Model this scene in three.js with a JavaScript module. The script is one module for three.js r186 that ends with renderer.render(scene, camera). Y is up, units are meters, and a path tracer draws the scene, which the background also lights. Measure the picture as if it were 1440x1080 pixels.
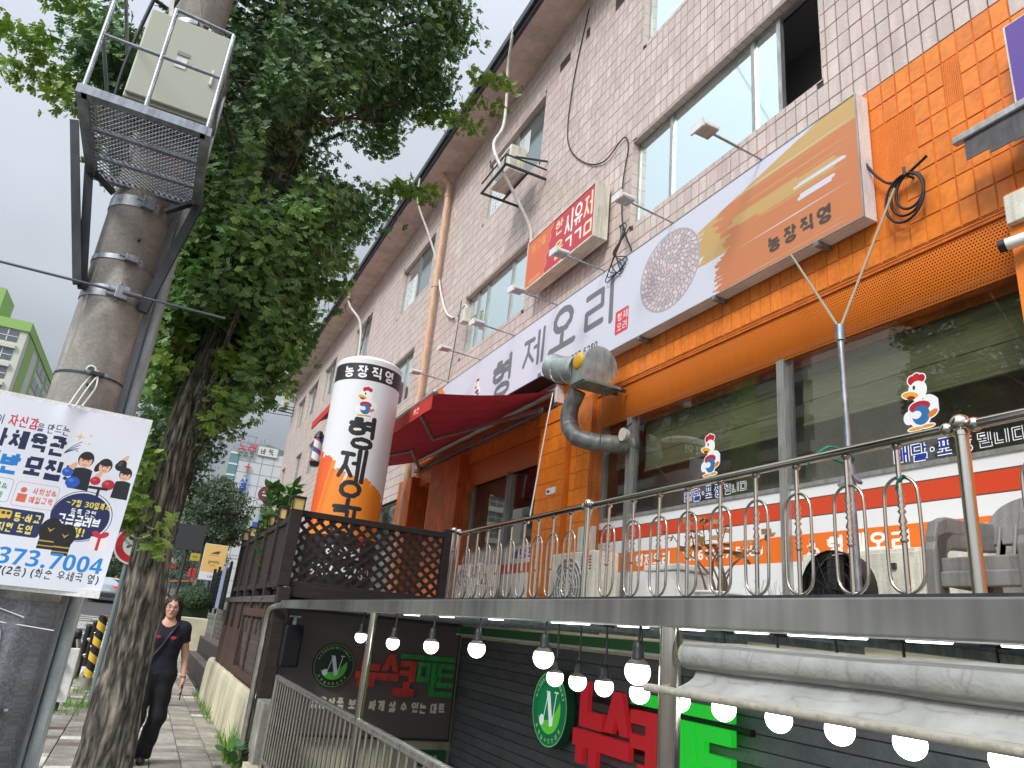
import * as THREE from 'three';
import { mergeGeometries, mergeVertices } from 'three/addons/utils/BufferGeometryUtils.js';
import { RoundedBoxGeometry } from 'three/addons/geometries/RoundedBoxGeometry.js';
import { MarchingCubes } from 'three/addons/objects/MarchingCubes.js';

// ---------------------------------------------------------------- camera, sky, sun, exposure
const scene = new THREE.Scene();
const camera = new THREE.PerspectiveCamera(56.06, 4 / 3, 0.05, 3000);
camera.position.set(0, 1.55, 0);
{
  const right = new THREE.Vector3(0.89258854, 0.09469885, 0.44081495);
  const up = new THREE.Vector3(-0.22735746, 0.93882482, 0.25868231);
  const back = new THREE.Vector3(-0.3893511, -0.33111943, 0.85951477);
  camera.quaternion.setFromRotationMatrix(new THREE.Matrix4().makeBasis(right, up, back));
}
scene.add(camera);
const renderer = new THREE.WebGLRenderer({ antialias: true });
renderer.toneMapping = THREE.LinearToneMapping;
renderer.toneMappingExposure = 1.78;
renderer.shadowMap.enabled = true;

// value noise, periodic when a period is given
const hash = (x, y, s = 0) => { let h = Math.imul(x | 0, 374761393) ^ Math.imul(y | 0, 668265263) ^ Math.imul(s | 0, 1274126177); h = Math.imul(h ^ (h >>> 13), 1274126177); h ^= h >>> 16; return (h >>> 0) / 4294967296; };
function vnoise(x, y, s = 0, px = 0, py = 0) {
  const ix = Math.floor(x), iy = Math.floor(y), fx = x - ix, fy = y - iy, u = fx * fx * (3 - 2 * fx), v = fy * fy * (3 - 2 * fy);
  const m = (a, p) => (p ? ((a % p) + p) % p : a);
  const a = hash(m(ix, px), m(iy, py), s), b = hash(m(ix + 1, px), m(iy, py), s), c = hash(m(ix, px), m(iy + 1, py), s), d = hash(m(ix + 1, px), m(iy + 1, py), s);
  return a + (b - a) * u + (c - a) * v + (a - b - c + d) * u * v;
}
function fbm(x, y, s = 0, oct = 4, px = 0, py = 0) { let t = 0, a = 0.5, n = 0; for (let i = 0; i < oct; i++) { t += a * vnoise(x, y, s + i, px, py); n += a; a *= 0.5; x *= 2; y *= 2; px *= 2; py *= 2; } return t / n; }
let seedState = 12345;
const rnd = () => { seedState = (seedState + 0x6d2b79f5) | 0; let t = Math.imul(seedState ^ (seedState >>> 15), 1 | seedState); t = (t + Math.imul(t ^ (t >>> 7), 61 | t)) ^ t; return ((t ^ (t >>> 14)) >>> 0) / 4294967296; };
const rr = (a, b) => a + (b - a) * rnd();
const clamp = (x, a = 0, b = 1) => Math.min(b, Math.max(a, x)), lerp = (a, b, t) => a + (b - a) * t, smooth = (a, b, x) => { const t = clamp((x - a) / (b - a)); return t * t * (3 - 2 * t); };

const SUN_DIR = new THREE.Vector3(-0.62, 0.66, 0.42).normalize();
{ // overcast sky: brighter towards the zenith, soft cloud banks
  const W = 1024, H = 512, data = new Float32Array(W * H * 4);
  for (let j = 0; j < H; j++) {
    const el = ((j + 0.5) / H - 0.5) * Math.PI, sy = Math.sin(el);
    for (let i = 0; i < W; i++) {
      const az = ((i + 0.5) / W - 0.5) * 2 * Math.PI, k = (j * W + i) * 4;
      const dx = Math.cos(az) * Math.cos(el), dz = Math.sin(az) * Math.cos(el);
      let L = 0.33 * (1 + 2 * Math.max(0, sy)) / 1.6;
      const q = 1 / (Math.max(sy, 0) + 0.22), cl = fbm(dx * q * 1.5 + 11, dz * q * 1.5 + 5, 3, 5), c2 = fbm(dx * q * 0.6 + 3, dz * q * 0.6 + 8, 9, 3);
      const d = dx * SUN_DIR.x + sy * SUN_DIR.y + dz * SUN_DIR.z;
      L *= (0.96 + 0.5 * (cl - 0.5) + 0.36 * (c2 - 0.5)) * (0.72 + 1.9 * Math.pow((1 + d) / 2, 3)); // brightest round the hidden sun
      const t = clamp(0.5 + 1.6 * (cl - 0.5));
      if (sy < 0) L *= lerp(0.55, 1, clamp(1 + sy * 6));
      data[k] = L * lerp(0.87, 0.92, t); data[k + 1] = L * lerp(0.96, 0.99, t); data[k + 2] = L * lerp(1.1, 1.08, t); data[k + 3] = 1;
    }
  }
  const sky = new THREE.DataTexture(data, W, H, THREE.RGBAFormat, THREE.FloatType);
  sky.mapping = THREE.EquirectangularReflectionMapping; sky.magFilter = THREE.LinearFilter; sky.minFilter = THREE.LinearFilter; sky.needsUpdate = true;
  scene.background = sky; scene.environment = sky;
}
const sun = new THREE.DirectionalLight(new THREE.Color(1, 0.965, 0.91), 1.5);
sun.position.copy(SUN_DIR).multiplyScalar(60); sun.target.position.set(2, 3, -10);
sun.position.add(sun.target.position);
sun.castShadow = true; sun.shadow.radius = 30; sun.shadow.mapSize.set(2048, 2048);
Object.assign(sun.shadow.camera, { left: -35, right: 35, top: 35, bottom: -35, near: 1, far: 160 });
scene.add(sun, sun.target);
scene.fog = new THREE.FogExp2(new THREE.Color(0.74, 0.8, 0.88), 0.00012);

// ---------------------------------------------------------------- helpers
const V = (x, y, z) => new THREE.Vector3(x, y, z);
const used = new Map();
function numbered(name) { const n = used.get(name) ?? 0; used.set(name, n + 1); return n ? name + '_' + String(n).padStart(3, '0') : name; }
function clean(g) { // position, normal, uv only; never indexed
  let h = g.index ? g.toNonIndexed() : g;
  for (const k of Object.keys(h.attributes)) if (!['position', 'normal', 'uv'].includes(k)) h.deleteAttribute(k);
  if (!h.attributes.normal) h.computeVertexNormals();
  if (!h.attributes.uv) h.setAttribute('uv', new THREE.BufferAttribute(new Float32Array(h.attributes.position.count * 2), 2));
  h.clearGroups(); h.morphAttributes = {};
  return h;
}
const merge = (gs) => { gs = [].concat(gs).flat(9).map(clean); return gs.length === 1 ? gs[0] : mergeGeometries(gs); };
function boxUV(g, s = 1) { // uv in metres by the main direction of each face
  const p = g.attributes.position, n = g.attributes.normal, u = new Float32Array(p.count * 2);
  for (let i = 0; i < p.count; i++) {
    const ax = Math.abs(n.getX(i)), ay = Math.abs(n.getY(i)), az = Math.abs(n.getZ(i));
    if (ax >= ay && ax >= az) { u[2 * i] = p.getZ(i) / s; u[2 * i + 1] = p.getY(i) / s; }
    else if (ay >= az) { u[2 * i] = p.getX(i) / s; u[2 * i + 1] = p.getZ(i) / s; }
    else { u[2 * i] = p.getX(i) / s; u[2 * i + 1] = p.getY(i) / s; }
  }
  g.setAttribute('uv', new THREE.BufferAttribute(u, 2)); return g;
}
function thing(name, label, category, pos = [0, 0, 0], group) {
  const o = new THREE.Group(); o.name = numbered(name); o.position.set(...pos); scene.add(o);
  o.userData = { label, category }; if (group) o.userData.group = group;
  return o;
}
function setShadow(m) { m.castShadow = true; m.receiveShadow = true; return m; }
// geometry is given in world coordinates and moved to the parent's own
function part(parent, name, geos, material, label) {
  const g = merge(geos); let p = parent, off = V(0, 0, 0);
  while (p && p !== scene) { off.add(p.position); p = p.parent; }
  g.translate(-off.x, -off.y, -off.z);
  if (material.userData.metres) boxUV(g, material.userData.metres);
  const m = setShadow(new THREE.Mesh(g, material)); m.name = parent === scene ? numbered(name) : name; parent.add(m);
  if (label) m.userData.label = label;
  return m;
}
function solo(name, geos, material, label, category, group) { const m = part(scene, name, geos, material); m.userData = { label, category }; if (group) m.userData.group = group; return m; }
function struct(name, geos, material, label) { const m = part(scene, name, geos, material); m.userData = { kind: 'structure', label }; return m; }
function copyOf(t, pos, label) { const c = t.clone(); c.name = numbered(t.name.replace(/_\d{3}$/, '')); c.position.set(...pos); c.userData = { ...t.userData }; if (label) c.userData.label = label; scene.add(c); return c; }
const bx = (x0, x1, y0, y1, z0, z1) => new THREE.BoxGeometry(Math.abs(x1 - x0), Math.abs(y1 - y0), Math.abs(z1 - z0)).translate((x0 + x1) / 2, (y0 + y1) / 2, (z0 + z1) / 2);
const rbx = (x0, x1, y0, y1, z0, z1, r = 0.01, s = 2) => new RoundedBoxGeometry(Math.abs(x1 - x0), Math.abs(y1 - y0), Math.abs(z1 - z0), s, Math.min(r, Math.abs(x1 - x0) / 2.01, Math.abs(y1 - y0) / 2.01, Math.abs(z1 - z0) / 2.01)).translate((x0 + x1) / 2, (y0 + y1) / 2, (z0 + z1) / 2);
function chbx(x0, x1, y0, y1, z0, z1, c) { // box whose -X face is chamfered by c: a wall tile, 10 triangles, no back
  const P = [[x1, y0, z0], [x1, y0, z1], [x1, y1, z1], [x1, y1, z0], [x0, y0 + c, z0 + c], [x0, y0 + c, z1 - c], [x0, y1 - c, z1 - c], [x0, y1 - c, z0 + c]];
  const q = [[4, 5, 6, 7], [0, 1, 5, 4], [1, 2, 6, 5], [2, 3, 7, 6], [3, 0, 4, 7]], pos = [];
  for (const [a, b, d, e] of q) for (const i of [a, b, d, a, d, e]) pos.push(...P[i]);
  const g = new THREE.BufferGeometry(); g.setAttribute('position', new THREE.BufferAttribute(new Float32Array(pos), 3)); g.computeVertexNormals(); return g;
}
function rod(a, b, r0, r1 = r0, seg = 10, open = false) {
  a = Array.isArray(a) ? V(...a) : a; b = Array.isArray(b) ? V(...b) : b;
  const d = b.clone().sub(a), L = d.length(), g = new THREE.CylinderGeometry(r1, r0, L, seg, 1, open).translate(0, L / 2, 0);
  g.applyQuaternion(new THREE.Quaternion().setFromUnitVectors(V(0, 1, 0), d.normalize())); return g.translate(a.x, a.y, a.z);
}
function bar(a, b, w, h = w, bevel = 0) { // rectangular bar between two points
  a = V(...a); b = V(...b); const d = b.clone().sub(a), L = d.length(), z = d.clone().normalize();
  const ref = Math.abs(z.y) > 0.95 ? V(0, 0, 1) : V(0, 1, 0), x = ref.clone().cross(z).normalize(), y = z.clone().cross(x);
  const g = bevel ? new RoundedBoxGeometry(w, h, L, 1, bevel) : new THREE.BoxGeometry(w, h, L);
  g.applyMatrix4(new THREE.Matrix4().makeBasis(x, y, z)); const m = a.add(b).multiplyScalar(0.5); return g.translate(m.x, m.y, m.z);
}
const tube = (pts, r, seg = 8, n = pts.length * 6, closed = false) => new THREE.TubeGeometry(new THREE.CatmullRomCurve3(pts.map((p) => V(...p)), closed, 'centripetal'), n, r, seg, closed);
const ball = (x, y, z, r, w = 14, h = 10) => new THREE.SphereGeometry(r, w, h).translate(x, y, z);
const lathe = (pts, seg = 20) => new THREE.LatheGeometry(pts.map((p) => new THREE.Vector2(...p)), seg);
const quadX = (X, y0, y1, z0, z1) => new THREE.PlaneGeometry(Math.abs(z1 - z0), y1 - y0).rotateY(-Math.PI / 2).translate(X, (y0 + y1) / 2, (z0 + z1) / 2); // faces -X, reads from -z to +z
const quadZ = (Z, x0, x1, y0, y1) => new THREE.PlaneGeometry(x1 - x0, y1 - y0).translate((x0 + x1) / 2, (y0 + y1) / 2, Z); // faces +Z
function shapeExtrude(pts, depth, bevel = 0) {
  const s = new THREE.Shape(pts.map((p) => new THREE.Vector2(...p)));
  return new THREE.ExtrudeGeometry(s, { depth, bevelEnabled: bevel > 0, bevelSize: bevel, bevelThickness: bevel, bevelSegments: 2, steps: 1 });
}

// ---------------------------------------------------------------- textures and materials
function canvasTex(w, h, draw, srgb = true) {
  const c = document.createElement('canvas'); c.width = w; c.height = h; const g = c.getContext('2d'); draw(g, w, h);
  const t = new THREE.CanvasTexture(c); if (srgb) t.colorSpace = THREE.SRGBColorSpace; t.anisotropy = 8; return t;
}
function noiseTex(w, h, fn, srgb = true) { // fn(u, v) gives [r, g, b] in 0..255 (sRGB) or one number
  const d = new Uint8Array(w * h * 4);
  for (let j = 0; j < h; j++) for (let i = 0; i < w; i++) { const r = fn(i / w, j / h), k = (j * w + i) * 4, a = typeof r === 'number' ? [r, r, r] : r; d[k] = clamp(a[0], 0, 255); d[k + 1] = clamp(a[1], 0, 255); d[k + 2] = clamp(a[2], 0, 255); d[k + 3] = 255; }
  const t = new THREE.DataTexture(d, w, h, THREE.RGBAFormat); t.wrapS = t.wrapT = THREE.RepeatWrapping; t.magFilter = THREE.LinearFilter; t.minFilter = THREE.LinearMipmapLinearFilter; t.generateMipmaps = true; if (srgb) t.colorSpace = THREE.SRGBColorSpace; t.needsUpdate = true; return t;
}
const mats = {};
function M(name, color, roughness = 0.6, o = {}) {
  const { metres, ...rest } = o;
  const m = new (rest.transmission !== undefined || rest.clearcoat || rest.sheen ? THREE.MeshPhysicalMaterial : THREE.MeshStandardMaterial)({ color: color === null ? 0xffffff : color, roughness, side: THREE.DoubleSide, ...rest });
  if (rest.map?.userData.tint) m.color.multiply(new THREE.Color(...rest.map.userData.tint));
  m.name = name; if (metres) m.userData.metres = metres; mats[name] = m; return m;
}
// a stained, mottled version of one sRGB colour: a few shared grey textures, tinted by the material's colour
const mottlePool = new Map(), near = (x, l) => l.reduce((p, c) => (Math.abs(c - x) < Math.abs(p - x) ? c : p));
function mottle(c, amount = 0.16, s = 1, streak = 0.1, fine = 0.06) {
  const A = near(amount, [0.07, 0.14, 0.21, 0.3]), S = near(streak, [0.04, 0.13, 0.2]), Fn = near(fine, [0.06, 0.16]), key = [A, S, Fn].join();
  if (!mottlePool.has(key)) { const sd = mottlePool.size * 50 + 1; mottlePool.set(key, noiseTex(256, 256, (u, v) => { const a = fbm(u * 6, v * 6, sd, 4, 6, 6) - 0.5, b = fbm(u * 24, v * 3, sd + 20, 3, 24, 3) - 0.5, d = vnoise(u * 128, v * 128, sd + 40, 128, 128) - 0.5; return (1 + A * 2 * a + S * 2 * b + Fn * 2 * d) * 200; })); }
  const t = mottlePool.get(key).clone(); t.offset.set((s * 0.37) % 1, (s * 0.61) % 1); t.needsUpdate = true; const w = new THREE.Color().setRGB(200 / 255, 200 / 255, 200 / 255, THREE.SRGBColorSpace).r, k = new THREE.Color().setRGB(c[0] / 255, c[1] / 255, c[2] / 255, THREE.SRGBColorSpace);
  t.userData.tint = [k.r / w, k.g / w, k.b / w]; return t;
}
const bumpA = noiseTex(256, 256, (u, v) => 255 * (0.6 * fbm(u * 16, v * 16, 71, 4, 16, 16) + 0.4 * vnoise(u * 100, v * 100, 5, 100, 100)), false);
const roughA = noiseTex(256, 256, (u, v) => 255 * clamp(0.25 + 0.75 * fbm(u * 8, v * 8, 33, 5, 8, 8) ), false);
// ---------------------------------------------------------------- Korean lettering from strokes
const DOUBLE = { 'ㄲ': 'ㄱ', 'ㄸ': 'ㄷ', 'ㅃ': 'ㅂ', 'ㅆ': 'ㅅ', 'ㅉ': 'ㅈ' };
const CHO = 'ㄱㄲㄴㄷㄸㄹㅁㅂㅃㅅㅆㅇㅈㅉㅊㅋㅌㅍㅎ', JUNG = 'ㅏㅐㅑㅒㅓㅔㅕㅖㅗㅘㅙㅚㅛㅜㅝㅞㅟㅠㅡㅢㅣ', JONG = ' ㄱㄲ ㄴ  ㄷㄹ       ㅁㅂ ㅅㅆㅇㅈㅊㅋㅌㅍㅎ';
const CON = {
  'ㄱ': (f) => [[[0, 0], [1, 0], f ? [0.55, 1] : [1, 1]]], 'ㄴ': () => [[[0, 0], [0, 1], [1, 1]]], 'ㄷ': () => [[[1, 0], [0, 0], [0, 1], [1, 1]]],
  'ㄹ': () => [[[0, 0], [1, 0], [1, 0.5], [0, 0.5], [0, 1], [1, 1]]], 'ㅁ': () => [[[0, 0], [1, 0], [1, 1], [0, 1], [0, 0]]], 'ㅂ': () => [[[0, 0], [0, 1], [1, 1], [1, 0]], [[0, 0.5], [1, 0.5]]],
  'ㅅ': () => [[[0.5, 0], [0.42, 0.45], [0, 1]], [[0.46, 0.4], [1, 1]]], 'ㅇ': () => ['o'], 'ㅈ': () => [[[0.02, 0], [0.98, 0]], [[0.5, 0], [0.42, 0.5], [0, 1]], [[0.46, 0.48], [1, 1]]],
  'ㅊ': () => [[[0.3, -0.06], [0.7, -0.06]], [[0.02, 0.25], [0.98, 0.25]], [[0.5, 0.25], [0.42, 0.6], [0, 1]], [[0.46, 0.58], [1, 1]]], 'ㅋ': (f) => [[[0, 0], [1, 0], f ? [0.6, 1] : [1, 1]], [[0, 0.48], [0.95, 0.45]]],
  'ㅌ': () => [[[1, 0], [0, 0], [0, 1], [1, 1]], [[0, 0.5], [0.95, 0.5]]], 'ㅍ': () => [[[0, 0], [1, 0]], [[0.28, 0], [0.28, 1]], [[0.72, 0], [0.72, 1]], [[0, 1], [1, 1]]], 'ㅎ': () => [[[0.3, -0.04], [0.7, -0.04]], [[0, 0.26], [1, 0.26]], 'h'],
};
function con(ch, x0, y0, x1, y1, flow) {
  if (DOUBLE[ch]) { const m = (x0 + x1) / 2, d = (x1 - x0) * 0.06; return [...con(DOUBLE[ch], x0, y0, m - d, y1, flow), ...con(DOUBLE[ch], m + d, y0, x1, y1, flow)]; }
  const w = x1 - x0, h = y1 - y0, out = [];
  for (const s of CON[ch](flow)) {
    if (typeof s === 'string') { const cy = s === 'h' ? 0.72 : 0.5, ry = s === 'h' ? 0.29 : 0.5, l = []; for (let i = 0; i <= 24; i++) { const a = i / 24 * 2 * Math.PI; l.push([x0 + w * (0.5 + 0.48 * Math.sin(a)), y0 + h * (cy - ry * Math.cos(a))]); } out.push(l); }
    else out.push(s.map(([x, y]) => [x0 + x * w, y0 + y * h]));
  }
  return out;
}
function vow(ch, y0, y1, compound) { // strokes of a vowel over rows y0..y1
  const h = y1 - y0, Y = (t) => y0 + t * h, S = (x) => [[x, Y(0)], [x, Y(1)]], T = (x0, x1, t) => [[x0, Y(t)], [x1, Y(t)]];
  switch (ch) {
    case 'ㅏ': return [S(0.76), T(0.76, 0.98, 0.47)]; case 'ㅑ': return [S(0.76), T(0.76, 0.98, 0.33), T(0.76, 0.98, 0.62)]; case 'ㅐ': return [S(0.68), S(0.92), T(0.68, 0.92, 0.47)]; case 'ㅒ': return [S(0.68), S(0.92), T(0.68, 0.92, 0.35), T(0.68, 0.92, 0.6)];
    case 'ㅓ': return [S(0.86), T(0.62, 0.86, 0.45)]; case 'ㅕ': return [S(0.86), T(0.6, 0.86, 0.3), T(0.6, 0.86, 0.6)]; case 'ㅔ': return [S(0.72), S(0.93), T(0.54, 0.72, 0.45)]; case 'ㅖ': return [S(0.72), S(0.93), T(0.54, 0.72, 0.32), T(0.54, 0.72, 0.6)]; case 'ㅣ': return [S(0.84)];
  }
  const a = 0.03, b = compound ? 0.62 : 0.97, m = (a + b) / 2, q = (b - a) * 0.2, L = (y) => [[a, y], [b, y]], U = (x, p, r) => [[x, p], [x, r]];
  switch (ch) {
    case 'ㅗ': return [L(Y(1)), U(m, Y(0), Y(1))]; case 'ㅛ': return [L(Y(1)), U(m - q, Y(0), Y(1)), U(m + q, Y(0), Y(1))]; case 'ㅜ': return [L(Y(0.1)), U(m, Y(0.1), Y(1.15))]; case 'ㅠ': return [L(Y(0.1)), U(m - q, Y(0.1), Y(1.15)), U(m + q, Y(0.1), Y(1.15))]; case 'ㅡ': return [L(Y(0.6))];
  }
  return [];
}
const COMP = { 'ㅘ': 'ㅗㅏ', 'ㅙ': 'ㅗㅐ', 'ㅚ': 'ㅗㅣ', 'ㅝ': 'ㅜㅓ', 'ㅞ': 'ㅜㅔ', 'ㅟ': 'ㅜㅣ', 'ㅢ': 'ㅡㅣ' };
function hangul(ch) {
  const code = ch.charCodeAt(0) - 0xac00, c = CHO[Math.floor(code / 588)], v = JUNG[Math.floor((code % 588) / 28)], j = JONG[code % 28], f = j !== ' ' ? 0.58 : 1;
  const out = [], hi = (y) => 0.04 + (y - 0.04) * (f === 1 ? 1 : 0.6);
  if (COMP[v]) {
    out.push(...con(c, 0.08, hi(0.1), 0.56, hi(0.5))); out.push(...vow(COMP[v][0], hi(0.6), hi(0.82), true)); out.push(...vow(COMP[v][1], 0.0, f === 1 ? 1 : 0.62));
  } else if ('ㅗㅛㅜㅠㅡ'.includes(v)) {
    out.push(...con(c, 0.16, hi(0.06), 0.84, hi(0.5))); out.push(...vow(v, hi(0.62), hi(0.86)));
  } else {
    out.push(...con(c, 0.06, hi(0.14), v === 'ㅔ' || v === 'ㅖ' || v === 'ㅐ' ? 0.5 : 0.56, hi(0.86), true)); out.push(...vow(v, 0.0, f === 1 ? 1 : 0.6));
  }
  if (j !== ' ') out.push(...con(j, 0.2, 0.72, 0.88, 0.98));
  return out;
}
// Latin runs use the canvas font, Hangul its strokes; x, y is the top left of the first em box
function text(g, str, x, y, size, o = {}) {
  const { color = '#111', weight = 0.12, gap = 0.06, wide = 0.9, brush = 0, outline, latin = 'bold', step = 0, family = 'sans-serif', tall = 1 } = o;
  const pass = (col, extra) => {
    let cx = x, cy = y; g.fillStyle = g.strokeStyle = col; g.lineJoin = brush ? 'round' : 'miter'; g.lineCap = brush ? 'round' : 'butt'; g.miterLimit = 3;
    for (const ch of str) {
      if (ch >= '가' && ch <= '힣') {
        const st = hangul(ch); let n = 0;
        for (const s of st) {
          const B = brush ? 3 : 1;
          for (let b = 0; b < B; b++) {
            g.lineWidth = size * weight * (brush ? 0.75 + 0.35 * hash(n, b, ch.charCodeAt(0)) : 1) + extra * 2; g.beginPath();
            s.forEach(([px, py], i) => { const k = brush * size * 0.035, jx = (hash(i, n, b + 7) - 0.5) * k, jy = (hash(i, n, b + 17) - 0.5) * k; const X = cx + (0.06 + px * 0.88) * size * wide + jx, Y = cy + (0.06 + py * 0.88) * size * tall + jy; i ? g.lineTo(X, Y) : g.moveTo(X, Y); });
            g.stroke(); n++;
          }
        }
        if (step) cy += size * step; else cx += size * (wide + gap);
      } else if (ch === ' ') cx += size * 0.32;
      else { g.font = `${latin} ${Math.round(size * 0.98)}px ${family}`; if (extra) { g.lineWidth = extra * 2; g.strokeText(ch, cx, cy + size * 0.86); } g.fillText(ch, cx, cy + size * 0.86); cx += g.measureText(ch).width + size * 0.02; }
    }
    return cx;
  };
  if (outline) pass(outline, size * 0.05);
  return pass(color, 0);
}
function bird(g, x, y, s) { // a plain cheerful farm bird in an apron, s pixels tall, x y its feet
  const E = (cx, cy, rx, ry, col, rot = 0) => { g.save(); g.translate(x + cx * s, y - cy * s); g.rotate(rot); g.fillStyle = col; g.beginPath(); g.ellipse(0, 0, rx * s, ry * s, 0, 0, 7); g.fill(); g.restore(); };
  for (const grow of [0.022, 0]) {
    const c = (k) => (grow ? '#f4f4f2' : k), r = grow;
    E(-0.09, 0.9, 0.07 + r, 0.08 + r, c('#b5121f')); E(0.0, 0.93, 0.075 + r, 0.075 + r, c('#c4182a')); E(0.09, 0.9, 0.065 + r, 0.07 + r, c('#b5121f'));
    E(-0.1, 0.03, 0.13 + r, 0.03 + r, c('#e0a030')); E(0.12, 0.04, 0.12 + r, 0.028 + r, c('#d89a2c')); E(0.24, 0.42, 0.09 + r, 0.17 + r, c('#eef0f2'), -0.7); E(-0.2, 0.24, 0.08 + r, 0.1 + r, c('#eef0f2'));
    E(0, 0.28, 0.2 + r, 0.23 + r, c('#e9ebee')); E(0.01, 0.4, 0.19 + r, 0.1 + r, c('#b3222f')); E(0.02, 0.25, 0.16 + r, 0.17 + r, c('#2d6fa8')); E(0.0, 0.7, 0.15 + r, 0.17 + r, c('#f1f1ee')); E(-0.14, 0.64, 0.15 + r, 0.06 + r, c('#e8ab2a'), 0.25); E(0.23, 0.24, 0.1 + r, 0.05 + r, c('#d87c34'), -0.5);
  }
  E(-0.13, 0.59, 0.08, 0.035, '#8d2418', 0.2); E(-0.06, 0.76, 0.024, 0.04, '#222'); E(-0.06, 0.27, 0.09, 0.07, '#e9ebee');
}
function splash(g, x0, y0, x1, y1, color, seed, streaks = 90, dir = 0) { // a broad dry-brush patch of paint, ragged at its ends
  g.strokeStyle = color; g.lineCap = 'round';
  for (let i = 0; i < streaks; i++) {
    const t = (i + 0.5) / streaks, y = lerp(y0, y1, t), a = hash(i, 1, seed), b = hash(i, 2, seed), n = vnoise(t * 7, 1.5, seed), n2 = vnoise(t * 9, 4.5, seed);
    g.lineWidth = Math.abs(y1 - y0) / streaks * (1.5 + 1.1 * hash(i, 3, seed)); g.beginPath();
    const L = (x1 - x0), s = x0 + L * (0.02 + 0.2 * n + 0.08 * a), e = x1 - L * (dir ? 0.02 : 0.02 + 0.2 * n2 + 0.08 * b);
    g.moveTo(s, y); g.quadraticCurveTo((s + e) / 2, y + (hash(i, 5, seed) - 0.5) * Math.abs(y1 - y0) * 0.07, e, y - Math.abs(y1 - y0) * 0.02); g.stroke();
  }
}
// ---------------------------------------------------------------- materials
const rgb = (r, g, b) => new THREE.Color().setRGB(r / 255, g / 255, b / 255, THREE.SRGBColorSpace);
const tileTex = noiseTex(512, 512, (u, v) => {
  const a = fbm(u * 5, v * 5, 301, 4, 5, 5) - 0.5, st = fbm(u * 40, v * 2, 311, 3, 40, 2) - 0.5, f = vnoise(u * 200, v * 200, 321, 200, 200) - 0.5, pk = fbm(u * 9, v * 4, 331, 3, 9, 4);
  const k = 1 + 0.16 * a + 0.17 * st + 0.07 * f, p = clamp((pk - 0.56) * 3); return [(203 + 3 * p) * k, (187 - 14 * p) * k, (178 - 10 * p) * k];
});
const tileMats = [[1, 1, 1], [0.99, 0.985, 0.98], [1.015, 1.01, 1.0], [0.99, 0.975, 0.975], [0.97, 0.96, 0.96]].map((c, i) => { const t = tileTex.clone(); t.offset.set(i * 0.37, i * 0.21); t.needsUpdate = true; return M('beige_tile_' + i, new THREE.Color(c[0], c[1], c[2]), 0.42, { map: t, metres: 3.1 }); });
const orangeTex = mottle([230, 126, 36], 0.07, 61, 0.04, 0.05);
const orangeMats = [1, 0.98, 1.025].map((k, i) => { const t = orangeTex.clone(); t.offset.set(i * 0.31, i * 0.47); t.needsUpdate = true; return M('orange_tile_' + i, new THREE.Color(k, k * (1 + 0.02 * i), k), 0.4, { map: t, metres: 4.2 }); });
const orangeM = M('orange_paint', null, 0.5, { map: orangeTex, metres: 1.4, bumpMap: bumpA, bumpScale: 0.002 });
const orangeDark = M('brown_orange_paint', null, 0.55, { map: mottle([208, 104, 34], 0.14, 63, 0.13), metres: 1.2 });
const groutM = M('grout', null, 0.95, { map: mottle([66, 58, 55], 0.21, 65, 0.2), metres: 1.5 });
const groutOrange = M('orange_grout', null, 0.9, { map: mottle([206, 116, 52], 0.14, 66, 0.1), metres: 1.1 });
const soffitM = M('soffit_paint', null, 0.9, { map: mottle([206, 188, 178], 0.16, 67, 0.05), metres: 2.2 });
const alu = M('aluminium', null, 0.38, { map: mottle([168, 168, 164], 0.1, 69, 0.12), metres: 0.6, metalness: 0.65 });
const steel = M('stainless_steel', rgb(202, 194, 180), 0.24, { metalness: 1, roughnessMap: roughA });
const steelDull = M('dull_stainless', null, 0.34, { map: mottle([176, 172, 164], 0.16, 73, 0.2), metres: 0.5, metalness: 0.9 });
const galv = M('galvanised_steel', null, 0.45, { map: mottle([150, 155, 160], 0.18, 75, 0.1, 0.1), metres: 0.4, metalness: 0.75 });
const darkSteel = M('dark_painted_steel', null, 0.5, { map: mottle([58, 62, 66], 0.2, 77), metres: 0.7, metalness: 0.3 });
const blackM = M('black_plastic', rgb(26, 26, 28), 0.45);
const rubberM = M('black_cable', rgb(30, 30, 32), 0.6);
const whiteM = M('white_paint', null, 0.5, { map: mottle([225, 225, 222], 0.06, 79, 0.06), metres: 0.9 });
const creamM = M('cream_plastic', null, 0.5, { map: mottle([206, 202, 186], 0.1, 81, 0.1), metres: 0.8 });
const hoseM = M('white_hose', null, 0.6, { map: mottle([208, 204, 196], 0.14, 83, 0.1), metres: 0.5 });
const pipeM = M('beige_pipe', null, 0.55, { map: mottle([206, 170, 140], 0.12, 85, 0.14), metres: 0.6 });
const darkRoom = M('room_plaster', rgb(150, 146, 146), 0.9); M('dark_interior', rgb(44, 40, 36), 0.9);
const coated = M('mirror_glass', rgb(226, 240, 238), 0.05, { metalness: 0.9 });
const coatedDim = M('tinted_mirror_glass', rgb(140, 152, 150), 0.08, { metalness: 0.7 });
const clearGlass = new THREE.MeshPhysicalMaterial({ color: rgb(214, 222, 212), roughness: 0.02, transmission: 1, thickness: 0, ior: 2.0, side: THREE.DoubleSide, specularIntensity: 1 }); clearGlass.name = 'window_glass';
const concreteM = M('concrete', null, 0.9, { map: mottle([142, 138, 130], 0.2, 87, 0.16, 0.1), metres: 1.3, bumpMap: bumpA, bumpScale: 0.004 });
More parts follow.
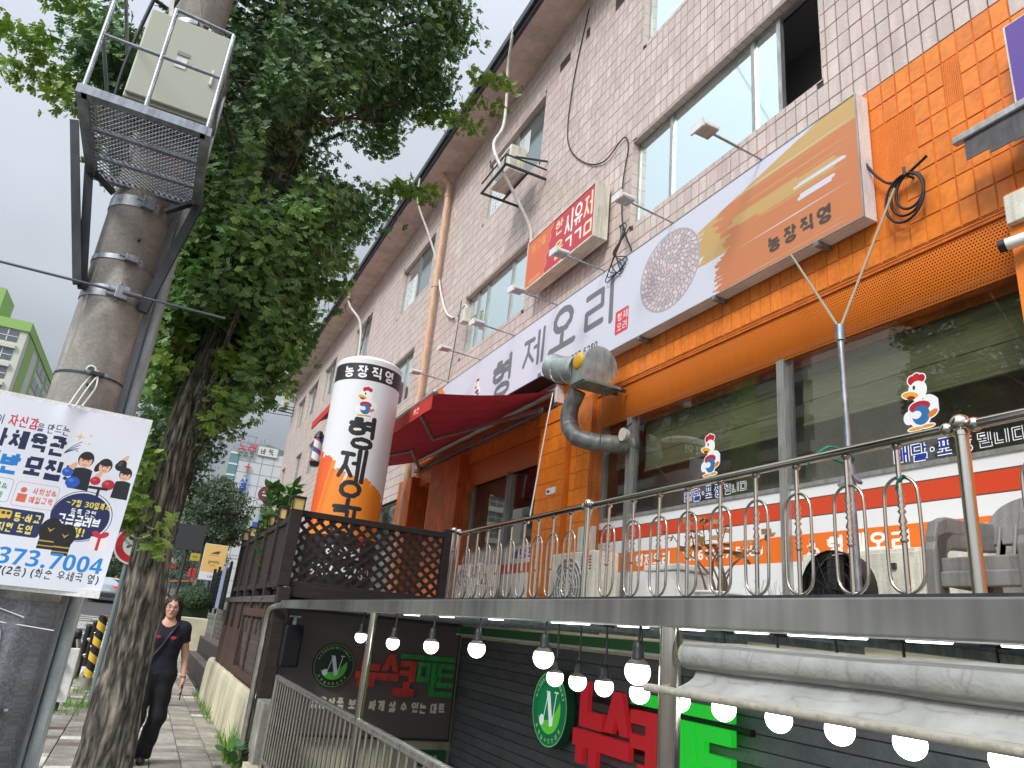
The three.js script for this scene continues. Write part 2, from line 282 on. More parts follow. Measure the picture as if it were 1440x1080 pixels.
const creamWallM = M('cream_wall_paint', null, 0.85, { map: noiseTex(256, 256, (u, v) => { const a = fbm(u * 4, v * 4, 91, 4, 4, 4) - 0.5, s = clamp((fbm(u * 11, v * 2, 93, 4, 11, 2) - 0.55) * 4) * fbm(u * 3, v * 3, 94, 3, 3, 3), k = (1 + 0.24 * a) * (1 - 0.26 * s); return [196 * k, 188 * k, 160 * k]; }), metres: 2.1, bumpMap: bumpA, bumpScale: 0.006 });
const woodTex = (c, s) => noiseTex(256, 256, (u, v) => { const a = fbm(u * 3, v * 60, s, 3, 3, 60) - 0.5, b = fbm(u * 6, v * 6, s + 9, 3, 6, 6) - 0.5, k = 1 + 0.5 * a + 0.3 * b; return c.map((x) => x * k); });
const darkWood = M('dark_brown_wood', null, 0.65, { map: woodTex([48, 38, 34], 95), metres: 0.9, bumpMap: bumpA, bumpScale: 0.002 });
const brownWood = M('brown_wood', null, 0.7, { map: woodTex([74, 50, 40], 97), metres: 0.9, bumpMap: bumpA, bumpScale: 0.002 });
const greyWood = M('weathered_wood', null, 0.8, { map: woodTex([84, 78, 74], 99), metres: 1.2, bumpMap: bumpA, bumpScale: 0.003 });

// ---------------------------------------------------------------- the tiled building
const XF = 5.2;
const building = thing('commercial_building', 'long three storey building faced in pale pink tiles above an orange shop front', 'building', [5.4, 0, -12]);
const RIGHT = 3.0, FAR = -41.3, TOP = 13.62;
const winRows = [];
for (const [z0, z1] of [[-7.85, -4.3], [-14.6, -11.3], [-21.5, -18.3], [-28.6, -25.6], [-33.2, -31.4], [-36.4, -34.9], [-40.6, -39.4], [-0.6, 2.6]]) winRows.push([z0, z1, 7.45, 8.98, 2]);
for (const [z0, z1] of [[-7.7, -4.5], [-14.15, -11.2], [-20.9, -17.85], [-26.9, -24.5], [-32.6, -30.2], [-36.6, -34], [-39.3, -37.2], [-0.8, 2.4]]) winRows.push([z0, z1, 10.75, 12.45, 3]);
const holes = [...winRows.map((w) => w.slice(0, 4))];
// shop openings below the orange fascia, then plainer shops farther along
const OB = 5.0, OT = 6.892, OL = -16.6;
const shopHoles = [[-8.5, -2.65, 1.7, OB], [-13.2, -9.95, 1.7, 4.75], [-16.2, -14.9, 1.7, 4.7]];
const farShops = [[-24.4, -17.6, 1.9, 4.6], [-32, -25.4, 2.1, 4.7], [-39.5, -33.2, 2.3, 4.8]];
holes.push(...shopHoles, ...farShops);
function rectsAround(z0, z1, y0, y1, hs) { // the wall with its openings left out, as rectangles
  const zs = [...new Set([z0, z1, ...hs.flatMap((h) => [h[0], h[1]])])].filter((z) => z >= z0 && z <= z1).sort((a, b) => a - b), out = [];
  for (let i = 0; i + 1 < zs.length; i++) {
    const mid = (zs[i] + zs[i + 1]) / 2, hit = hs.filter((h) => h[0] < mid && h[1] > mid).sort((a, b) => a[2] - b[2]); let y = y0;
    for (const h of hit) { if (h[2] > y) out.push([zs[i], zs[i + 1], y, Math.min(h[2], y1)]); y = Math.max(y, h[3]); }
    if (y < y1) out.push([zs[i], zs[i + 1], y, y1]);
  }
  return out;
}
part(building, 'wall', [...rectsAround(FAR, OL, -1.2, TOP, holes), ...rectsAround(OL, RIGHT, OT, TOP, holes)].map((r) => bx(XF + 0.014, XF + 0.24, r[2], r[3], r[0], r[1])), groutM);
part(building, 'rear_block', [bx(6.3, 15, -1.2, TOP, FAR, RIGHT)], soffitM);
part(building, 'shop_front_wall', rectsAround(OL, RIGHT, -1.2, OT, shopHoles).map((r) => bx(XF + 0.0075, XF + 0.24, r[2], r[3], r[0], r[1])), groutOrange);
// eaves
part(building, 'soffit', [bx(4.45, XF + 0.24, TOP, TOP + 0.1, FAR - 0.25, RIGHT)], soffitM);
part(building, 'roof_edge', [bx(4.38, 4.45, TOP - 0.03, TOP + 0.2, FAR - 0.3, RIGHT), bx(4.31, 4.38, TOP + 0.08, TOP + 0.26, FAR - 0.3, RIGHT)], darkSteel);
part(building, 'roof', [bx(4.45, 15, TOP + 0.11, TOP + 0.24, FAR - 0.25, RIGHT)], darkSteel);
// tiles
camera.updateMatrixWorld(); camera.updateProjectionMatrix();
const proj = (x, y, z) => { const p = V(x, y, z).project(camera); return [p.x, p.y, p.z]; };
const inFrame = (x, y, z) => { const p = proj(x, y, z); return Math.abs(p[0]) < 1.02 && Math.abs(p[1]) < 1.02 && p[2] < 1; };
{
  const TW = 0.1465, TH = 0.236, J = 0.0105, list = [];
  const gone = [[-10.75, -10.2, 12.5, 12.78], [-9.7, -9.5, 12.45, 12.7], [-8.62, -8.3, 12.4, 12.7]]; // broken away
  const orangeGone = [];
  for (let i = 0; FAR + i * TW < RIGHT; i++) for (let k = 0; k < 51; k++) {
    let z0 = FAR + i * TW, z1 = z0 + TW, y0 = 1.7 + k * TH, y1 = Math.min(y0 + TH, TOP);
    const orange = y0 < OT - 0.1 && z0 > OL && !(z0 > -2.57 && y0 > 6.6);
    if (y0 < OT && y1 > OT && z0 > OL) { if (orange) y1 = OT; else y0 = OT; }
    let drop = false;
    for (const h of holes) if (z1 > h[0] && z0 < h[1] && y1 > h[2] && y0 < h[3]) {
      const cz = (z0 + z1) / 2, cy = (y0 + y1) / 2;
      const oz = Math.min(z1, h[1]) - Math.max(z0, h[0]), oy = Math.min(y1, h[3]) - Math.max(y0, h[2]);
      if (oz >= TW - 1e-3 && oy >= TH - 1e-3) { drop = true; break; }
      if (oz < TW - 1e-3 && (oy >= TH - 1e-3 || oz < oy)) { if (cz < (h[0] + h[1]) / 2) z1 = h[0]; else z0 = h[1]; } else { if (cy < (h[2] + h[3]) / 2) y1 = h[2]; else y0 = h[3]; }
      if (z1 - z0 < 0.02 || y1 - y0 < 0.02) { drop = true; break; }
    }
    for (const h of gone) if ((z0 + z1) / 2 > h[0] && (z0 + z1) / 2 < h[1] && (y0 + y1) / 2 > h[2] && (y0 + y1) / 2 < h[3]) drop = true;
    const cz = (z0 + z1) / 2, cy = (y0 + y1) / 2;
    if (orange && ((cz > -3.78 && cz < -3.3 && cy > 5.92 && cy < 6.5) || (cz > -3.75 && cz < -3.45 && cy > 5.3 && cy < 5.92) || (cz > -3.05 && cz < -2.9 && cy > 6.3 && cy < 6.55))) { drop = true; orangeGone.push([z0, z1, y0, y1]); }
    if (drop) continue;
    list.push({ z0: z0 + J / 2, z1: z1 - J / 2, y0: y0 + J / 2, y1: y1 - J / 2, orange, d: Math.hypot(XF, cy - 1.55, cz), seen: inFrame(XF, cy, cz) && !(cy > 5.35 && cy < 6.9 && cz < -3.95 && cz > -15.6) });
  }
  list.sort((a, b) => (b.seen - a.seen) || a.d - b.d);
  const bulk = new Map();
  list.forEach((t, i) => {
    const set = t.orange ? orangeMats : tileMats, m = set[Math.floor(Math.pow(hash(i, 7, 5), t.orange ? 1 : 1.3) * set.length)], px = (hash(i, 3, 9) - 0.5) * 0.004;
    const g = chbx(XF + px, XF + 0.016, t.y0, t.y1, t.z0, t.z1, 0.003);
    if (i < 300) part(building, 'tile', [g], m);
    else { if (!bulk.has(m)) bulk.set(m, []); bulk.get(m).push(g); }
  });
  for (const [m, gs] of bulk) part(building, m.name.startsWith('orange') ? 'orange_tiles' : 'beige_tiles', gs, m).userData.kind = 'stuff';
  // combed mortar where orange tiles have come away
  const ribs = [];
  for (const [z0, z1, y0, y1] of orangeGone) { const n = Math.round((z1 - z0) / 0.0163); for (let k = 0; k < n; k++) ribs.push(bx(XF + 0.003, XF + 0.008, y0, y1, z0 + k * 0.0163 + 0.003, z0 + k * 0.0163 + 0.011)); }
  part(building, 'combed_mortar', ribs, orangeM);
}
// windows of the upper floors
function upperWindow(z0, z1, y0, y1, floor, idx) {
  const w = new THREE.Group(); w.name = 'window'; building.add(w);
  const fx0 = XF + 0.11, fx1 = XF + 0.17, F = 0.045, lw = z1 - z0;
  const near = floor === 2 && idx === 0, cuts = near ? [0.235, 0.69, 0.81] : floor === 2 ? [0.18, 0.34, 0.72] : [0.5];
  const frame = [bx(fx0, fx1, y0, y0 + F, z0, z1), bx(fx0, fx1, y1 - F, y1, z0, z1), bx(fx0, fx1, y0 + F, y1 - F, z0, z0 + F), bx(fx0, fx1, y0 + F, y1 - F, z1 - F, z1)];
  const zs = [z0 + F]; for (const c of cuts) { const z = z0 + lw * c; frame.push(bx(fx0 - 0.012, fx1 - 0.012, y0 + F, y1 - F, z - 0.03, z + 0.03)); zs.push(z - 0.03, z + 0.03); } zs.push(z1 - F);
  part(w, 'frame', frame, alu);
  for (let i = 0; i < zs.length; i += 2) {
    if (near && i === zs.length - 2) continue; // the sash that stands open
    part(w, 'pane', [bx(fx0 + 0.02, fx0 + 0.026, y0 + F, y1 - F, zs[i], zs[i + 1])], (floor === 3 && i === 2) ? coatedDim : coated);
  }
  part(w, 'room', [bx(6.2, 6.22, y0 - 0.2, y1 + 0.3, z0 - 0.2, z1 + 0.2), bx(5.46, 6.2, y0 - 0.2, y0 - 0.18, z0 - 0.2, z1 + 0.2), bx(5.46, 6.2, y1 + 0.28, y1 + 0.3, z0 - 0.2, z1 + 0.2), bx(5.46, 6.2, y0 - 0.18, y1 + 0.28, z0 - 0.2, z0 - 0.18), bx(5.46, 6.2, y0 - 0.18, y1 + 0.28, z1 + 0.18, z1 + 0.2)], darkRoom);
  // tiles lining the head, the far jamb and the sill
  const lin = [], n = Math.round(lw / 0.15);
  for (let k = 0; k < n; k++) { const a = z0 + k * lw / n + 0.004, b = z0 + (k + 1) * lw / n - 0.004; lin.push(bx(XF + 0.004, fx0, y1 - 0.008, y1 + 0.004, a, b), bx(XF + 0.004, fx0, y0 - 0.004, y0 + 0.008, a, b)); }
  for (let y = y0 + 0.012; y < y1 - 0.02; y += 0.236) { const t = Math.min(y + 0.229, y1 - 0.012); lin.push(bx(XF + 0.004, fx0, y, t, z0 - 0.004, z0 + 0.008), bx(XF + 0.004, fx0, y, t, z1 - 0.008, z1 + 0.004)); }
  part(w, 'tile_lining', lin, tileMats[1]);
  return w;
}
winRows.forEach(([z0, z1, y0, y1, f], i) => upperWindow(z0, z1, y0, y1, f, f === 2 ? i : i - 8));
// paper notices behind upper panes
const posterTex = canvasTex(256, 192, (g, w, h) => { g.fillStyle = '#dfe4e2'; g.fillRect(0, 0, w, h); for (let r = 0; r < 5; r++) text(g, ['성문학원', '수학영어', '국어과학', '상담문의', '초중고'][r], 14, 10 + r * 35, 30, { color: r % 2 ? '#5f7386' : '#4a5b6a', weight: 0.1, wide: 1.2 }); });
const posterM = M('window_lettering', null, 0.3, { map: posterTex });
building.add(...[[-14.0, -13.0, 10.95, 11.75], [-12.9, -12.1, 11.6, 12.2], [-20.6, -19.6, 10.95, 11.9], [-26.4, -25.6, 11.0, 11.8]].map(([z0, z1, y0, y1]) => { const m = setShadow(new THREE.Mesh(quadX(XF + 0.126, y0, y1, z0, z1), posterM)); m.geometry.translate(-5.4, 0, 12); m.name = 'window_lettering'; return m; }));

// orange shop front: recess soffit, perforated shutter boxes, piers and glazing
part(building, 'fascia_return', [bx(XF + 0.014, XF + 0.5, OB - 0.02, OB, -9.0, RIGHT), bx(XF + 0.014, XF + 0.5, 4.73, 4.75, -13.2, -9.95)], orangeM);
const perfTex = canvasTex(128, 128, (g) => { g.fillStyle = '#fff'; g.fillRect(0, 0, 128, 128); g.fillStyle = '#000'; for (const [x, y] of [[32, 32], [96, 96], [32 + 64, 32], [32, 96]]) { g.beginPath(); g.arc(y > 64 ? x - 32 + (x < 64 ? 0 : 0) : x, y, 17, 0, 7); g.fill(); if (y > 64) { g.beginPath(); g.arc(x + 32, y, 17, 0, 7); g.fill(); } } }, false);
perfTex.wrapS = perfTex.wrapT = THREE.RepeatWrapping;
function shutterBox(z0, z1, yTop, yBot, x) { // a bowed perforated sheet, curling in at the bottom
  const prof = [], n = 12; for (let i = 0; i <= n; i++) { const t = i / n; prof.push([x + 0.1 * Math.pow(t, 3), lerp(yTop, yBot, t)]); }
  const pos = [], uv = []; const Z = Math.max(8, Math.round((z1 - z0) * 4)); let len = 0;
  for (let i = 0; i < n; i++) { const l1 = len + Math.hypot(prof[i + 1][0] - prof[i][0], prof[i + 1][1] - prof[i][1]); for (let k = 0; k < Z; k++) { const a = lerp(z0, z1, k / Z), b = lerp(z0, z1, (k + 1) / Z); const q = [[i, a, len], [i, b, len], [i + 1, b, l1], [i, a, len], [i + 1, b, l1], [i + 1, a, l1]]; for (const [j, z, l] of q) { pos.push(prof[j][0], prof[j][1], z); uv.push(z / 0.052, l / 0.052); } } len = l1; }
  const g = new THREE.BufferGeometry(); g.setAttribute('position', new THREE.BufferAttribute(new Float32Array(pos), 3)); g.setAttribute('uv', new THREE.BufferAttribute(new Float32Array(uv), 2)); g.computeVertexNormals(); return g;
}
const perfM = M('perforated_orange_sheet', rgb(222, 116, 20), 0.5, { alphaMap: perfTex, alphaTest: 0.5 });
{
  const s1 = new THREE.Mesh(shutterBox(-8.9, -2.66, 4.96, 4.5, 5.24), perfM); s1.geometry.translate(-5.4, 0, 12); s1.name = 'shutter_box'; building.add(setShadow(s1));
  part(building, 'shutter_box_lining', [bx(5.5, 5.52, 4.45, 4.97, -8.9, -2.66), bx(5.22, 5.25, 4.95, 4.978, -8.9, -2.66)], orangeDark);
  const s2 = new THREE.Mesh(shutterBox(-13.2, -9.95, 4.72, 4.3, 5.24), orangeDark); s2.geometry.translate(-5.4, 0, 12); s2.name = 'shutter_box'; building.add(setShadow(s2));
}
const pierTiles = (x, z0, z1, y0, y1) => { const out = [], n = Math.max(1, Math.round((z1 - z0) / 0.2)), m = Math.round((y1 - y0) / 0.236); for (let i = 0; i < n; i++) for (let k = 0; k < m; k++) out.push(chbx(x - 0.014, x + 0.001, y0 + k * (y1 - y0) / m + 0.003, y0 + (k + 1) * (y1 - y0) / m - 0.003, lerp(z0, z1, i / n) + 0.003, lerp(z0, z1, (i + 1) / n) - 0.003, 0.003)); return out; };
const pier = part(building, 'pier', [bx(5.084, XF + 0.014, 1.7, OB, -9.93, -9.08), bx(XF - 0.046, XF + 0.014, 1.7, OB, -9.02, -8.5)], groutOrange);
for (const g of [...pierTiles(5.09, -9.93, -9.08, 1.7, 4.75), ...pierTiles(XF - 0.04, -9.02, -8.5, 1.7, 4.6)]) part(pier, 'tile', [g], orangeMats[Math.floor(rnd() * 3)]);
part(building, 'pier_cap', [bx(5.06, XF, 4.76, 4.98, -9.95, -9.06)], orangeM);
part(building, 'pier_side', pierTiles(5.09, -9.08, -9.079, 1.7, 4.75).length ? [bx(5.09, XF, 1.7, 4.75, -9.079, -9.074)] : [], orangeM);
part(building, 'brown_pier', [bx(5.02, XF + 0.014, 1.7, 4.9, -14.9, -13.2), bx(5.02, XF + 0.014, 1.7, 4.9, -17.2, -16.2)], orangeDark);
part(building, 'entrance_panel', [bx(5.55, 5.6, 3.9, 4.7, -16.2, -14.9), bx(5.5, 5.55, 3.84, 3.9, -16.2, -14.9)], orangeDark);
part(building, 'end_column', [bx(5.05, 5.5, 1.7, OB, -2.64, -1.9)], orangeM);
// restaurant glazing
function shopWindow(z0, z1, yS, yT, mull, x, sill, blinds) {
  const w = new THREE.Group(); w.name = 'shop_window'; building.add(w);
  const F = 0.055, fr = [bx(x, x + 0.08, yT - F, yT, z0, z1), bx(x, x + 0.08, yS, yS + 0.04, z0, z1), bx(x, x + 0.08, yS + 0.04, yT - F, z0, z0 + F), bx(x, x + 0.08, yS + 0.04, yT - F, z1 - F, z1)], zs = [z0 + F];
  for (const m of mull) { fr.push(bx(x - 0.03, x + 0.08, 1.9, yT - F, m - 0.05, m + 0.05)); zs.push(m - 0.05, m + 0.05); } zs.push(z1 - F);
  part(w, 'frame', fr, alu);
  for (let i = 0; i < zs.length; i += 2) part(w, 'pane', [quadX(x + 0.04, yS + 0.04, yT - F, zs[i], zs[i + 1])], clearGlass);
  for (const [a, b, y] of blinds) { const sl = []; const n = Math.round((yT - y) / 0.12); for (let k = 0; k < n; k++) sl.push(bx(x + 0.2 + (k % 2) * 0.006, x + 0.21 + (k % 2) * 0.006, y + k * (yT - y) / n, y + (k + 1) * (yT - y) / n, a, b)); sl.push(rod([x + 0.2, y, a], [x + 0.2, y, b], 0.018)); part(w, 'roller_blind', sl, blindM); }
  return w;
}
const blindM = M('woven_blind', null, 0.9, { map: noiseTex(128, 256, (u, v) => { const k = 0.82 + 0.3 * (fbm(u * 4, v * 64, 111, 3, 4, 64)); return [134 * k, 128 * k, 102 * k]; }), metres: 0.6 });
shopWindow(-8.5, -2.66, 3.16, 4.6, [-7.82, -5.14], 5.36, 0, [[-8.44, -7.9, 3.92], [-7.74, -5.22, 3.8], [-5.06, -2.72, 3.84]]);
shopWindow(-13.2, -9.95, 3.0, 4.5, [-11.5], 5.34, 0, [[-13.1, -11.6, 3.6]]);
for (const h of farShops) shopWindow(h[0], h[1], 2.2, h[3], [lerp(h[0], h[1], 0.35), lerp(h[0], h[1], 0.7)], 5.3, 0, []);
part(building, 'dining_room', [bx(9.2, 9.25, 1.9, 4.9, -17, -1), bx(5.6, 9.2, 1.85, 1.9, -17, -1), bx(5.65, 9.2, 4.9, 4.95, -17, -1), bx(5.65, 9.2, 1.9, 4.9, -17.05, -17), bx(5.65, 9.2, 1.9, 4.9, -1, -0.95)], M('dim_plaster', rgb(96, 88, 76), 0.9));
part(building, 'far_shop_room', farShops.map((h) => bx(6.1, 6.15, h[2], h[3] + 0.2, h[0] - 0.2, h[1] + 0.2)), darkRoom);
// panels below the glass: white, red, white, orange with lettering, white
const panelTex = canvasTex(2048, 512, (g, w, h) => {
  const Y = (y) => (3.16 - y) / (3.16 - 1.95) * h, Z = (z) => (z + 8.5) / (8.5 - 2.66) * w; g.fillStyle = '#e4e5e4'; g.fillRect(0, 0, w, h);
  g.fillStyle = '#4a4038'; g.fillRect(0, Y(3.045) - 4, w, Y(2.885) - Y(3.045) + 8); g.fillStyle = '#cf4626'; g.fillRect(0, Y(3.045), w, Y(2.885) - Y(3.045));
  g.fillStyle = '#ea7426'; g.fillRect(0, Y(2.72), w, Y(2.475) - Y(2.72));
  const T = (s, z, size, o) => text(g, s, Z(z), Y(2.685), size, { color: '#f6f1ea', ...o }), u = (2048 / 5.84);
  T('형제오리', -7.62, 66, { weight: 0.15, wide: 0.88, gap: 0.06, brush: 0.6 }); T('T.061', -6.7, 62, {}); T('927-5280', -6.22, 62, {});
  bird(g, Z(-4.86), Y(2.49), 74); T('형제오리', -4.7, 72, { weight: 0.15, wide: 0.95, gap: 0.1, brush: 0.6 }); g.fillStyle = '#c22a2c'; g.fillRect(Z(-3.79), Y(2.56), 26, 30);
  T('화순점 T.061-927-5280', -3.68, 62, { weight: 0.13 });
});
{ const m = setShadow(new THREE.Mesh(merge([quadX(5.375, 1.95, 3.16, -8.5, -2.66)]), M('counter_panel_print', null, 0.35, { map: panelTex }))); m.geometry.translate(-5.4, 0, 12); m.name = 'counter_panel'; building.add(m); part(building, 'panel_backing', [bx(5.38, 5.43, 1.9, 3.155, -8.5, -2.66), bx(5.43, 5.62, 3.1, 3.16, -8.5, -2.66)], whiteM); }
{ const t2 = canvasTex(512, 256, (g, w, h) => { g.fillStyle = '#dedfde'; g.fillRect(0, 0, w, h); g.fillStyle = '#c9472a'; g.fillRect(0, 70, w, 38); g.fillStyle = '#e2e2e0'; g.fillRect(0, 200, w, 56); text(g, '배달포장', 330, 10, 44, { color: '#27408f', outline: '#fff', weight: 0.15 }); });
  const m = setShadow(new THREE.Mesh(quadX(5.35, 1.95, 3.0, -13.2, -9.95), M('side_panel_print', null, 0.4, { map: t2 }))); m.geometry.translate(-5.4, 0, 12); m.name = 'counter_panel'; building.add(m); }
// stickers on the glass
function sticker(name, w, h, draw, X, y0, y1, z0, z1) {
  const t = canvasTex(w, h, draw), a = canvasTex(w, h, (g) => { g.fillStyle = '#000'; g.fillRect(0, 0, w, h); const c = document.createElement('canvas'); c.width = w; c.height = h; const q = c.getContext('2d'); draw(q, w, h); const d = q.getImageData(0, 0, w, h), o = g.getImageData(0, 0, w, h); for (let i = 0; i < w * h; i++) { o.data[4 * i] = o.data[4 * i + 1] = o.data[4 * i + 2] = d.data[4 * i + 3]; o.data[4 * i + 3] = 255; } g.putImageData(o, 0, 0); }, false);
  const m = setShadow(new THREE.Mesh(quadX(X, y0, y1, z0, z1), M(name + '_print_' + z0, null, 0.5, { map: t, alphaMap: a, alphaTest: 0.5 }))); m.geometry.translate(-5.4, 0, 12); m.name = name; building.add(m);
}
for (const z of [-6.28, -3.71]) sticker('bird_sticker', 160, 256, (g) => bird(g, 80, 246, 232), 5.396, 3.46, 4.0, z - 0.17, z + 0.17);
for (const [a, b] of [[-6.74, -5.6], [-4.0, -2.8]]) sticker('delivery_lettering', 1280, 220, (g) => { const e = text(g, '배달·포장', 20, 24, 170, { color: '#1d3590', outline: '#fff', weight: 0.125, wide: 0.92, gap: 0.1 }); text(g, '됩니다', e + 14, 48, 130, { color: '#23262c', outline: '#fff', weight: 0.11, wide: 0.95, gap: 0.1 }); }, 5.397, 3.2, 3.4, a, b);
// ---------------------------------------------------------------- signs on the front
{ // the long banner sign
  const z0 = -15.45, z1 = -3.79, y0 = 5.42, y1 = 6.8, X = 5.02;
  const t = canvasTex(2048, 242, (g, w, h) => {
    const Z = (z) => (z - z0) / (z1 - z0) * w, Y = (y) => (y1 - y) / (y1 - y0) * h, u = w / (z1 - z0);
    g.fillStyle = '#d6d6e2'; g.fillRect(0, 0, w, h);
    splash(g, Z(-16.3), Y(6.85), Z(-14.55), Y(5.4), '#e8803c', 4, 50);
    g.save(); g.beginPath(); g.moveTo(Z(-6.3), Y(6.35)); g.lineTo(Z(-4.1), Y(6.82)); g.lineTo(w, Y(6.82)); g.lineTo(w, Y(5.4)); g.lineTo(Z(-6.2), Y(5.4)); g.closePath(); g.clip();
    splash(g, Z(-6.5), Y(6.78), w + 60, Y(5.9), '#c9a468', 21, 70, 1); splash(g, Z(-5.95), Y(6.5), w + 40, Y(5.3), '#cb7f52', 33, 90, 1);
    splash(g, Z(-5.2), Y(6.25), Z(-3.9), Y(6.12), '#c9a468', 44, 6); splash(g, Z(-4.7), Y(6.19), Z(-3.85), Y(6.16), '#d6d6e2', 51, 2); splash(g, Z(-5.6), Y(6.28), Z(-4.4), Y(6.16), '#c9a468', 57, 5); splash(g, Z(-4.6), Y(6.05), Z(-4.0), Y(6.0), '#d6d6e2', 58, 3); g.restore();
    bird(g, Z(-12.75), Y(5.92), 86);
    const B = { color: '#74747a', weight: 0.12, brush: 1, wide: 1.12 };
    text(g, '형', Z(-12.05), Y(6.52), 150, { ...B, wide: 1.15 }); text(g, '제', Z(-10.78), Y(6.58), 118, { ...B, wide: 1.35 }); text(g, '오', Z(-9.8), Y(6.74), 162, { ...B, wide: 1.0 }); text(g, '리', Z(-8.72), Y(6.66), 140, { ...B, wide: 1.25 });
    g.fillStyle = '#d8454e'; g.beginPath(); g.roundRect(Z(-7.8), Y(5.98), 56, 64, 5); g.fill(); text(g, '형제', Z(-7.76), Y(5.95), 25, { color: '#eee', weight: 0.1 }); text(g, '오리', Z(-7.76), Y(5.79), 25, { color: '#eee', weight: 0.1 });
    text(g, '화순점 T.061-927-5280', Z(-10.1), Y(5.74), 32, { color: '#4a4a50', weight: 0.12 });
    text(g, '농장직영', Z(-4.95), Y(5.77), 37, { color: '#4c4038', weight: 0.17, gap: 0.12 });
    // plate of sliced meat
    const cx = Z(-6.62), cy = Y(6.13), R = 0.61 * u; g.fillStyle = '#b3b6b6'; g.beginPath(); g.ellipse(cx, cy, R, R * 0.92, 0, 0, 7); g.fill(); g.fillStyle = '#d9d6d6'; g.beginPath(); g.ellipse(cx, cy, R * 0.95, R * 0.87, 0, 0, 7); g.fill();
    for (let r = 7; r >= 0; r--) { const n = 7 + r * 5; for (let k = 0; k < n; k++) { const a = k / n * 6.2832 + r * 0.4, q = R * (0.08 + r * 0.112), c = hash(k, r, 8); g.fillStyle = `rgb(${186 + c * 40},${172 + c * 40},${174 + c * 42})`; g.strokeStyle = '#948286'; g.lineWidth = 1.6; g.beginPath(); g.ellipse(cx + Math.cos(a) * q, cy + Math.sin(a) * q * 0.92, R * 0.115, R * 0.062, a + 0.5, 0, 7); g.fill(); g.stroke(); } }
    g.fillStyle = '#d8a08c'; g.beginPath(); g.arc(cx, cy, 4, 0, 7); g.fill();
  });
  const s = thing('shop_sign', 'very long pale signboard with brush lettering and orange paint strokes above the shop', 'sign', [5.1, 5.42, -9.6]);
  const m = part(s, 'sign_face', [quadX(X, y0 + 0.015, y1 - 0.015, z0, z1 - 0.015)], M('sign_print', null, 0.45, { map: t }));
  part(s, 'sign_box', [bx(X + 0.006, XF - 0.02, y0, y1, z0, z1)], whiteM);
  part(s, 'edge_strip', [bx(X - 0.006, X + 0.006, y1 - 0.014, y1, z0, z1), bx(X - 0.006, X + 0.006, y0, y0 + 0.014, z0, z1), bx(X - 0.006, X + 0.006, y0 + 0.014, y1 - 0.014, z1 - 0.014, z1)], alu);
  const br = []; for (let z = -14.5; z < -4; z += 1.45) br.push(bx(X - 0.02, XF - 0.02, y0 - 0.05, y0 - 0.004, z, z + 0.05)); part(s, 'bracket', br, galv);
}
{ // red and orange box sign of the upper floor
  const s = thing('box_sign', 'faded red and orange box sign with white lettering between the upper windows', 'sign', [5.0, 7.46, -9.5]);
  const t = canvasTex(512, 220, (g, w, h) => {
    g.fillStyle = '#c2303c'; g.fillRect(0, 0, w, h); g.fillStyle = '#d9683a'; g.beginPath(); g.moveTo(0, 0); g.lineTo(208, 0); for (let y = 0; y <= h; y += 11) g.lineTo(200 - y * 0.22 + 8 * Math.sin(y * 0.12) + 6 * hash(y, 2, 3), y); g.lineTo(0, h); g.fill();
    g.strokeStyle = '#e6c9a6'; g.lineWidth = 2; g.beginPath(); for (let y = 0; y <= h; y += 11) { const x = 204 - y * 0.22 + 8 * Math.sin(y * 0.12); y ? g.lineTo(x, y) : g.moveTo(x, y); } g.stroke();
    text(g, '참고을', 30, 22, 44, { color: '#e3a94a', weight: 0.08, brush: 0.6 }); text(g, '373-3777', 30, 190, 22, { color: '#e0bd8c' });
    text(g, '한', 226, 12, 74, { color: '#e6cf95', weight: 0.12 }); text(g, '음', 226, 112, 86, { color: '#e6cf95', weight: 0.12 });
    for (const [c, x, col] of [['식', 300, '#f3ece2'], ['육', 366, '#f3ece2'], ['점', 436, '#efdcb8']]) text(g, c, x, 6, 70, { color: col, weight: 0.17, wide: 1.0, tall: 2.85 });
    for (let i = 0; i < 60; i++) { g.fillStyle = `rgba(240,225,205,${0.05 + 0.1 * hash(i, 1, 2)})`; g.fillRect(hash(i, 2, 2) * w, hash(i, 3, 2) * h, 2 + 30 * hash(i, 4, 2), 1 + 3 * hash(i, 5, 2)); }
  });
  part(s, 'sign_face', [quadX(4.895, 7.49, 8.43, -10.67, -8.38)], M('box_sign_print', null, 0.35, { map: t }));
  part(s, 'box', [bx(4.9, 5.14, 7.46, 8.46, -10.7, -8.35)], creamM);
  part(s, 'rim', [bx(4.885, 4.9, 8.43, 8.46, -10.7, -8.35), bx(4.885, 4.9, 7.46, 7.49, -10.7, -8.35), bx(4.885, 4.9, 7.49, 8.43, -10.7, -10.67), bx(4.885, 4.9, 7.49, 8.43, -8.38, -8.35)], creamM);
  part(s, 'bracket', [bx(5.14, XF, 8.0, 8.06, -8.6, -8.54), bx(5.14, XF, 7.7, 7.76, -10.4, -10.34), bx(5.14, XF, 7.7, 7.76, -8.7, -8.64)], darkSteel);
}
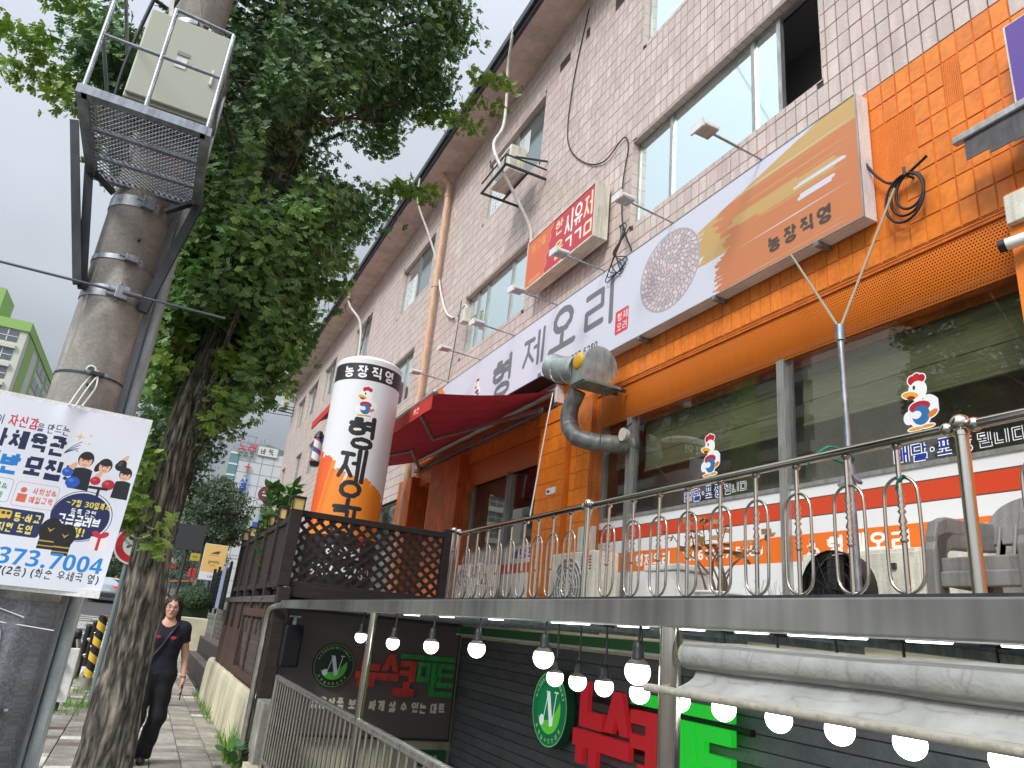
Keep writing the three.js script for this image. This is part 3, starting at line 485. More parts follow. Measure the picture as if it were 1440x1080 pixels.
// floodlights on arms along the top of the long sign
{
  const spots = [[-5.02, 6.8], [-6.58, 6.8], [-8.17, 6.8], [-9.6, 6.8], [-11.2, 6.8], [-12.75, 6.8], [-14.5, 6.8]];
  const labels = ['floodlight nearest the ragged orange end of the long signboard', 'floodlight just right of the red box sign', 'floodlight in front of the lower edge of the red box sign', 'floodlight in front of the window beside the red box sign', 'floodlight below the small white box at the window jamb', 'red-tinged floodlight beside the beige downpipe, above the bird on the sign', 'farthest floodlight, over the left end of the long signboard'];
  const proto = thing('sign_floodlight', labels[0], 'floodlight', [5.1, 6.8, spots[0][0]], 'floodlights above the long signboard'), z = spots[0][0];
  const arm = part(proto, 'arm', [rod([5.1, 6.8, z], [4.34, 6.85, z], 0.011), rod([4.75, 6.823, z], [4.34, 6.85, z], 0.015)], galv);
  part(proto, 'bracket', [bx(5.04, 5.16, 6.78, 6.82, z - 0.03, z + 0.03)], galv);
  const h = part(proto, 'lamp_head', [rbx(4.15, 4.35, 6.84, 6.885, z - 0.095, z + 0.095, 0.01).translate(0, 0, 0)], whiteM);
  part(h, 'reflector', [bx(4.16, 4.34, 6.828, 6.84, z - 0.085, z + 0.085)], alu);
  part(h, 'visor', [bx(4.115, 4.14, 6.8, 6.9, z - 0.1, z + 0.1)], whiteM);
  for (let i = 1; i < spots.length; i++) { const c = copyOf(proto, [5.1, spots[i][1], spots[i][0]], labels[i]); c.rotation.z = rr(-0.04, 0.06); c.rotation.y = rr(-0.12, 0.12); }
}
{ // purple sign and grey awning cut by the right edge of the picture
  const s = thing('purple_sign', 'plain purple signboard above the grey awning at the far right', 'sign', [5.0, 5.6, -1.5]);
  part(s, 'sign_face', [bx(4.98, 4.99, 5.66, 6.38, -2.42, 1.4)], M('purple_print', rgb(98, 70, 150), 0.4)); part(s, 'sign_box', [bx(4.995, 5.19, 5.64, 6.4, -2.44, 1.42)], whiteM);
  const a = thing('grey_awning', 'rolled in grey fabric awning under the purple sign', 'awning', [4.95, 5.3, -1]);
  part(a, 'fabric', (() => { const o = []; for (let k = 0; k < 24; k++) { const z0 = -2.78 + k * 0.175, z1 = z0 + 0.174, b = 5.31 - 0.03 * Math.abs(Math.sin(k * 0.8)) + 0.02 * (k === 0 ? 1 : 0); o.push(bx(4.885, 4.893, b, 5.52, z0, z1)); } return o.concat([bx(4.9, 5.02, 5.53, 5.545, -2.8, 1.4)]); })(), M('grey_canvas', null, 0.9, { map: mottle([92, 90, 92], 0.14, 121, 0.1), metres: 0.6 }));
  part(a, 'front_bar', [rbx(4.86, 4.92, 5.51, 5.575, -2.86, 1.4, 0.012)], alu); part(a, 'cassette', [rbx(5.0, 5.19, 5.46, 5.6, -2.5, 1.4, 0.03)], orangeDark);
  part(a, 'arm', [bar([5.0, 5.45, -1.9], [4.9, 5.5, -0.9], 0.04, 0.06), bar([5.1, 5.42, -2.3], [5.12, 5.3, -2.1], 0.04, 0.1)], orangeDark);
}
{ // red retractable awning
  const zA = -9.5, zB = -16.4, yb = 5.28, yf = 4.78, xb = 5.05, xf = 3.12;
  const a = thing('red_awning', 'open dark red fabric awning with folding arms over the shop entrance', 'awning', [5.0, 4.7, -13]);
  const fab = M('red_canvas', null, 0.85, { map: mottle([176, 24, 50], 0.12, 123, 0.05), metres: 1.2, sheen: 0.4, sheenColor: rgb(160, 40, 50), transmission: 0.12, thickness: 0 });
  const pos = []; const nz = 20, nx = 8, P = (i, k) => { const u = i / nx, z = lerp(zB, zA, k / nz); return [lerp(xb, xf, u), lerp(yb, yf, u) - 0.05 * Math.sin(u * Math.PI) - 0.006 * Math.sin(z * 9), z]; };
  for (let i = 0; i < nx; i++) for (let k = 0; k < nz; k++) pos.push(...P(i, k), ...P(i, k + 1), ...P(i + 1, k + 1), ...P(i, k), ...P(i + 1, k + 1), ...P(i + 1, k));
  const g = new THREE.BufferGeometry(); g.setAttribute('position', new THREE.BufferAttribute(new Float32Array(pos), 3)); g.computeVertexNormals();
  part(a, 'canopy', [g], fab);
  const val = []; for (let k = 0; k < 46; k++) { const z = lerp(zB, zA, k / 46), z2 = lerp(zB, zA, (k + 1) / 46); val.push(bx(xf - 0.05, xf - 0.042, yf - 0.25 + 0.012 * Math.abs(Math.sin(k * 0.7)), yf - 0.02, z, z2)); }
  part(a, 'valance', val, M('red_valance', null, 0.8, { map: mottle([196, 52, 40], 0.1, 125, 0.06), metres: 1.0 }));
  part(a, 'front_bar', [rod([xf - 0.03, yf, zB], [xf - 0.03, yf, zA + 0.03], 0.035, 0.035, 12), ball(xf - 0.03, yf, zA + 0.04, 0.045)], alu);
  part(a, 'roller', [rod([xb + 0.05, yb + 0.02, zB], [xb + 0.05, yb + 0.02, zA + 0.05], 0.06, 0.06, 14), rbx(xb, XF, yb - 0.2, yb + 0.1, zA, zA + 0.06, 0.01)], whiteM);
  part(a, 'hood', [bar([4.9, yb + 0.14, zB], [4.9, yb + 0.14, zA + 0.1], 0.32, 0.015)], blackM);
  part(a, 'wall_bar', [rbx(XF - 0.1, XF - 0.02, yb - 0.24, yb - 0.16, zB, zA, 0.01)], galv);
  for (const [z, el, ef] of [[-9.9, -12.3, -10.3], [-15.9, -13.5, -15.6]]) { const e = [4.1, 4.86, el]; part(a, 'arm', [bar([5.06, 5.06, z], e, 0.06, 0.07, 0.01), bar(e, [xf, 4.72, ef], 0.05, 0.06, 0.01), ball(...e, 0.05), ball(5.06, 5.06, z, 0.06)], alu); }
  const lt = canvasTex(128, 64, (g2) => { g2.fillStyle = '#c43a30'; g2.fillRect(0, 0, 128, 64); text(g2, '화순', 12, 8, 46, { color: '#f2e6da' }); });
  part(a, 'valance_lettering', [quadX(xf - 0.053, yf - 0.2, yf - 0.05, -10.35, -9.95)], M('valance_print', null, 0.8, { map: lt }));
}
{ // maroon awning farther along the upper floor, barber pole, little white box
  const a = thing('maroon_awning', 'small maroon awning high on the wall beyond the striped column sign', 'awning', [4.8, 8.3, -24]);
  const s = shapeExtrude([[5.18, 9.15], [4.3, 8.62], [4.3, 8.35], [4.33, 8.35], [4.33, 8.58], [5.18, 9.1]], 6.2).translate(0, 0, -27.6); part(a, 'canopy', [s], mats.red_canvas); part(a, 'front_strip', [bx(4.28, 4.3, 8.35, 8.62, -27.6, -21.4)], mats.red_valance);
  const b = thing('barber_pole', 'striped barber pole on the wall under the maroon awning', 'barber pole', [4.75, 7.1, -28.2]);
  const bt = canvasTex(64, 64, (g) => { g.fillStyle = '#ddd'; g.fillRect(0, 0, 64, 64); g.lineWidth = 11; for (let k = -2; k < 4; k++) { g.strokeStyle = k % 2 ? '#b83a62' : '#44508c'; g.beginPath(); g.moveTo(-8, k * 32); g.lineTo(72, k * 32 + 40); g.stroke(); } });
  const cy = new THREE.CylinderGeometry(0.17, 0.17, 0.95, 16).translate(4.75, 7.72, -28.2); part(b, 'striped_tube', [cy], M('barber_print', null, 0.3, { map: bt }));
  part(b, 'cap', [new THREE.CylinderGeometry(0.16, 0.21, 0.16, 16).translate(4.75, 8.28, -28.2), ball(4.75, 8.38, -28.2, 0.12), new THREE.CylinderGeometry(0.21, 0.15, 0.18, 16).translate(4.75, 7.16, -28.2)], blackM); part(b, 'bracket', [bx(4.75, XF, 7.3, 7.36, -28.22, -28.18), bx(4.75, XF, 8.1, 8.16, -28.22, -28.18)], darkSteel);
  const j = thing('junction_box', 'small white box on the window jamb left of the red box sign', 'junction box', [5.15, 8.15, -14.2]);
  part(j, 'housing', [rbx(5.02, XF, 8.17, 8.52, -14.32, -14.08, 0.02)], creamM); part(j, 'cable_entry', [tube([[5.12, 8.52, -14.2], [5.1, 8.64, -14.25], [5.13, 8.66, -14.6], [5.16, 8.62, -14.9]], 0.022)], hoseM);
}
// air conditioner outdoor units
const fanGrey = M('fan_grey', rgb(120, 120, 114), 0.7);
function acUnit(t, x0, x1, y0, y1, z0, z1, face, fan = 1) { // the fan looks to -X or +Z
  part(t, 'housing', [rbx(x0, x1, y0, y1, z0, z1, 0.02)], creamM);
  const r = Math.min(y1 - y0, face === 'x' ? z1 - z0 : x1 - x0) * 0.42, c = face === 'x' ? [x0 - 0.004, (y0 + y1) / 2, z0 + (z1 - z0) * 0.42] : [(x0 + x1) / 2, (y0 + y1) / 2, z1 + 0.004];
  const rings = []; for (let k = 1; k <= 6; k++) rings.push(new THREE.TorusGeometry(r * k / 6, 0.006, 4, 28)); for (let k = 0; k < 6; k++) rings.push(new THREE.BoxGeometry(0.008, 2 * r, 0.008).rotateZ(k * Math.PI / 6));
  const grille = merge(rings); if (face === 'x') grille.rotateY(-Math.PI / 2); grille.translate(...c);
  const disc = new THREE.CircleGeometry(r, 28); if (face === 'x') disc.rotateY(-Math.PI / 2); disc.translate(c[0] + (face === 'x' ? 0.002 : 0), c[1], c[2] + (face === 'x' ? 0 : -0.002));
  part(t, 'fan_opening', [disc], fanGrey); part(t, 'fan_grille', [grille], whiteM);
  part(t, 'vent_slots', Array.from({ length: 5 }, (_, k) => (face === 'x' ? bx(x0 - 0.003, x0 + 0.001, y1 - 0.08 - k * 0.035, y1 - 0.065 - k * 0.035, z1 - 0.28, z1 - 0.06) : bx(x1 - 0.28, x1 - 0.06, y1 - 0.08 - k * 0.035, y1 - 0.065 - k * 0.035, z1 - 0.001, z1 + 0.003))), mats.dark_interior);
}
{
  const a = thing('air_conditioner', 'white outdoor air conditioner on a rusty bracket in front of the third floor window', 'air conditioner', [4.8, 9.9, -11.2]);
  acUnit(a, 4.45, 4.8, 10.12, 10.72, -11.85, -11.0, 'x');
  part(a, 'bracket', [bar([XF, 10.08, -12], [4.3, 10.08, -12], 0.04), bar([XF, 10.08, -10.85], [4.3, 10.08, -10.85], 0.04), bar([4.32, 10.08, -12], [4.32, 10.08, -10.85], 0.04), bar([4.8, 10.08, -12], [4.8, 10.08, -10.85], 0.04), bar([XF, 10.5, -10.85], [4.5, 10.32, -10.85], 0.03), bar([4.3, 10.3, -10.85], [XF, 10.3, -10.85], 0.025), bar([4.3, 10.08, -10.85], [4.3, 10.3, -10.85], 0.025), bar([4.3, 10.3, -12], [4.3, 10.3, -10.85], 0.025)], darkSteel);
  const b = thing('air_conditioner', 'tiny outdoor unit high at the far end corner of the tiled building', 'air conditioner', [4.8, 12.2, -41]);
  acUnit(b, 4.5, 4.85, 12.45, 13.05, -41.4, -40.5, 'x'); part(b, 'bracket', [bar([XF, 12.4, -41.3], [4.4, 12.4, -41.3], 0.05), bar([XF, 12.4, -40.6], [4.4, 12.4, -40.6], 0.05), bar([4.42, 12.4, -41.3], [4.42, 12.4, -40.6], 0.05)], darkSteel);
}
// pipes, hoses, cables
solo('downpipe', [rod([5.05, 1.9, -16.7], [5.05, 13.3, -16.7], 0.09, 0.09, 14), rod([5.05, 13.3, -16.7], [4.8, 13.55, -16.7], 0.09, 0.09, 14), ...[3.5, 6.8, 10.1, 12.9].map((y) => rod([5.05, y, -16.7], [5.05, y + 0.09, -16.7], 0.105, 0.105, 14))], pipeM, 'beige rainwater downpipe running down the pink tiled wall', 'downpipe');
solo('drain_hose', [tube([[4.36, 14.1, -11.4], [4.33, 13.7, -11.35], [4.45, 13.2, -11.7], [4.55, 12.3, -11.8], [4.5, 11.6, -11.7], [4.25, 10.9, -11.45], [4.3, 10.2, -11.1], [4.8, 9.5, -11.1], [5.1, 9.0, -11.1], [5.12, 8.5, -11.1]], 0.035, 8, 70)], hoseM, 'white drain hose hanging from the eave past the bracketed air conditioner', 'hose');
solo('drain_hose', [tube([[4.36, 13.95, -17.4], [4.4, 13.0, -17.45], [4.8, 12.0, -17.3], [5.1, 11.0, -17.0], [5.12, 9.9, -16.4], [5.14, 9.0, -15.7], [5.14, 8.63, -15.1]], 0.03, 8, 60)], hoseM, 'white drain hose twisting round the beige downpipe', 'hose');
solo('drain_hose', [tube([[4.36, 13.95, -25.6], [4.5, 13.0, -25.7], [4.95, 12.2, -25.3], [5.05, 10.5, -24.9], [5.1, 9.3, -24.7]], 0.05, 8, 50)], hoseM, 'white drain hose on the far eave above the column sign', 'hose');
solo('wall_cable', [tube([[5.19, 13.3, -9.6], [5.18, 11.7, -10.0], [5.18, 10.4, -10.0], [5.18, 9.5, -9.3], [5.17, 9.1, -8.6], [5.17, 9.2, -8.05], [5.18, 9.0, -7.95], [5.15, 8.3, -8.0], [5.12, 7.5, -7.9], [5.1, 6.9, -7.6]], 0.012, 6, 90)], rubberM, 'thin black cable looping down the tiles to the window corner', 'cable');
solo('cable_tangle', [0, 1, 2, 3].map((k) => tube([[5.1, 7.5, -7.95], [5.03 - k * 0.01, 7.2 + k * 0.03, -7.8 + k * 0.06], [4.97, 6.75 - k * 0.07, -7.9 - k * 0.05], [5.0, 6.55 + k * 0.06, -7.7 + k * 0.05], [4.98, 6.95, -7.82 - k * 0.03], [5.06, 7.3, -7.6]], 0.008, 5, 50)), rubberM, 'tangle of thin black wire over the top edge of the long signboard', 'cable');
solo('wall_cable', [tube([[5.17, 9.0, -14.8], [5.16, 7.9, -14.85], [5.16, 6.85, -15.0]], 0.01, 5, 20), tube([[5.17, 12.4, -25.0], [5.1, 10, -25.2], [5.1, 7.3, -25.3], [5.15, 5.4, -25.4]], 0.02, 5, 40)], rubberM, 'black cable running down the tiles beside the small white box', 'cable');
{ const c = thing('cable_coil', 'coil of black cable hooked on the orange tiles beside the signboard', 'cable', [5.15, 5.5, -3.5]);
  const loops = []; for (let k = 0; k < 3; k++) { const pts = []; for (let i = 0; i <= 28; i++) { const a = i / 28 * 6.283; pts.push([5.13 - 0.012 * k, 5.52 - 0.03 * k + (0.17 + 0.03 * k) * Math.cos(a), -3.42 + (0.13 + 0.025 * k) * Math.sin(a) - 0.02 * k]); } loops.push(tube(pts, 0.012, 6, 60)); } part(c, 'loops', loops, rubberM);
  part(c, 'lead', [tube([[5.1, 6.02, -3.8], [5.12, 5.85, -3.72], [5.13, 5.7, -3.6], [5.13, 5.68, -3.5], [5.11, 5.72, -3.3], [5.1, 5.74, -3.22]], 0.013, 6, 40)], rubberM); part(c, 'hook', [rod([XF, 5.68, -3.42], [5.08, 5.66, -3.42], 0.012), rod([5.08, 5.66, -3.42], [5.08, 5.74, -3.42], 0.012)], darkSteel); }
{ const c = thing('security_camera', 'small white security camera under a grey box at the right edge', 'camera', [5.15, 4.6, -2.6]);
  part(c, 'junction_box', [rbx(5.0, 5.2, 4.72, 4.96, -2.63, -2.4, 0.01)], creamM); const b = part(c, 'camera_body', [rod([5.0, 4.55, -2.42], [4.94, 4.53, -2.62], 0.045, 0.045, 14)], whiteM); part(b, 'lens', [rod([4.94, 4.53, -2.62], [4.927, 4.525, -2.665], 0.047, 0.047, 14)], blackM); part(c, 'mount', [rod([5.1, 4.72, -2.5], [5.03, 4.58, -2.46], 0.015)], whiteM); }
{ // extractor fan and its ducting
  const d = thing('extractor_fan', 'grey sheet metal extractor fan with yellow motor cap and ribbed duct', 'extractor fan', [4.9, 4.9, -7.9]);
  const duct = M('duct_metal', null, 0.4, { map: mottle([172, 180, 176], 0.16, 131, 0.16), metres: 0.7, metalness: 0.55 }), ductDark = M('dark_duct', null, 0.5, { map: mottle([132, 132, 128], 0.2, 133, 0.14), metres: 0.6, metalness: 0.45 }), green = M('grey_green_steel', null, 0.45, { map: mottle([128, 146, 138], 0.14, 135), metres: 0.5, metalness: 0.3 });
  // housing: a scroll seen end on, its axis along the street
  const sc = []; for (let i = 0; i <= 26; i++) { const a = lerp(-0.5, 1, i / 26) * Math.PI; sc.push([0.24 * Math.cos(a) * (1 + 0.1 * i / 26), 0.24 * Math.sin(a) * (1 + 0.1 * i / 26)]); } sc.push([-0.27, -0.24]);
  const hs = shapeExtrude(sc.map(([x, y]) => [x * 1.02, y * 1.06]), 0.3).rotateY(0).translate(4.78, 5.1, -8.02); part(d, 'housing', [hs], duct);
  part(d, 'side_plate', [shapeExtrude(sc.map(([x, y]) => [x * 1.05, y * 1.1]), 0.015).translate(4.78, 5.1, -8.045)], green);
  const mc = part(d, 'motor_cap', [lathe([[0, 0.06], [0.08, 0.058], [0.12, 0.03], [0.125, 0]], 24).rotateX(-Math.PI / 2).translate(4.77, 5.1, -8.05), lathe([[0, 0.06], [0.08, 0.058], [0.12, 0.03], [0.125, 0]], 24).rotateZ(Math.PI / 2).translate(4.53, 5.14, -7.88)], M('yellow_enamel', rgb(232, 176, 24), 0.4));
  part(d, 'base_plate', [rbx(4.54, 5.1, 4.82, 4.86, -8.05, -7.7, 0.005)], green);
  const seg = []; const jet = [[4.62, 5.1, -8.04], [4.58, 5.13, -8.22], [4.53, 5.18, -8.4], [4.48, 5.26, -8.56]]; for (let i = 0; i < 3; i++) seg.push(rod(jet[i], jet[i + 1], 0.185 + 0.004 * i, 0.19, 24, true)); part(d, 'outlet', seg, duct);
  const path = new THREE.CatmullRomCurve3([V(4.72, 4.86, -8.2), V(4.7, 4.62, -8.34), V(4.7, 4.4, -8.34), V(4.75, 4.21, -8.22), V(4.9, 4.13, -8.06), V(5.12, 4.12, -7.93), V(5.42, 4.15, -7.86)]);
  const fr = path.computeFrenetFrames(90), pos = [], R = (t) => 0.118 + (t < 0.32 ? 0.016 * (Math.abs(Math.sin(t * 130)) - 0.5) : 0.008 * Math.pow(Math.abs(Math.sin(t * 22)), 10)), ring = (i) => { const p = path.getPointAt(i / 90), o = []; for (let k = 0; k <= 22; k++) { const a = k / 22 * 6.2832; o.push(p.clone().addScaledVector(fr.normals[i], R(i / 90) * Math.cos(a)).addScaledVector(fr.binormals[i], R(i / 90) * Math.sin(a))); } return o; };
  let A = ring(0); for (let i = 1; i <= 90; i++) { const B = ring(i); for (let k = 0; k < 22; k++) for (const p of [A[k], B[k], B[k + 1], A[k], B[k + 1], A[k + 1]]) pos.push(p.x, p.y, p.z); A = B; }
  let g = new THREE.BufferGeometry(); g.setAttribute('position', new THREE.BufferAttribute(new Float32Array(pos), 3)); g = mergeVertices(g, 1e-4); g.computeVertexNormals(); part(d, 'ribbed_duct', [g], ductDark);
  part(d, 'clamp', [new THREE.TorusGeometry(0.125, 0.008, 6, 26).rotateY(1.0).translate(4.9, 4.13, -8.06)], galv);
  part(d, 'support', [bar([5.0, 4.84, -7.75], [XF, 4.84, -7.75], 0.04), bar([5.0, 4.85, -7.95], [XF, 4.85, -7.95], 0.04), rod([4.84, 4.83, -7.72], [4.84, 4.0, -7.74], 0.006)], darkSteel);
  const lampx = thing('spotlight', 'small round spotlight beside the duct above the shop glazing', 'spotlight', [5.2, 4.3, -7.75]); part(lampx, 'housing', [rod([5.16, 4.22, -7.72], [5.24, 4.22, -7.72], 0.09, 0.07, 16)], creamM); part(lampx, 'bracket', [bar([5.2, 4.3, -7.72], [5.3, 4.4, -7.72], 0.02)], darkSteel);
}
// ---------------------------------------------------------------- terrace, railing and the things on it
const RB = 1.95, FLOOR = 1.72; // top of the kerb under the railing, and the terrace behind it
struct('terrace', [bx(3.66, XF + 0.2, 1.78, FLOOR, -17.2, 4)], concreteM, 'raised concrete terrace in front of the shop');
{
  const r = thing('steel_railing', 'polished steel terrace railing with looped balusters and ball topped posts', 'railing', [3.7, RB, -4]);
  const posts = [-9.42, -6.06, -2.32, 1.42];
  const post = (z, hgt = 2.86) => { const p = part(r, 'post', [rod([3.7, RB, z], [3.7, hgt - 0.06, z], 0.034, 0.034, 16), lathe([[0.055, 0], [0.05, 0.012], [0.036, 0.02]], 16).translate(3.7, RB, z), rod([3.7, hgt - 0.07, z], [3.7, hgt - 0.045, z], 0.04, 0.04, 16)], steel); part(p, 'ball', [ball(3.7, hgt, z, 0.052, 20, 14)], steel); };
  posts.forEach((z) => post(z)); post(-9.62, 2.9);
  for (let i = 0; i < 3; i++) part(r, 'handrail', [rod([3.7, 2.84, posts[i] + 0.05], [3.7, 2.84, posts[i + 1] - 0.05], 0.029, 0.029, 16), ball(3.7, 2.84, posts[i] + 0.075, 0.04), ball(3.7, 2.84, posts[i + 1] - 0.075, 0.04)], steel);
  part(r, 'short_rail', [rod([3.7, 2.62, -9.6], [3.7, 2.62, -9.44], 0.014)], steel);
  const prof = [[0.0145, 0], [0.0145, 0.3]]; for (const [c, n] of [[0.3, 4], [0.46, 4]]) for (let k = 0; k < n; k++) prof.push([0.012, c + k * 0.034], [0.0245, c + k * 0.034 + 0.017]); prof.push([0.0145, 0.62], [0.0145, 0.87]); prof.sort((a, b) => a[1] - b[1]);
  const rodG = lathe(prof, 10), loopPts = []; for (let i = 0; i <= 10; i++) { const a = Math.PI * i / 10; loopPts.push([0, 0.56 + 0.105 * Math.sin(a), 0.105 * Math.cos(a)]); } for (let i = 0; i <= 10; i++) { const a = Math.PI + Math.PI * i / 10; loopPts.push([0, 0.125 + 0.105 * Math.sin(a), 0.105 * Math.cos(a)]); }
  const loopG = tube(loopPts, 0.0105, 7, 60, true), cap = lathe([[0.012, 0.84], [0.026, 0.855], [0.03, 0.865]], 12);
  for (let i = 0; i < 3; i++) for (let k = 1; k <= 9; k++) { const z = lerp(posts[i], posts[i + 1], k / 10) + rr(-0.012, 0.012); const b = part(r, 'baluster', [rodG.clone().translate(3.7, RB, z), cap.clone().translate(3.7, RB - 0.01, z)], steel); part(b, 'loop', [loopG.clone().translate(3.7, RB + 0.01, z)], steel); }
}
{ // thin pole with two stays, tied to the railing
  const p = thing('stay_pole', 'thin galvanised pole tied to the railing with a forked pair of stays', 'pole', [4.1, FLOOR, -3.4]);
  part(p, 'pole', [rod([4.05, FLOOR, -3.3], [4.05, 3.82, -3.33], 0.022, 0.022, 12)], galv);
  part(p, 'collar', [rod([4.05, 3.78, -3.33], [4.05, 3.9, -3.33], 0.034, 0.034, 12), rod([4.05, 2.72, -3.31], [4.05, 2.86, -3.31], 0.03, 0.026, 12), bar([4.05, 2.8, -3.31], [4.02, 2.72, -3.39], 0.03, 0.02), bar([4.05, 2.8, -3.31], [4.02, 2.72, -3.22], 0.03, 0.02)], galv);
  for (const e of [[5.15, 5.66, -3.56], [5.03, 5.44, -4.66]]) part(p, 'stay', [rod([4.05, 3.87, -3.33], e, 0.011)], M('rope_grey', rgb(150, 140, 118), 0.8));
  solo('green_tie', [tube([[3.68, 2.86, -3.25], [3.72, 2.9, -3.2], [4.04, 2.9, -3.28], [4.08, 2.88, -3.34], [3.7, 2.86, -3.3], [3.69, 2.8, -3.35]], 0.009, 6, 40), tube([[3.72, 2.56, -2.74], [3.69, 2.6, -2.7], [3.68, 2.62, -2.66]], 0.012, 6, 20)], M('green_twine', rgb(40, 130, 104), 0.8), 'green twine knotted round the thin pole and the handrail', 'twine');
}
solo('awning_cord', [tube([[4.98, 5.2, -9.42], [4.57, 4.4, -8.77], [4.17, 3.6, -8.12], [3.76, 2.8, -7.45]], 0.009, 6, 40)], whiteM, 'white cord slanting from the red awning down to the railing', 'cord');
{ // on the terrace
  const a = thing('air_conditioner', 'cream outdoor air conditioner behind the railing beside the orange pier', 'air conditioner', [4.75, FLOOR, -7.7]); acUnit(a, 4.6, 4.95, FLOOR + 0.06, 2.62, -8.35, -7.35, 'x'); part(a, 'feet', [bx(4.62, 4.92, FLOOR, FLOOR + 0.06, -8.2, -8.1), bx(4.62, 4.92, FLOOR, FLOOR + 0.06, -7.6, -7.5)], darkSteel);
  const b = thing('air_conditioner', 'cream outdoor air conditioner behind the railing near the lattice fence', 'air conditioner', [4.75, FLOOR, -11.2]); acUnit(b, 4.6, 4.95, FLOOR + 0.06, 2.62, -11.8, -10.7, 'x'); part(b, 'feet', [bx(4.62, 4.92, FLOOR, FLOOR + 0.06, -11.7, -11.6), bx(4.62, 4.92, FLOOR, FLOOR + 0.06, -10.95, -10.85)], darkSteel);
  const c = thing('storage_cabinet', 'low pale grey cabinet below the orange lettering on the terrace', 'cabinet', [5.1, FLOOR, -3.4]); part(c, 'body', [rbx(4.92, 5.3, FLOOR, 2.45, -4.56, -2.4, 0.01)], creamM); for (let k = 0; k < 2; k++) { const d = part(c, 'door', [rbx(4.9, 4.918, FLOOR + 0.04, 2.42, -4.54 + k * 1.09, -3.48 + k * 1.05, 0.006)], creamM); part(d, 'latch', [bx(4.88, 4.9, 2.36, 2.4, -4.3 + k * 1.2, -4.24 + k * 1.2), bx(4.88, 4.9, 2.3, 2.34, -3.7 + k * 1.2, -3.66 + k * 1.2)], darkSteel); }
  const f = thing('floor_fan', 'black industrial floor fan in front of the grey cabinet', 'fan', [4.5, FLOOR, -3.86]); const ringsF = []; for (let k = 1; k < 6; k++) for (const s of [-1, 1]) ringsF.push(new THREE.TorusGeometry(0.055 * k, 0.004, 4, 26).rotateY(Math.PI / 2).translate(4.5 + s * (0.09 - 0.012 * k), 2.1, -3.86)); for (let k = 0; k < 12; k++) { const q = k / 12 * 6.283; ringsF.push(rod([4.41, 2.1, -3.86], [4.46, 2.1 + 0.275 * Math.sin(q), -3.86 + 0.275 * Math.cos(q)], 0.003, 0.003, 4)); }
  part(f, 'guard', ringsF, blackM); part(f, 'motor_plate', [new THREE.CylinderGeometry(0.27, 0.27, 0.01, 28).rotateZ(Math.PI / 2).translate(4.56, 2.1, -3.86)], blackM); part(f, 'blades', [0, 1, 2].map((k) => new THREE.BoxGeometry(0.02, 0.24, 0.12).rotateY(0.4).translate(0, 0.13, 0).rotateX(k * 2.094).translate(4.5, 2.1, -3.86)), blackM); part(f, 'rim', [new THREE.CylinderGeometry(0.285, 0.285, 0.13, 30, 1, true).rotateZ(Math.PI / 2).translate(4.51, 2.1, -3.86)], blackM); part(f, 'stand', [bar([4.5, FLOOR + 0.02, -4.15], [4.5, 1.77, -3.57], 0.05, 0.03), bar([4.4, FLOOR + 0.015, -4.1], [4.62, FLOOR + 0.015, -4.1], 0.03), bar([4.4, FLOOR + 0.015, -3.6], [4.62, FLOOR + 0.015, -3.6], 0.03)], blackM);
  // stacked plastic armchairs
  const grey = M('grey_plastic', null, 0.5, { map: mottle([124, 121, 118], 0.08, 141), metres: 0.5 });
  const mk = (label) => {
    const q = thing('plastic_chair', label, 'chair', [4.35, FLOOR, -2.55], 'stacked grey plastic chairs'), o = (x, y, z) => [4.35 + x, FLOOR + y, -2.55 + z];
    const S = (pts) => part(q, ...pts);
    const dish = []; for (let i = 0; i < 5; i++) dish.push(rbx(4.35 - 0.23 + i * 0.095, 4.35 - 0.23 + i * 0.095 + 0.088, FLOOR + 0.395 - 0.006 * Math.sin(i * 0.8), FLOOR + 0.425, -2.55 - 0.23, -2.55 + 0.23, 0.008)); dish.push(rbx(4.09, 4.12, FLOOR + 0.34, FLOOR + 0.43, -2.8, -2.3, 0.012), rbx(4.12, 4.6, FLOOR + 0.35, FLOOR + 0.42, -2.8, -2.785, 0.006), rbx(4.12, 4.6, FLOOR + 0.35, FLOOR + 0.42, -2.315, -2.3, 0.006)); part(q, 'seat', dish, grey);
    const back = []; for (let i = 0; i < 5; i++) { const z = -2.55 - 0.19 + i * 0.095; back.push(bar([4.57, FLOOR + 0.42, z], [4.645, FLOOR + 0.68, z], 0.066, 0.02, 0.008)); } const top = new THREE.Shape(); top.moveTo(-0.27, 0); top.lineTo(0.27, 0); top.bezierCurveTo(0.27, 0.14, 0.16, 0.2, 0, 0.21); top.bezierCurveTo(-0.16, 0.2, -0.27, 0.14, -0.27, 0); back.push(new THREE.ExtrudeGeometry(top, { depth: 0.02, bevelEnabled: true, bevelSize: 0.008, bevelThickness: 0.008, bevelSegments: 2 }).rotateY(Math.PI / 2).rotateZ(-0.24).translate(4.635, FLOOR + 0.66, -2.55)); part(q, 'backrest', back, grey);
    const side = [[-0.3, 0], [-0.285, 0.55], [-0.25, 0.635], [-0.17, 0.67], [0.08, 0.68], [0.27, 0.7], [0.29, 0.62], [0.06, 0.6], [-0.13, 0.585], [-0.195, 0.54], [-0.21, 0.4], [-0.235, 0]];
    for (const s of [-1, 1]) { part(q, 'armrest', [shapeExtrude(side, 0.045, 0.012).translate(4.35, FLOOR, -2.55 + 0.262 * s - 0.0225)], grey); part(q, 'leg', [bar(o(0.21, 0.41, 0.22 * s), o(0.31, 0.0, 0.25 * s), 0.06, 0.035, 0.008)], grey); }
    return q;
  };
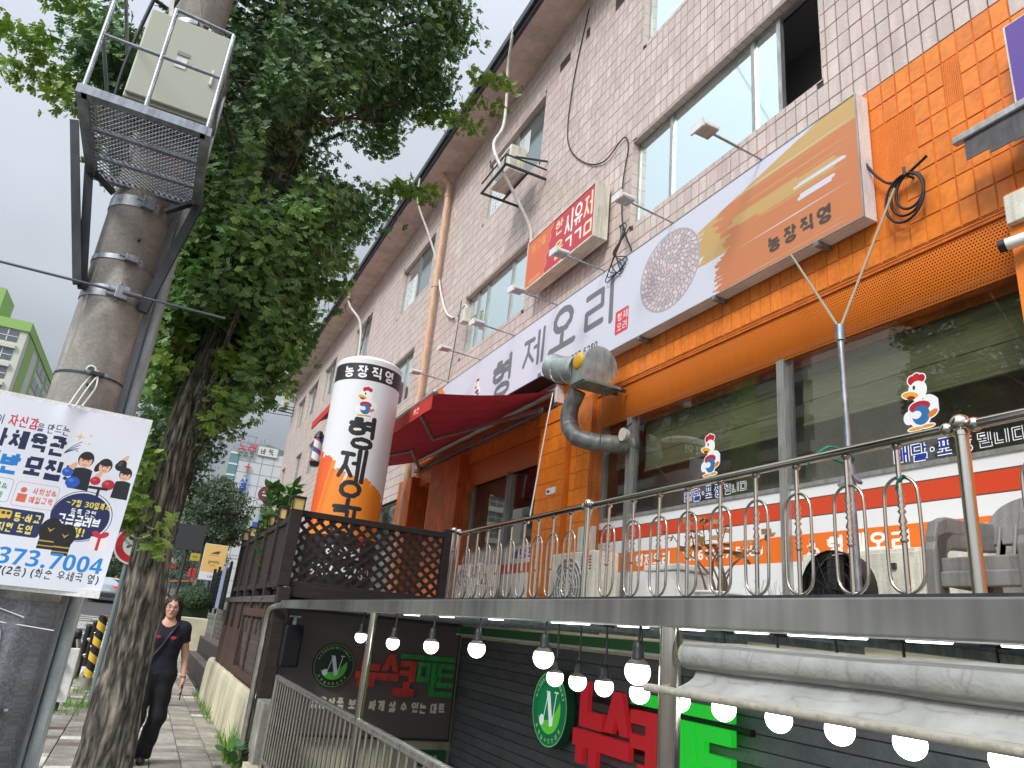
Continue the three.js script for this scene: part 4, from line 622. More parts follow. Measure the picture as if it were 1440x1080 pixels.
  const c0 = mk('lower grey plastic armchair of the stacked pair behind the railing at the right'); copyOf(c0, [4.37, FLOOR + 0.08, -2.55], 'upper grey plastic armchair of the stacked pair behind the railing');
  // dried shrubs in white tubs
  const twig = M('dry_twig', rgb(112, 92, 72), 0.9), leafDry = M('dry_leaf', rgb(150, 110, 70), 0.9);
  const tub = (x, z, label, r, h, big) => {
    const t = thing('potted_plant', label, 'potted plant', [x, FLOOR, z], 'dried plants along the terrace');
    part(t, 'pot', [lathe([[0, 0.01], [r * 0.82, 0.01], [r, h], [r * 1.08, h], [r * 1.08, h + 0.02], [r * 0.95, h + 0.02], [r * 0.9, h - 0.03], [0, h - 0.03]], 20).translate(x, FLOOR, z)], whiteM);
    const st = [], lv = []; for (let k = 0; k < (big ? 9 : 22); k++) { let p = V(x + rr(-r, r) * 0.5, FLOOR + h - 0.03, z + rr(-r, r) * 0.5), d = V(rr(-0.5, 0.5), 1, rr(-0.5, 0.5)).normalize(); for (let s = 0; s < 4; s++) { const n = p.clone().addScaledVector(d, big ? 0.17 : 0.1); st.push(rod(p, n, (big ? 0.012 : 0.004) * (1 - s * 0.2), (big ? 0.01 : 0.003) * (1 - s * 0.2), 5)); if (big && s > 1) for (let q = 0; q < 3; q++) lv.push(new THREE.PlaneGeometry(0.09, 0.05).rotateX(rr(0, 3)).rotateY(rr(0, 6)).translate(n.x + rr(-0.06, 0.06), n.y + rr(-0.05, 0.05), n.z + rr(-0.06, 0.06))); p = n; d.add(V(rr(-0.5, 0.5), rr(-0.2, 0.2), rr(-0.5, 0.5))).normalize(); } }
    part(t, 'stem', st, twig); if (lv.length) part(t, 'dry_leaves', lv, leafDry);
  };
  tub(4.35, -4.95, 'dried plant with brown curled leaves in a white tub behind the railing', 0.19, 0.34, true); tub(4.35, -4.35, 'bare fine twigs in a low white pot left of the black fan', 0.16, 0.1, false);
  tub(4.4, -10.0, 'small plant on the terrace behind the railing beside the slatted white box', 0.13, 0.5, false);
  const s = thing('foam_box', 'white foam box standing behind the railing left of the dried plant', 'box', [4.4, FLOOR, -5.6]); part(s, 'box', [rbx(4.25, 4.6, FLOOR, 2.27, -5.85, -5.35, 0.02)], whiteM); part(s, 'lid', [rbx(4.235, 4.615, 2.272, 2.33, -5.87, -5.33, 0.015)], whiteM);
  const e = thing('meter_box', 'cream electric box low on the orange pier behind the railing', 'meter box', [5.1, 2.7, -8.4]); part(e, 'housing', [rbx(5.05, 5.16, 2.72, 3.05, -8.52, -8.22, 0.012)], creamM); part(e, 'cable', [tube([[5.1, 2.72, -8.35], [5.08, 2.5, -8.3], [5.1, 2.4, -8.15], [5.12, 2.55, -8.05]], 0.012, 6, 24)], rubberM);
  const n = thing('name_plate', 'small white plate on the orange pier under the awning cord', 'plate', [5.06, 3.6, -9.6]); part(n, 'plate', [rbx(5.065, 5.076, 3.62, 3.72, -9.55, -9.27, 0.003)], whiteM); part(n, 'blue_print', [quadX(5.062, 3.65, 3.69, -9.52, -9.44)], M('blue_print', rgb(60, 80, 160), 0.6));
}
// ---------------------------------------------------------------- wooden deck with lattice fence, column sign
{
  const d = thing('wooden_deck', 'dark brown timber deck with boarded sides and a small vented opening', 'deck', [2.4, 0, -11]);
  part(d, 'deck_floor', [bx(1.46, 3.66, 1.74, 1.86, -14.2, -8.98)], darkWood);
  part(d, 'corner_post', [rbx(1.36, 1.5, 0.55, 1.86, -8.99, -8.85, 0.008)], darkWood);
  for (let k = 0; k < 42; k++) { const z = -8.99 - k * 0.135; if (z - 0.135 < -14.65) break; part(d, 'side_board', [rbx(1.385 + rr(0, 0.006), 1.41, 0.3, 1.72, z - 0.13, z, 0.004)], brownWood); }
  part(d, 'side_rail', [rbx(1.35, 1.42, 1.68, 1.76, -14.65, -8.99, 0.006)], greyWood); part(d, 'front_beam', [rbx(1.5, 3.66, 1.76, 1.9, -9.0, -8.9, 0.006), rbx(1.5, 3.66, 1.62, 1.7, -8.98, -8.92, 0.006)], darkWood);
  part(d, 'backing', [bx(1.42, 1.46, 0.2, 1.74, -14.65, -9.05)], darkWood);
  const v = part(d, 'vent_frame', [rbx(1.33, 1.385, 1.5, 1.6, -11.5, -9.35, 0.006), rbx(1.33, 1.385, 0.74, 0.84, -11.5, -9.35, 0.006), rbx(1.33, 1.385, 0.84, 1.5, -11.5, -11.4, 0.006), rbx(1.33, 1.385, 0.84, 1.5, -10.5, -10.4, 0.006), rbx(1.33, 1.385, 0.84, 1.5, -9.45, -9.35, 0.006)], brownWood);
  const lat = []; for (let k = -8; k < 24; k++) for (const s of [-1, 1]) { const z = -11.4 + k * 0.09; const a = [0.84, z], b = [1.5, z + s * 0.5]; if (Math.min(a[1], b[1]) < -11.45 || Math.max(a[1], b[1]) > -9.4) continue; lat.push(bar([1.37 + 0.006 * s, a[0], a[1]], [1.37 + 0.006 * s, b[0], b[1]], 0.008, 0.02)); }
  part(v, 'vent_lattice', lat, greyWood).userData.kind = 'stuff'; part(v, 'vent_dark', [bx(1.379, 1.384, 0.84, 1.5, -11.4, -9.45)], mats.dark_interior);
}
{
  const f = thing('lattice_fence', 'dark brown lattice fence with yellow lantern caps round the deck', 'fence', [1.4, 1.75, -9]);
  const zs = [-8.92, -10.0, -11.0, -12.0, -13.0, -13.9];
  zs.forEach((z, i) => {
    const s = i ? 0.05 : 0.07; const p = part(f, 'post', [rbx(1.4 - s, 1.4 + s, i ? 1.3 : 1.87, 2.72, z - s, z + s, 0.008)], darkWood);
    const l = part(p, 'lantern', [rbx(1.4 - s + 0.008, 1.4 + s - 0.008, 2.745, 2.88, z - s + 0.008, z + s - 0.008, 0.006)], M('amber_glass_' + i, rgb(226, 200, 122), 0.35)); 
    part(p, 'lantern_cap', [rbx(1.4 - s - 0.012, 1.4 + s + 0.012, 2.88, 2.905, z - s - 0.012, z + s + 0.012, 0.005), bx(1.4 - s, 1.4 + s, 2.72, 2.745, z - s, z + s), ...[[-1, -1], [-1, 1], [1, -1], [1, 1]].map(([a, b]) => bx(1.4 + a * s - 0.007, 1.4 + a * s + 0.007, 2.745, 2.88, z + b * s - 0.007, z + b * s + 0.007))], darkWood);
  });
  for (let i = 0; i + 1 < zs.length; i++) {
    const a = zs[i + 1] + 0.05, b = zs[i] - 0.06;
    part(f, 'top_rail', [rbx(1.37, 1.43, 2.62, 2.69, a, b, 0.006)], darkWood); part(f, 'bottom_rail', [rbx(1.37, 1.43, 1.86, 1.93, a, b, 0.006)], darkWood);
    const sl = []; const L = b - a; for (let k = -12; k < 24; k++) for (const s of [-1, 1]) { let z0 = a + k * 0.085, y0 = 1.93, z1 = z0 + s * 0.69, y1 = 2.62; const cl = (z, y) => [clamp(z, a, b), y]; let t0 = 0, t1 = 1; const dz = z1 - z0; for (const lim of [a, b]) { const t = (lim - z0) / dz; if ((dz > 0) === (lim === a)) t0 = Math.max(t0, t); else t1 = Math.min(t1, t); } if (t1 - t0 < 0.03) continue; sl.push(bar([1.4 + 0.005 * s, lerp(y0, y1, t0), z0 + dz * t0], [1.4 + 0.005 * s, lerp(y0, y1, t1), z0 + dz * t1], 0.009, 0.024)); }
    part(f, 'side_lattice', sl, darkWood).userData.kind = 'stuff';
  }
  part(f, 'brace', [bar([1.4, 1.35, -9.05], [1.4, 1.75, -9.9], 0.04, 0.06)], darkWood);
  // front panel facing down the street: every slat its own piece
  const x0 = 1.48, x1 = 3.32, y0 = 1.94, y1 = 2.68, Z = -8.94;
  part(f, 'top_rail', [rbx(1.47, 3.36, y1, y1 + 0.075, Z - 0.035, Z + 0.035, 0.006)], darkWood); part(f, 'bottom_rail', [rbx(1.47, 3.36, y0 - 0.07, y0, Z - 0.035, Z + 0.035, 0.006)], darkWood); part(f, 'end_post', [rbx(3.3, 3.4, 1.86, 2.8, Z - 0.05, Z + 0.05, 0.008)], darkWood);
  for (let k = -8; k < 22; k++) for (const s of [-1, 1]) { const a0 = x0 + k * 0.15, dx = s * 0.86; let t0 = 0, t1 = 1; for (const lim of [x0, x1]) { const t = (lim - a0) / dx; if ((dx > 0) === (lim === x0)) t0 = Math.max(t0, t); else t1 = Math.min(t1, t); } if (t1 - t0 < 0.04) continue; part(f, 'slat', [bar([a0 + dx * t0, lerp(y0, y1, t0), Z + 0.006 * s], [a0 + dx * t1, lerp(y0, y1, t1), Z + 0.007 * s], 0.012, 0.042)], darkWood); }
}
{ // tall printed column
  const cx = 2.36, cz = -10.6, R = 0.5, yB = 1.86, yT = 5.28;
  const t = canvasTex(1024, 1100, (g, w, h) => { // u = 0.5 faces +Z; 1024 px round the circumference, 326 px per metre
    const Y = (y) => (yT - y) / (yT - yB) * h, m = h / (yT - yB), cxp = w * 0.5 - 4; g.fillStyle = '#e2e3e6'; g.fillRect(0, 0, w, h);
    
    for (let k = 0; k < 130; k++) { const t = k / 130, x = cxp - 300 + t * 620, top = 4.1 - 0.85 * Math.pow(t, 0.8) - 0.18 * hash(k, 2, 9) - 0.2 * vnoise(t * 9, 0.5, 12); g.strokeStyle = t < 0.22 + 0.1 * hash(k, 5, 3) ? '#e8622c' : '#ee8a24'; g.lineWidth = 19; g.beginPath(); g.moveTo(x + 30, Y(top)); g.quadraticCurveTo(x - 10, Y(3.0), x - 40, Y(2.4)); g.stroke(); } g.fillStyle = '#ee8a24'; g.fillRect(0, Y(2.75), w, 60);
    g.fillStyle = '#231d1f'; g.fillRect(0, Y(5.2), w, Y(4.94) - Y(5.2)); g.fillRect(0, Y(2.66), w, h);
    text(g, '농장직영', cxp - 150, Y(5.175), 66, { color: '#efeff0', weight: 0.14, gap: 0.16 });
    bird(g, cxp - 10, Y(4.38), 148);
    const B = { color: '#1d1a1b', weight: 0.115, brush: 1 }; text(g, '형', cxp - 78, Y(4.4), 168, B); text(g, '제', cxp - 96, Y(3.9), 160, B); text(g, '오', cxp - 86, Y(3.46), 160, B); text(g, '리', cxp - 84, Y(3.08), 150, B);
    text(g, '화순점', cxp - 90, Y(2.55), 62, { color: '#ececec', weight: 0.14 }); text(g, '927-5280', cxp - 150, Y(2.3), 74, { color: '#ececec' });
    g.fillStyle = '#c22a2c'; g.fillRect(cxp + 60, Y(2.66), 46, 46);
  });
  const s = thing('column_sign', 'tall round white column sign with brush lettering and a black top band', 'sign', [cx, yB, cz]);
  const g = new THREE.CylinderGeometry(R, R, yT - yB, 48, 1, true); const uv = g.attributes.uv, p = g.attributes.position;
  for (let i = 0; i < p.count; i++) uv.setX(i, (uv.getX(i) - 0 + 0.5) % 1); // u runs from the back so that 0.5 looks along +Z
  for (let i = 0; i < p.count; i++) { const k = i % 49; uv.setX(i, k / 48); }
  g.rotateY(Math.PI - 0.1).translate(cx, (yB + yT) / 2, cz);
  part(s, 'printed_skin', [g], M('column_print', null, 0.5, { map: t }));
  part(s, 'top_cap', [lathe([[0, 0.13], [0.2, 0.12], [0.38, 0.08], [0.47, 0.03], [0.5, 0]], 48).translate(cx, yT, cz)], whiteM);
}
{ // climbing plant behind the lantern posts
  const p = thing('leafy_plant', 'broad leaved green plant growing behind the lantern posts', 'plant', [1.55, 1.86, -11.6]); const lf = new THREE.Shape(); lf.moveTo(0, 0); lf.bezierCurveTo(0.07, 0.02, 0.075, 0.1, 0, 0.17); lf.bezierCurveTo(-0.075, 0.1, -0.07, 0.02, 0, 0);
  const leafG = new THREE.ShapeGeometry(lf, 5), gs = [[], []], st = [];
  for (let k = 0; k < 14; k++) { let q = V(1.5 + rr(-0.08, 0.2), 1.9, -11.5 + rr(-1.2, 0.7)); for (let s = 0; s < 7; s++) { const n = q.clone().add(V(rr(-0.07, 0.07), rr(0.16, 0.24), rr(-0.09, 0.09))); st.push(rod(q, n, 0.007, 0.006, 5)); for (let l = 0; l < 4; l++) gs[(k + l) % 2].push(leafG.clone().scale(1.2, 1.2, 1.2).rotateX(rr(0.4, 1.7)).rotateY(rr(0, 6.28)).translate(n.x, n.y, n.z)); q = n; } }
  part(p, 'stem', st, M('green_stem', rgb(84, 104, 52), 0.8)); gs.forEach((l, i) => { const m = part(p, 'foliage', l, M('broad_leaf_' + i, rgb(58 + 36 * i, 108 + 28 * i, 44 + 8 * i), 0.5, { transmission: 0.3, thickness: 0 })); m.userData.kind = 'stuff'; });
}
// ---------------------------------------------------------------- sunken court with the mart below the terrace
const martDark = M('dark_brown_board', null, 0.5, { map: mottle([52, 45, 44], 0.16, 151, 0.04), metres: 1.1 });
struct('sunken_court', [bx(1.32, 3.8, -1.15, -1.0, -9.05, 4)], concreteM);
struct('court_wall', [bx(1.3, 1.42, -1.0, 0.1, -8.6, 4), bx(1.42, 3.9, -1.0, 1.62, -9.2, -9.04)], creamWallM);
{ const s = thing('store_front', 'dark slatted shutters of the basement mart under the terrace', 'shop front', [3.9, -1, -3]);
  part(s, 'wall', [bx(3.72, 3.9, 1.5, 1.78, -9.04, 4), bx(3.8, 3.9, -1, 1.5, -9.04, 4)], creamWallM);
  part(s, 'trim_band', [bx(3.64, 3.66, 1.545, 1.63, -9.0, 4)], M('green_band_print', null, 0.5, { map: (() => { const t = canvasTex(512, 32, (g, w, h) => { g.fillStyle = '#3f7a46'; g.fillRect(0, 0, w, h); for (let k = 0; k < 8; k++) text(g, k % 2 ? '마트' : 'N', k * 64 + 12, 5, 20, { color: k % 2 ? '#a8c88a' : '#2d5a34', weight: 0.12 }); }); t.wrapS = THREE.RepeatWrapping; return t; })(), metres: 1.0 }));
  part(s, 'band_edge', [bx(3.635, 3.72, 1.525, 1.545, -9.0, 4), bx(3.66, 3.72, 1.545, 1.56, -9, 4)], whiteM);
  for (let k = 0; k < 24; k++) part(s, 'slat', [rbx(3.735, 3.75, 1.5 - (k + 1) * 0.095 + 0.0025, 1.5 - k * 0.095 - 0.0025, -9.0, 4, 0.004)], M('shutter_grey_' + k % 3, null, 0.45, { map: mottle([104 + 5 * (k % 3), 106 + 5 * (k % 3), 110 + 5 * (k % 3)], 0.14, 153 + k % 3, 0.05), metres: 1.6, metalness: 0.25 }));
  part(s, 'shutter_gap', [bx(3.75, 3.76, -1, 1.5, -9, 4)], mats.dark_interior);
}
// the mart's wordmark in block letters, unit box 2.54 wide and 1 high
const R4 = (a, b, c, d) => [[a, b], [c, b], [c, d], [a, d]];
const WORD = [
  ['red', [R4(0.12, 0.54, 0.26, 1.0), R4(0.26, 0.54, 0.56, 0.7), R4(0.0, 0.34, 0.56, 0.5), R4(0.08, 0.17, 0.2, 0.34), R4(0.34, 0.17, 0.48, 0.34)]],
  ['red', [[[0.62, 0.55], [0.76, 0.55], [0.84, 0.72], [0.92, 0.55], [1.06, 0.55], [0.92, 0.95], [0.78, 0.95]], R4(0.58, 0.34, 1.08, 0.5)]],
  ['red', [R4(1.1, 0.7, 1.36, 0.82), R4(1.36, 0.34, 1.52, 0.82), R4(1.1, 0.48, 1.36, 0.6), R4(1.24, 0.18, 1.4, 0.34), R4(1.0, 0.0, 1.52, 0.18)]],
  ['green', [R4(1.1, 0.88, 2.54, 0.98), R4(1.56, 0.72, 1.9, 0.82), R4(1.56, 0.36, 1.66, 0.72), R4(1.8, 0.36, 1.9, 0.72), R4(1.66, 0.36, 1.8, 0.48), R4(1.94, 0.04, 2.06, 0.82), R4(2.06, 0.4, 2.14, 0.52)]],
  ['green', [R4(2.1, 0.7, 2.54, 0.82), R4(2.1, 0.54, 2.2, 0.7), R4(2.2, 0.5, 2.54, 0.6), R4(2.1, 0.26, 2.54, 0.38), R4(2.1, 0.38, 2.2, 0.54), R4(2.06, 0.04, 2.54, 0.16)]],
];
function wordmark(parent, place, h, depth, red, green) { for (const [c, ps] of WORD) { const gs = ps.map((p) => shapeExtrude(p.map(([x, y]) => [x * h, y * h]), depth, 0.003)); const g = merge(gs); place(g); part(parent, 'letter', [g], c === 'red' ? red : green); } }
function logoTex(face, ring) { return canvasTex(256, 256, (g) => { const c = 128; g.fillStyle = ring; g.beginPath(); g.arc(c, c, 128, 0, 7); g.fill(); g.strokeStyle = '#8fbf7a'; g.lineWidth = 3; g.beginPath(); g.arc(c, c, 124, 0, 7); g.stroke(); g.fillStyle = face; g.beginPath(); g.arc(c, c, 84, 0, 7); g.fill(); g.fillStyle = '#5fc63a'; g.beginPath(); g.arc(c, c, 84, -0.4, 2.8); g.quadraticCurveTo(c + 10, c + 70, c + 78, c - 30); g.fill();
  g.strokeStyle = '#e8f0f6'; g.lineWidth = 5; g.beginPath(); g.moveTo(c - 40, c + 46); g.lineTo(c - 12, c - 52); g.moveTo(c + 26, c + 54); g.lineTo(c + 50, c - 58); g.stroke(); g.lineWidth = 24; g.beginPath(); g.moveTo(c - 10, c - 54); g.lineTo(c + 22, c + 56); g.stroke(); g.lineWidth = 5; g.beginPath(); g.moveTo(c - 26, c - 56); g.lineTo(c + 0, c - 56); g.moveTo(c + 34, c - 58); g.lineTo(c + 64, c - 58); g.stroke(); g.fillStyle = '#e8f0f6'; g.beginPath(); g.ellipse(c - 50, c + 42, 17, 19, 0.3, 0, 7); g.fill();
  g.fillStyle = '#9fd07c'; const arc = (s, r, a0, a1) => { [...s].forEach((ch, i) => { g.save(); g.translate(c, c); const a = lerp(a0, a1, i / (s.length - 1)); g.rotate(a); g.translate(0, r); if (ch >= '가') text(g, ch, -9, -9, 18, { color: '#9fd07c', weight: 0.12 }); else { g.font = 'bold 19px sans-serif'; g.fillStyle = '#9fd07c'; g.fillText(ch, -7, 7); } g.restore(); }); }; arc('뉴스코마트NEWSCOMART', -106, -1.2, 1.2); arc('트마는있수살게싸', 106, -0.9, 0.9); }); }
const redPaint = M('red_letter', null, 0.4, { map: mottle([214, 66, 56], 0.08, 161), metres: 0.6 }), greenPaint = M('green_letter', null, 0.4, { map: mottle([50, 156, 72], 0.08, 163), metres: 0.6 });
const redGlow = M('lit_red_letter', rgb(200, 40, 48), 0.35, { emissive: rgb(210, 30, 44), emissiveIntensity: 0.16 }), greenGlow = M('lit_green_letter', rgb(40, 190, 60), 0.35, { emissive: rgb(30, 220, 50), emissiveIntensity: 0.24 });
{ // board across the end of the court
  const s = thing('mart_board', 'dark board with red and green block letters on the end wall of the court', 'sign', [2.7, 0.28, -9.0]);
  const bt = canvasTex(1024, 620, (g, w, h) => { g.fillStyle = '#655955'; g.fillRect(0, 0, w, h); for (let i = 0; i < 3000; i++) { g.fillStyle = `rgba(${120 * hash(i, 1, 1)},${100 * hash(i, 2, 1)},90,0.05)`; g.fillRect(hash(i, 3, 1) * w, hash(i, 4, 1) * h, 3, 3); } text(g, '좋은상품 보다 싸게 살 수 있는 마트', 205, 430, 62, { color: '#efe6d0', weight: 0.17, wide: 0.72, gap: 0.05 }); });
  part(s, 'board', [quadZ(-8.962, 1.52, 3.68, 0.33, 1.62)], M('board_print', null, 0.5, { map: bt })); part(s, 'frame', [bx(1.5, 3.7, 0.3, 1.64, -9.03, -8.964), bx(1.5, 3.7, 1.62, 1.64, -8.964, -8.95), bx(1.5, 3.7, 0.31, 0.33, -8.964, -8.95)], martDark);
  wordmark(s, (g) => g.translate(2.42, 0.78, -8.955), 0.48, 0.05, redPaint, greenPaint);
  part(s, 'emblem', [new THREE.CylinderGeometry(0.24, 0.24, 0.03, 40).rotateX(Math.PI / 2).translate(2.15, 1.06, -8.94)], blackM); part(s, 'emblem_face', [new THREE.CircleGeometry(0.235, 40).translate(2.15, 1.06, -8.922)], M('emblem_print', null, 0.4, { map: logoTex('#16201a', '#16201a') }));
  const n = thing('small_green_sign', 'small green sign low on the end wall of the court', 'sign', [3.5, 0.1, -9]); part(n, 'board', [rbx(3.35, 3.7, 0.02, 0.2, -9.03, -9.0, 0.006)], M('green_board', rgb(30, 92, 58), 0.5)); part(n, 'lettering', [quadZ(-8.996, 3.4, 3.65, 0.07, 0.16)], M('green_board_print', null, 0.5, { map: canvasTex(128, 48, (g) => { g.fillStyle = '#1e5c3a'; g.fillRect(0, 0, 128, 48); text(g, 'N마트', 14, 8, 32, { color: '#ddd' }); }) }));
  const k = thing('loudspeaker', 'black loudspeaker hung beside the dark mart board', 'loudspeaker', [1.6, 1.05, -8.9]); part(k, 'cabinet', [rbx(1.5, 1.7, 1.02, 1.46, -8.92, -8.72, 0.015)], blackM); part(k, 'grille', [rbx(1.515, 1.685, 1.04, 1.44, -8.72, -8.705, 0.006)], M('speaker_cloth', rgb(20, 20, 26), 0.95)); part(k, 'bracket', [bx(1.58, 1.62, 1.46, 1.56, -8.86, -8.82), bx(1.54, 1.66, 1.54, 1.56, -8.9, -8.8)], galv);
}
{ // letters and emblem on the shutters
  const s = thing('mart_sign', 'large red and green block letters with a round green emblem on the shutters', 'sign', [3.6, 0.5, -5.2]);
  const pl = (g) => g.rotateY(-Math.PI / 2).translate(3.6, 0.5, -5.86); wordmark(s, pl, 0.76, 0.045, redGlow, greenGlow);
  part(s, 'rail', [bx(3.69, 3.735, 0.8, 0.84, -5.9, -3.9), bx(3.69, 3.735, 1.1, 1.14, -5.9, -3.9)], blackM);
  part(s, 'emblem', [new THREE.CylinderGeometry(0.33, 0.33, 0.08, 48).rotateZ(Math.PI / 2).translate(3.64, 0.97, -6.38)], M('emblem_edge', rgb(20, 90, 56), 0.5));
  const f = new THREE.CircleGeometry(0.325, 48).rotateY(-Math.PI / 2).translate(3.596, 0.97, -6.38), lt = logoTex('#0e7a48', '#0d6a44'); part(s, 'emblem_face', [f], M('lit_emblem_print', null, 0.4, { map: lt, emissive: 0xffffff, emissiveMap: lt, emissiveIntensity: 0.3 }));
}
// canopy frame along the pavement
{
  const c = thing('entrance_canopy', 'steel clad canopy edge along the pavement above the sunken court', 'canopy', [1.4, 0, -4]);
  part(c, 'edge_beam', [rbx(1.385, 1.46, 1.625, 1.705, -8.7, 3, 0.006)], M('brushed_steel_sheet', null, 0.4, { map: noiseTex(256, 256, (u, v) => { const k = 0.9 + 0.26 * (fbm(u * 30, v * 2, 171, 3, 30, 2) - 0.5) + 0.5 * (fbm(u * 3, v * 3, 173, 4, 3, 3) - 0.5); return [164 * k, 162 * k, 156 * k]; }), metres: 1.3, metalness: 0.6 }));
  part(c, 'bent_tube', [tube([[1.31, 0.0, -8.92], [1.31, 0.8, -8.92], [1.31, 1.45, -8.92], [1.31, 1.56, -8.9], [1.33, 1.62, -8.84], [1.37, 1.64, -8.76], [1.41, 1.655, -8.6]], 0.034, 12, 60)], steelDull);
  part(c, 'roof_sheet', [bx(1.46, 3.64, 1.69, 1.72, -8.88, 3)], darkSteel); const rf = []; for (let z = -8.4; z < 3; z += 0.9) rf.push(bx(1.46, 3.64, 1.65, 1.69, z, z + 0.04)); part(c, 'rafter', rf, galv);
  part(c, 'post', [rod([1.42, 0.1, -1.82], [1.42, 1.625, -1.82], 0.032, 0.032, 18)], steel); part(c, 'post', [rod([1.42, 0.1, -5.0], [1.42, 1.625, -5.0], 0.026, 0.026, 16)], steel); part(c, 'post', [rod([1.5, -1, -8.9], [1.5, 1.65, -8.9], 0.024, 0.024, 12)], steelDull); part(c, 'post', [rod([1.46, 0.1, -1.9], [1.46, 1.625, -1.9], 0.014, 0.014, 10)], steel);
}
{ // guard rail of the court
  const r = thing('guard_rail', 'stainless guard rail with upright bars along the sunken court', 'railing', [1.42, 0.1, -5]);
  part(r, 'top_rail', [rod([1.42, 0.95, -8.2], [1.42, 0.95, 2], 0.026, 0.026, 14), ball(1.42, 0.95, -8.2, 0.026)], steelDull); part(r, 'bottom_rail', [rod([1.42, 0.18, -8.2], [1.42, 0.18, 2], 0.016, 0.016, 10)], steelDull);
  for (let k = 0; k < 62; k++) { const z = -8.2 + k * 0.132; if (Math.abs(z + 5) < 0.05 || Math.abs(z + 1.82) < 0.06) continue; part(r, 'baluster', [rod([1.42, k ? 0.18 : 0.02, z], [1.42, 0.94, z], k ? 0.0095 : 0.024, k ? 0.0095 : 0.024, 9)], steelDull); }
  const p = thing('concrete_post', 'grey concrete post beside the bent stainless tube', 'post', [1.42, 0, -8.75]); part(p, 'post', [rbx(1.36, 1.52, 0, 0.68, -8.84, -8.42, 0.015)], concreteM);
}
{ // fabric roller awning hung under the canopy
  const a = thing('roller_awning', 'grimy white fabric awning half rolled up under the canopy edge', 'awning', [1.42, 1.5, 0]);
  const fab = M('grimy_white_fabric', null, 0.85, { map: noiseTex(512, 256, (u, v) => { const a1 = fbm(u * 6, v * 6, 181, 4, 6, 6) - 0.5, ln = Math.pow(1 - Math.abs(2 * fbm(u * 10, v * 4, 185, 3, 10, 4) - 1), 24), k = 1 + 0.3 * a1 - 0.13 * ln; return [156 * k, 156 * k, 150 * k]; }), metres: 0.55, bumpMap: bumpA, bumpScale: 0.002 });
  const tubeR = new THREE.CylinderGeometry(0.037, 0.037, 4.2, 20, 40).rotateX(Math.PI / 2), pp = tubeR.attributes.position; for (let i = 0; i < pp.count; i++) { const s = 1 + 0.05 * Math.sin(pp.getZ(i) * 9) + 0.03 * Math.sin(pp.getZ(i) * 23 + 1); pp.setX(i, pp.getX(i) * s); pp.setY(i, pp.getY(i) * s); } tubeR.computeVertexNormals(); part(a, 'roll', [tubeR.translate(1.42, 1.553, 0.36)], fab);
  const pos = [], n = 12, m = 60, P = (i, k) => { const t = i / n, z = lerp(-1.72, 2.4, k / m) + (k === 0 ? 0.03 * Math.sin(t * 3) : 0); return [lerp(1.425, 1.352, Math.pow(t, 1.4)) - 0.006 * Math.sin(z * 11 + t * 3) * t, lerp(1.525, 1.462, t), z]; };
  for (let i = 0; i < n; i++) for (let k = 0; k < m; k++) pos.push(...P(i, k), ...P(i, k + 1), ...P(i + 1, k + 1), ...P(i, k), ...P(i + 1, k + 1), ...P(i + 1, k));
  const g = new THREE.BufferGeometry(); g.setAttribute('position', new THREE.BufferAttribute(new Float32Array(pos), 3)); g.computeVertexNormals(); part(a, 'flap', [g], fab);
  part(a, 'bottom_bar', [rod([1.35, 1.455, -1.84], [1.35, 1.455, 2.4], 0.011, 0.011, 12)], M('cream_bar', null, 0.5, { map: mottle([156, 151, 138], 0.14, 187, 0.1), metres: 0.3 }));
}
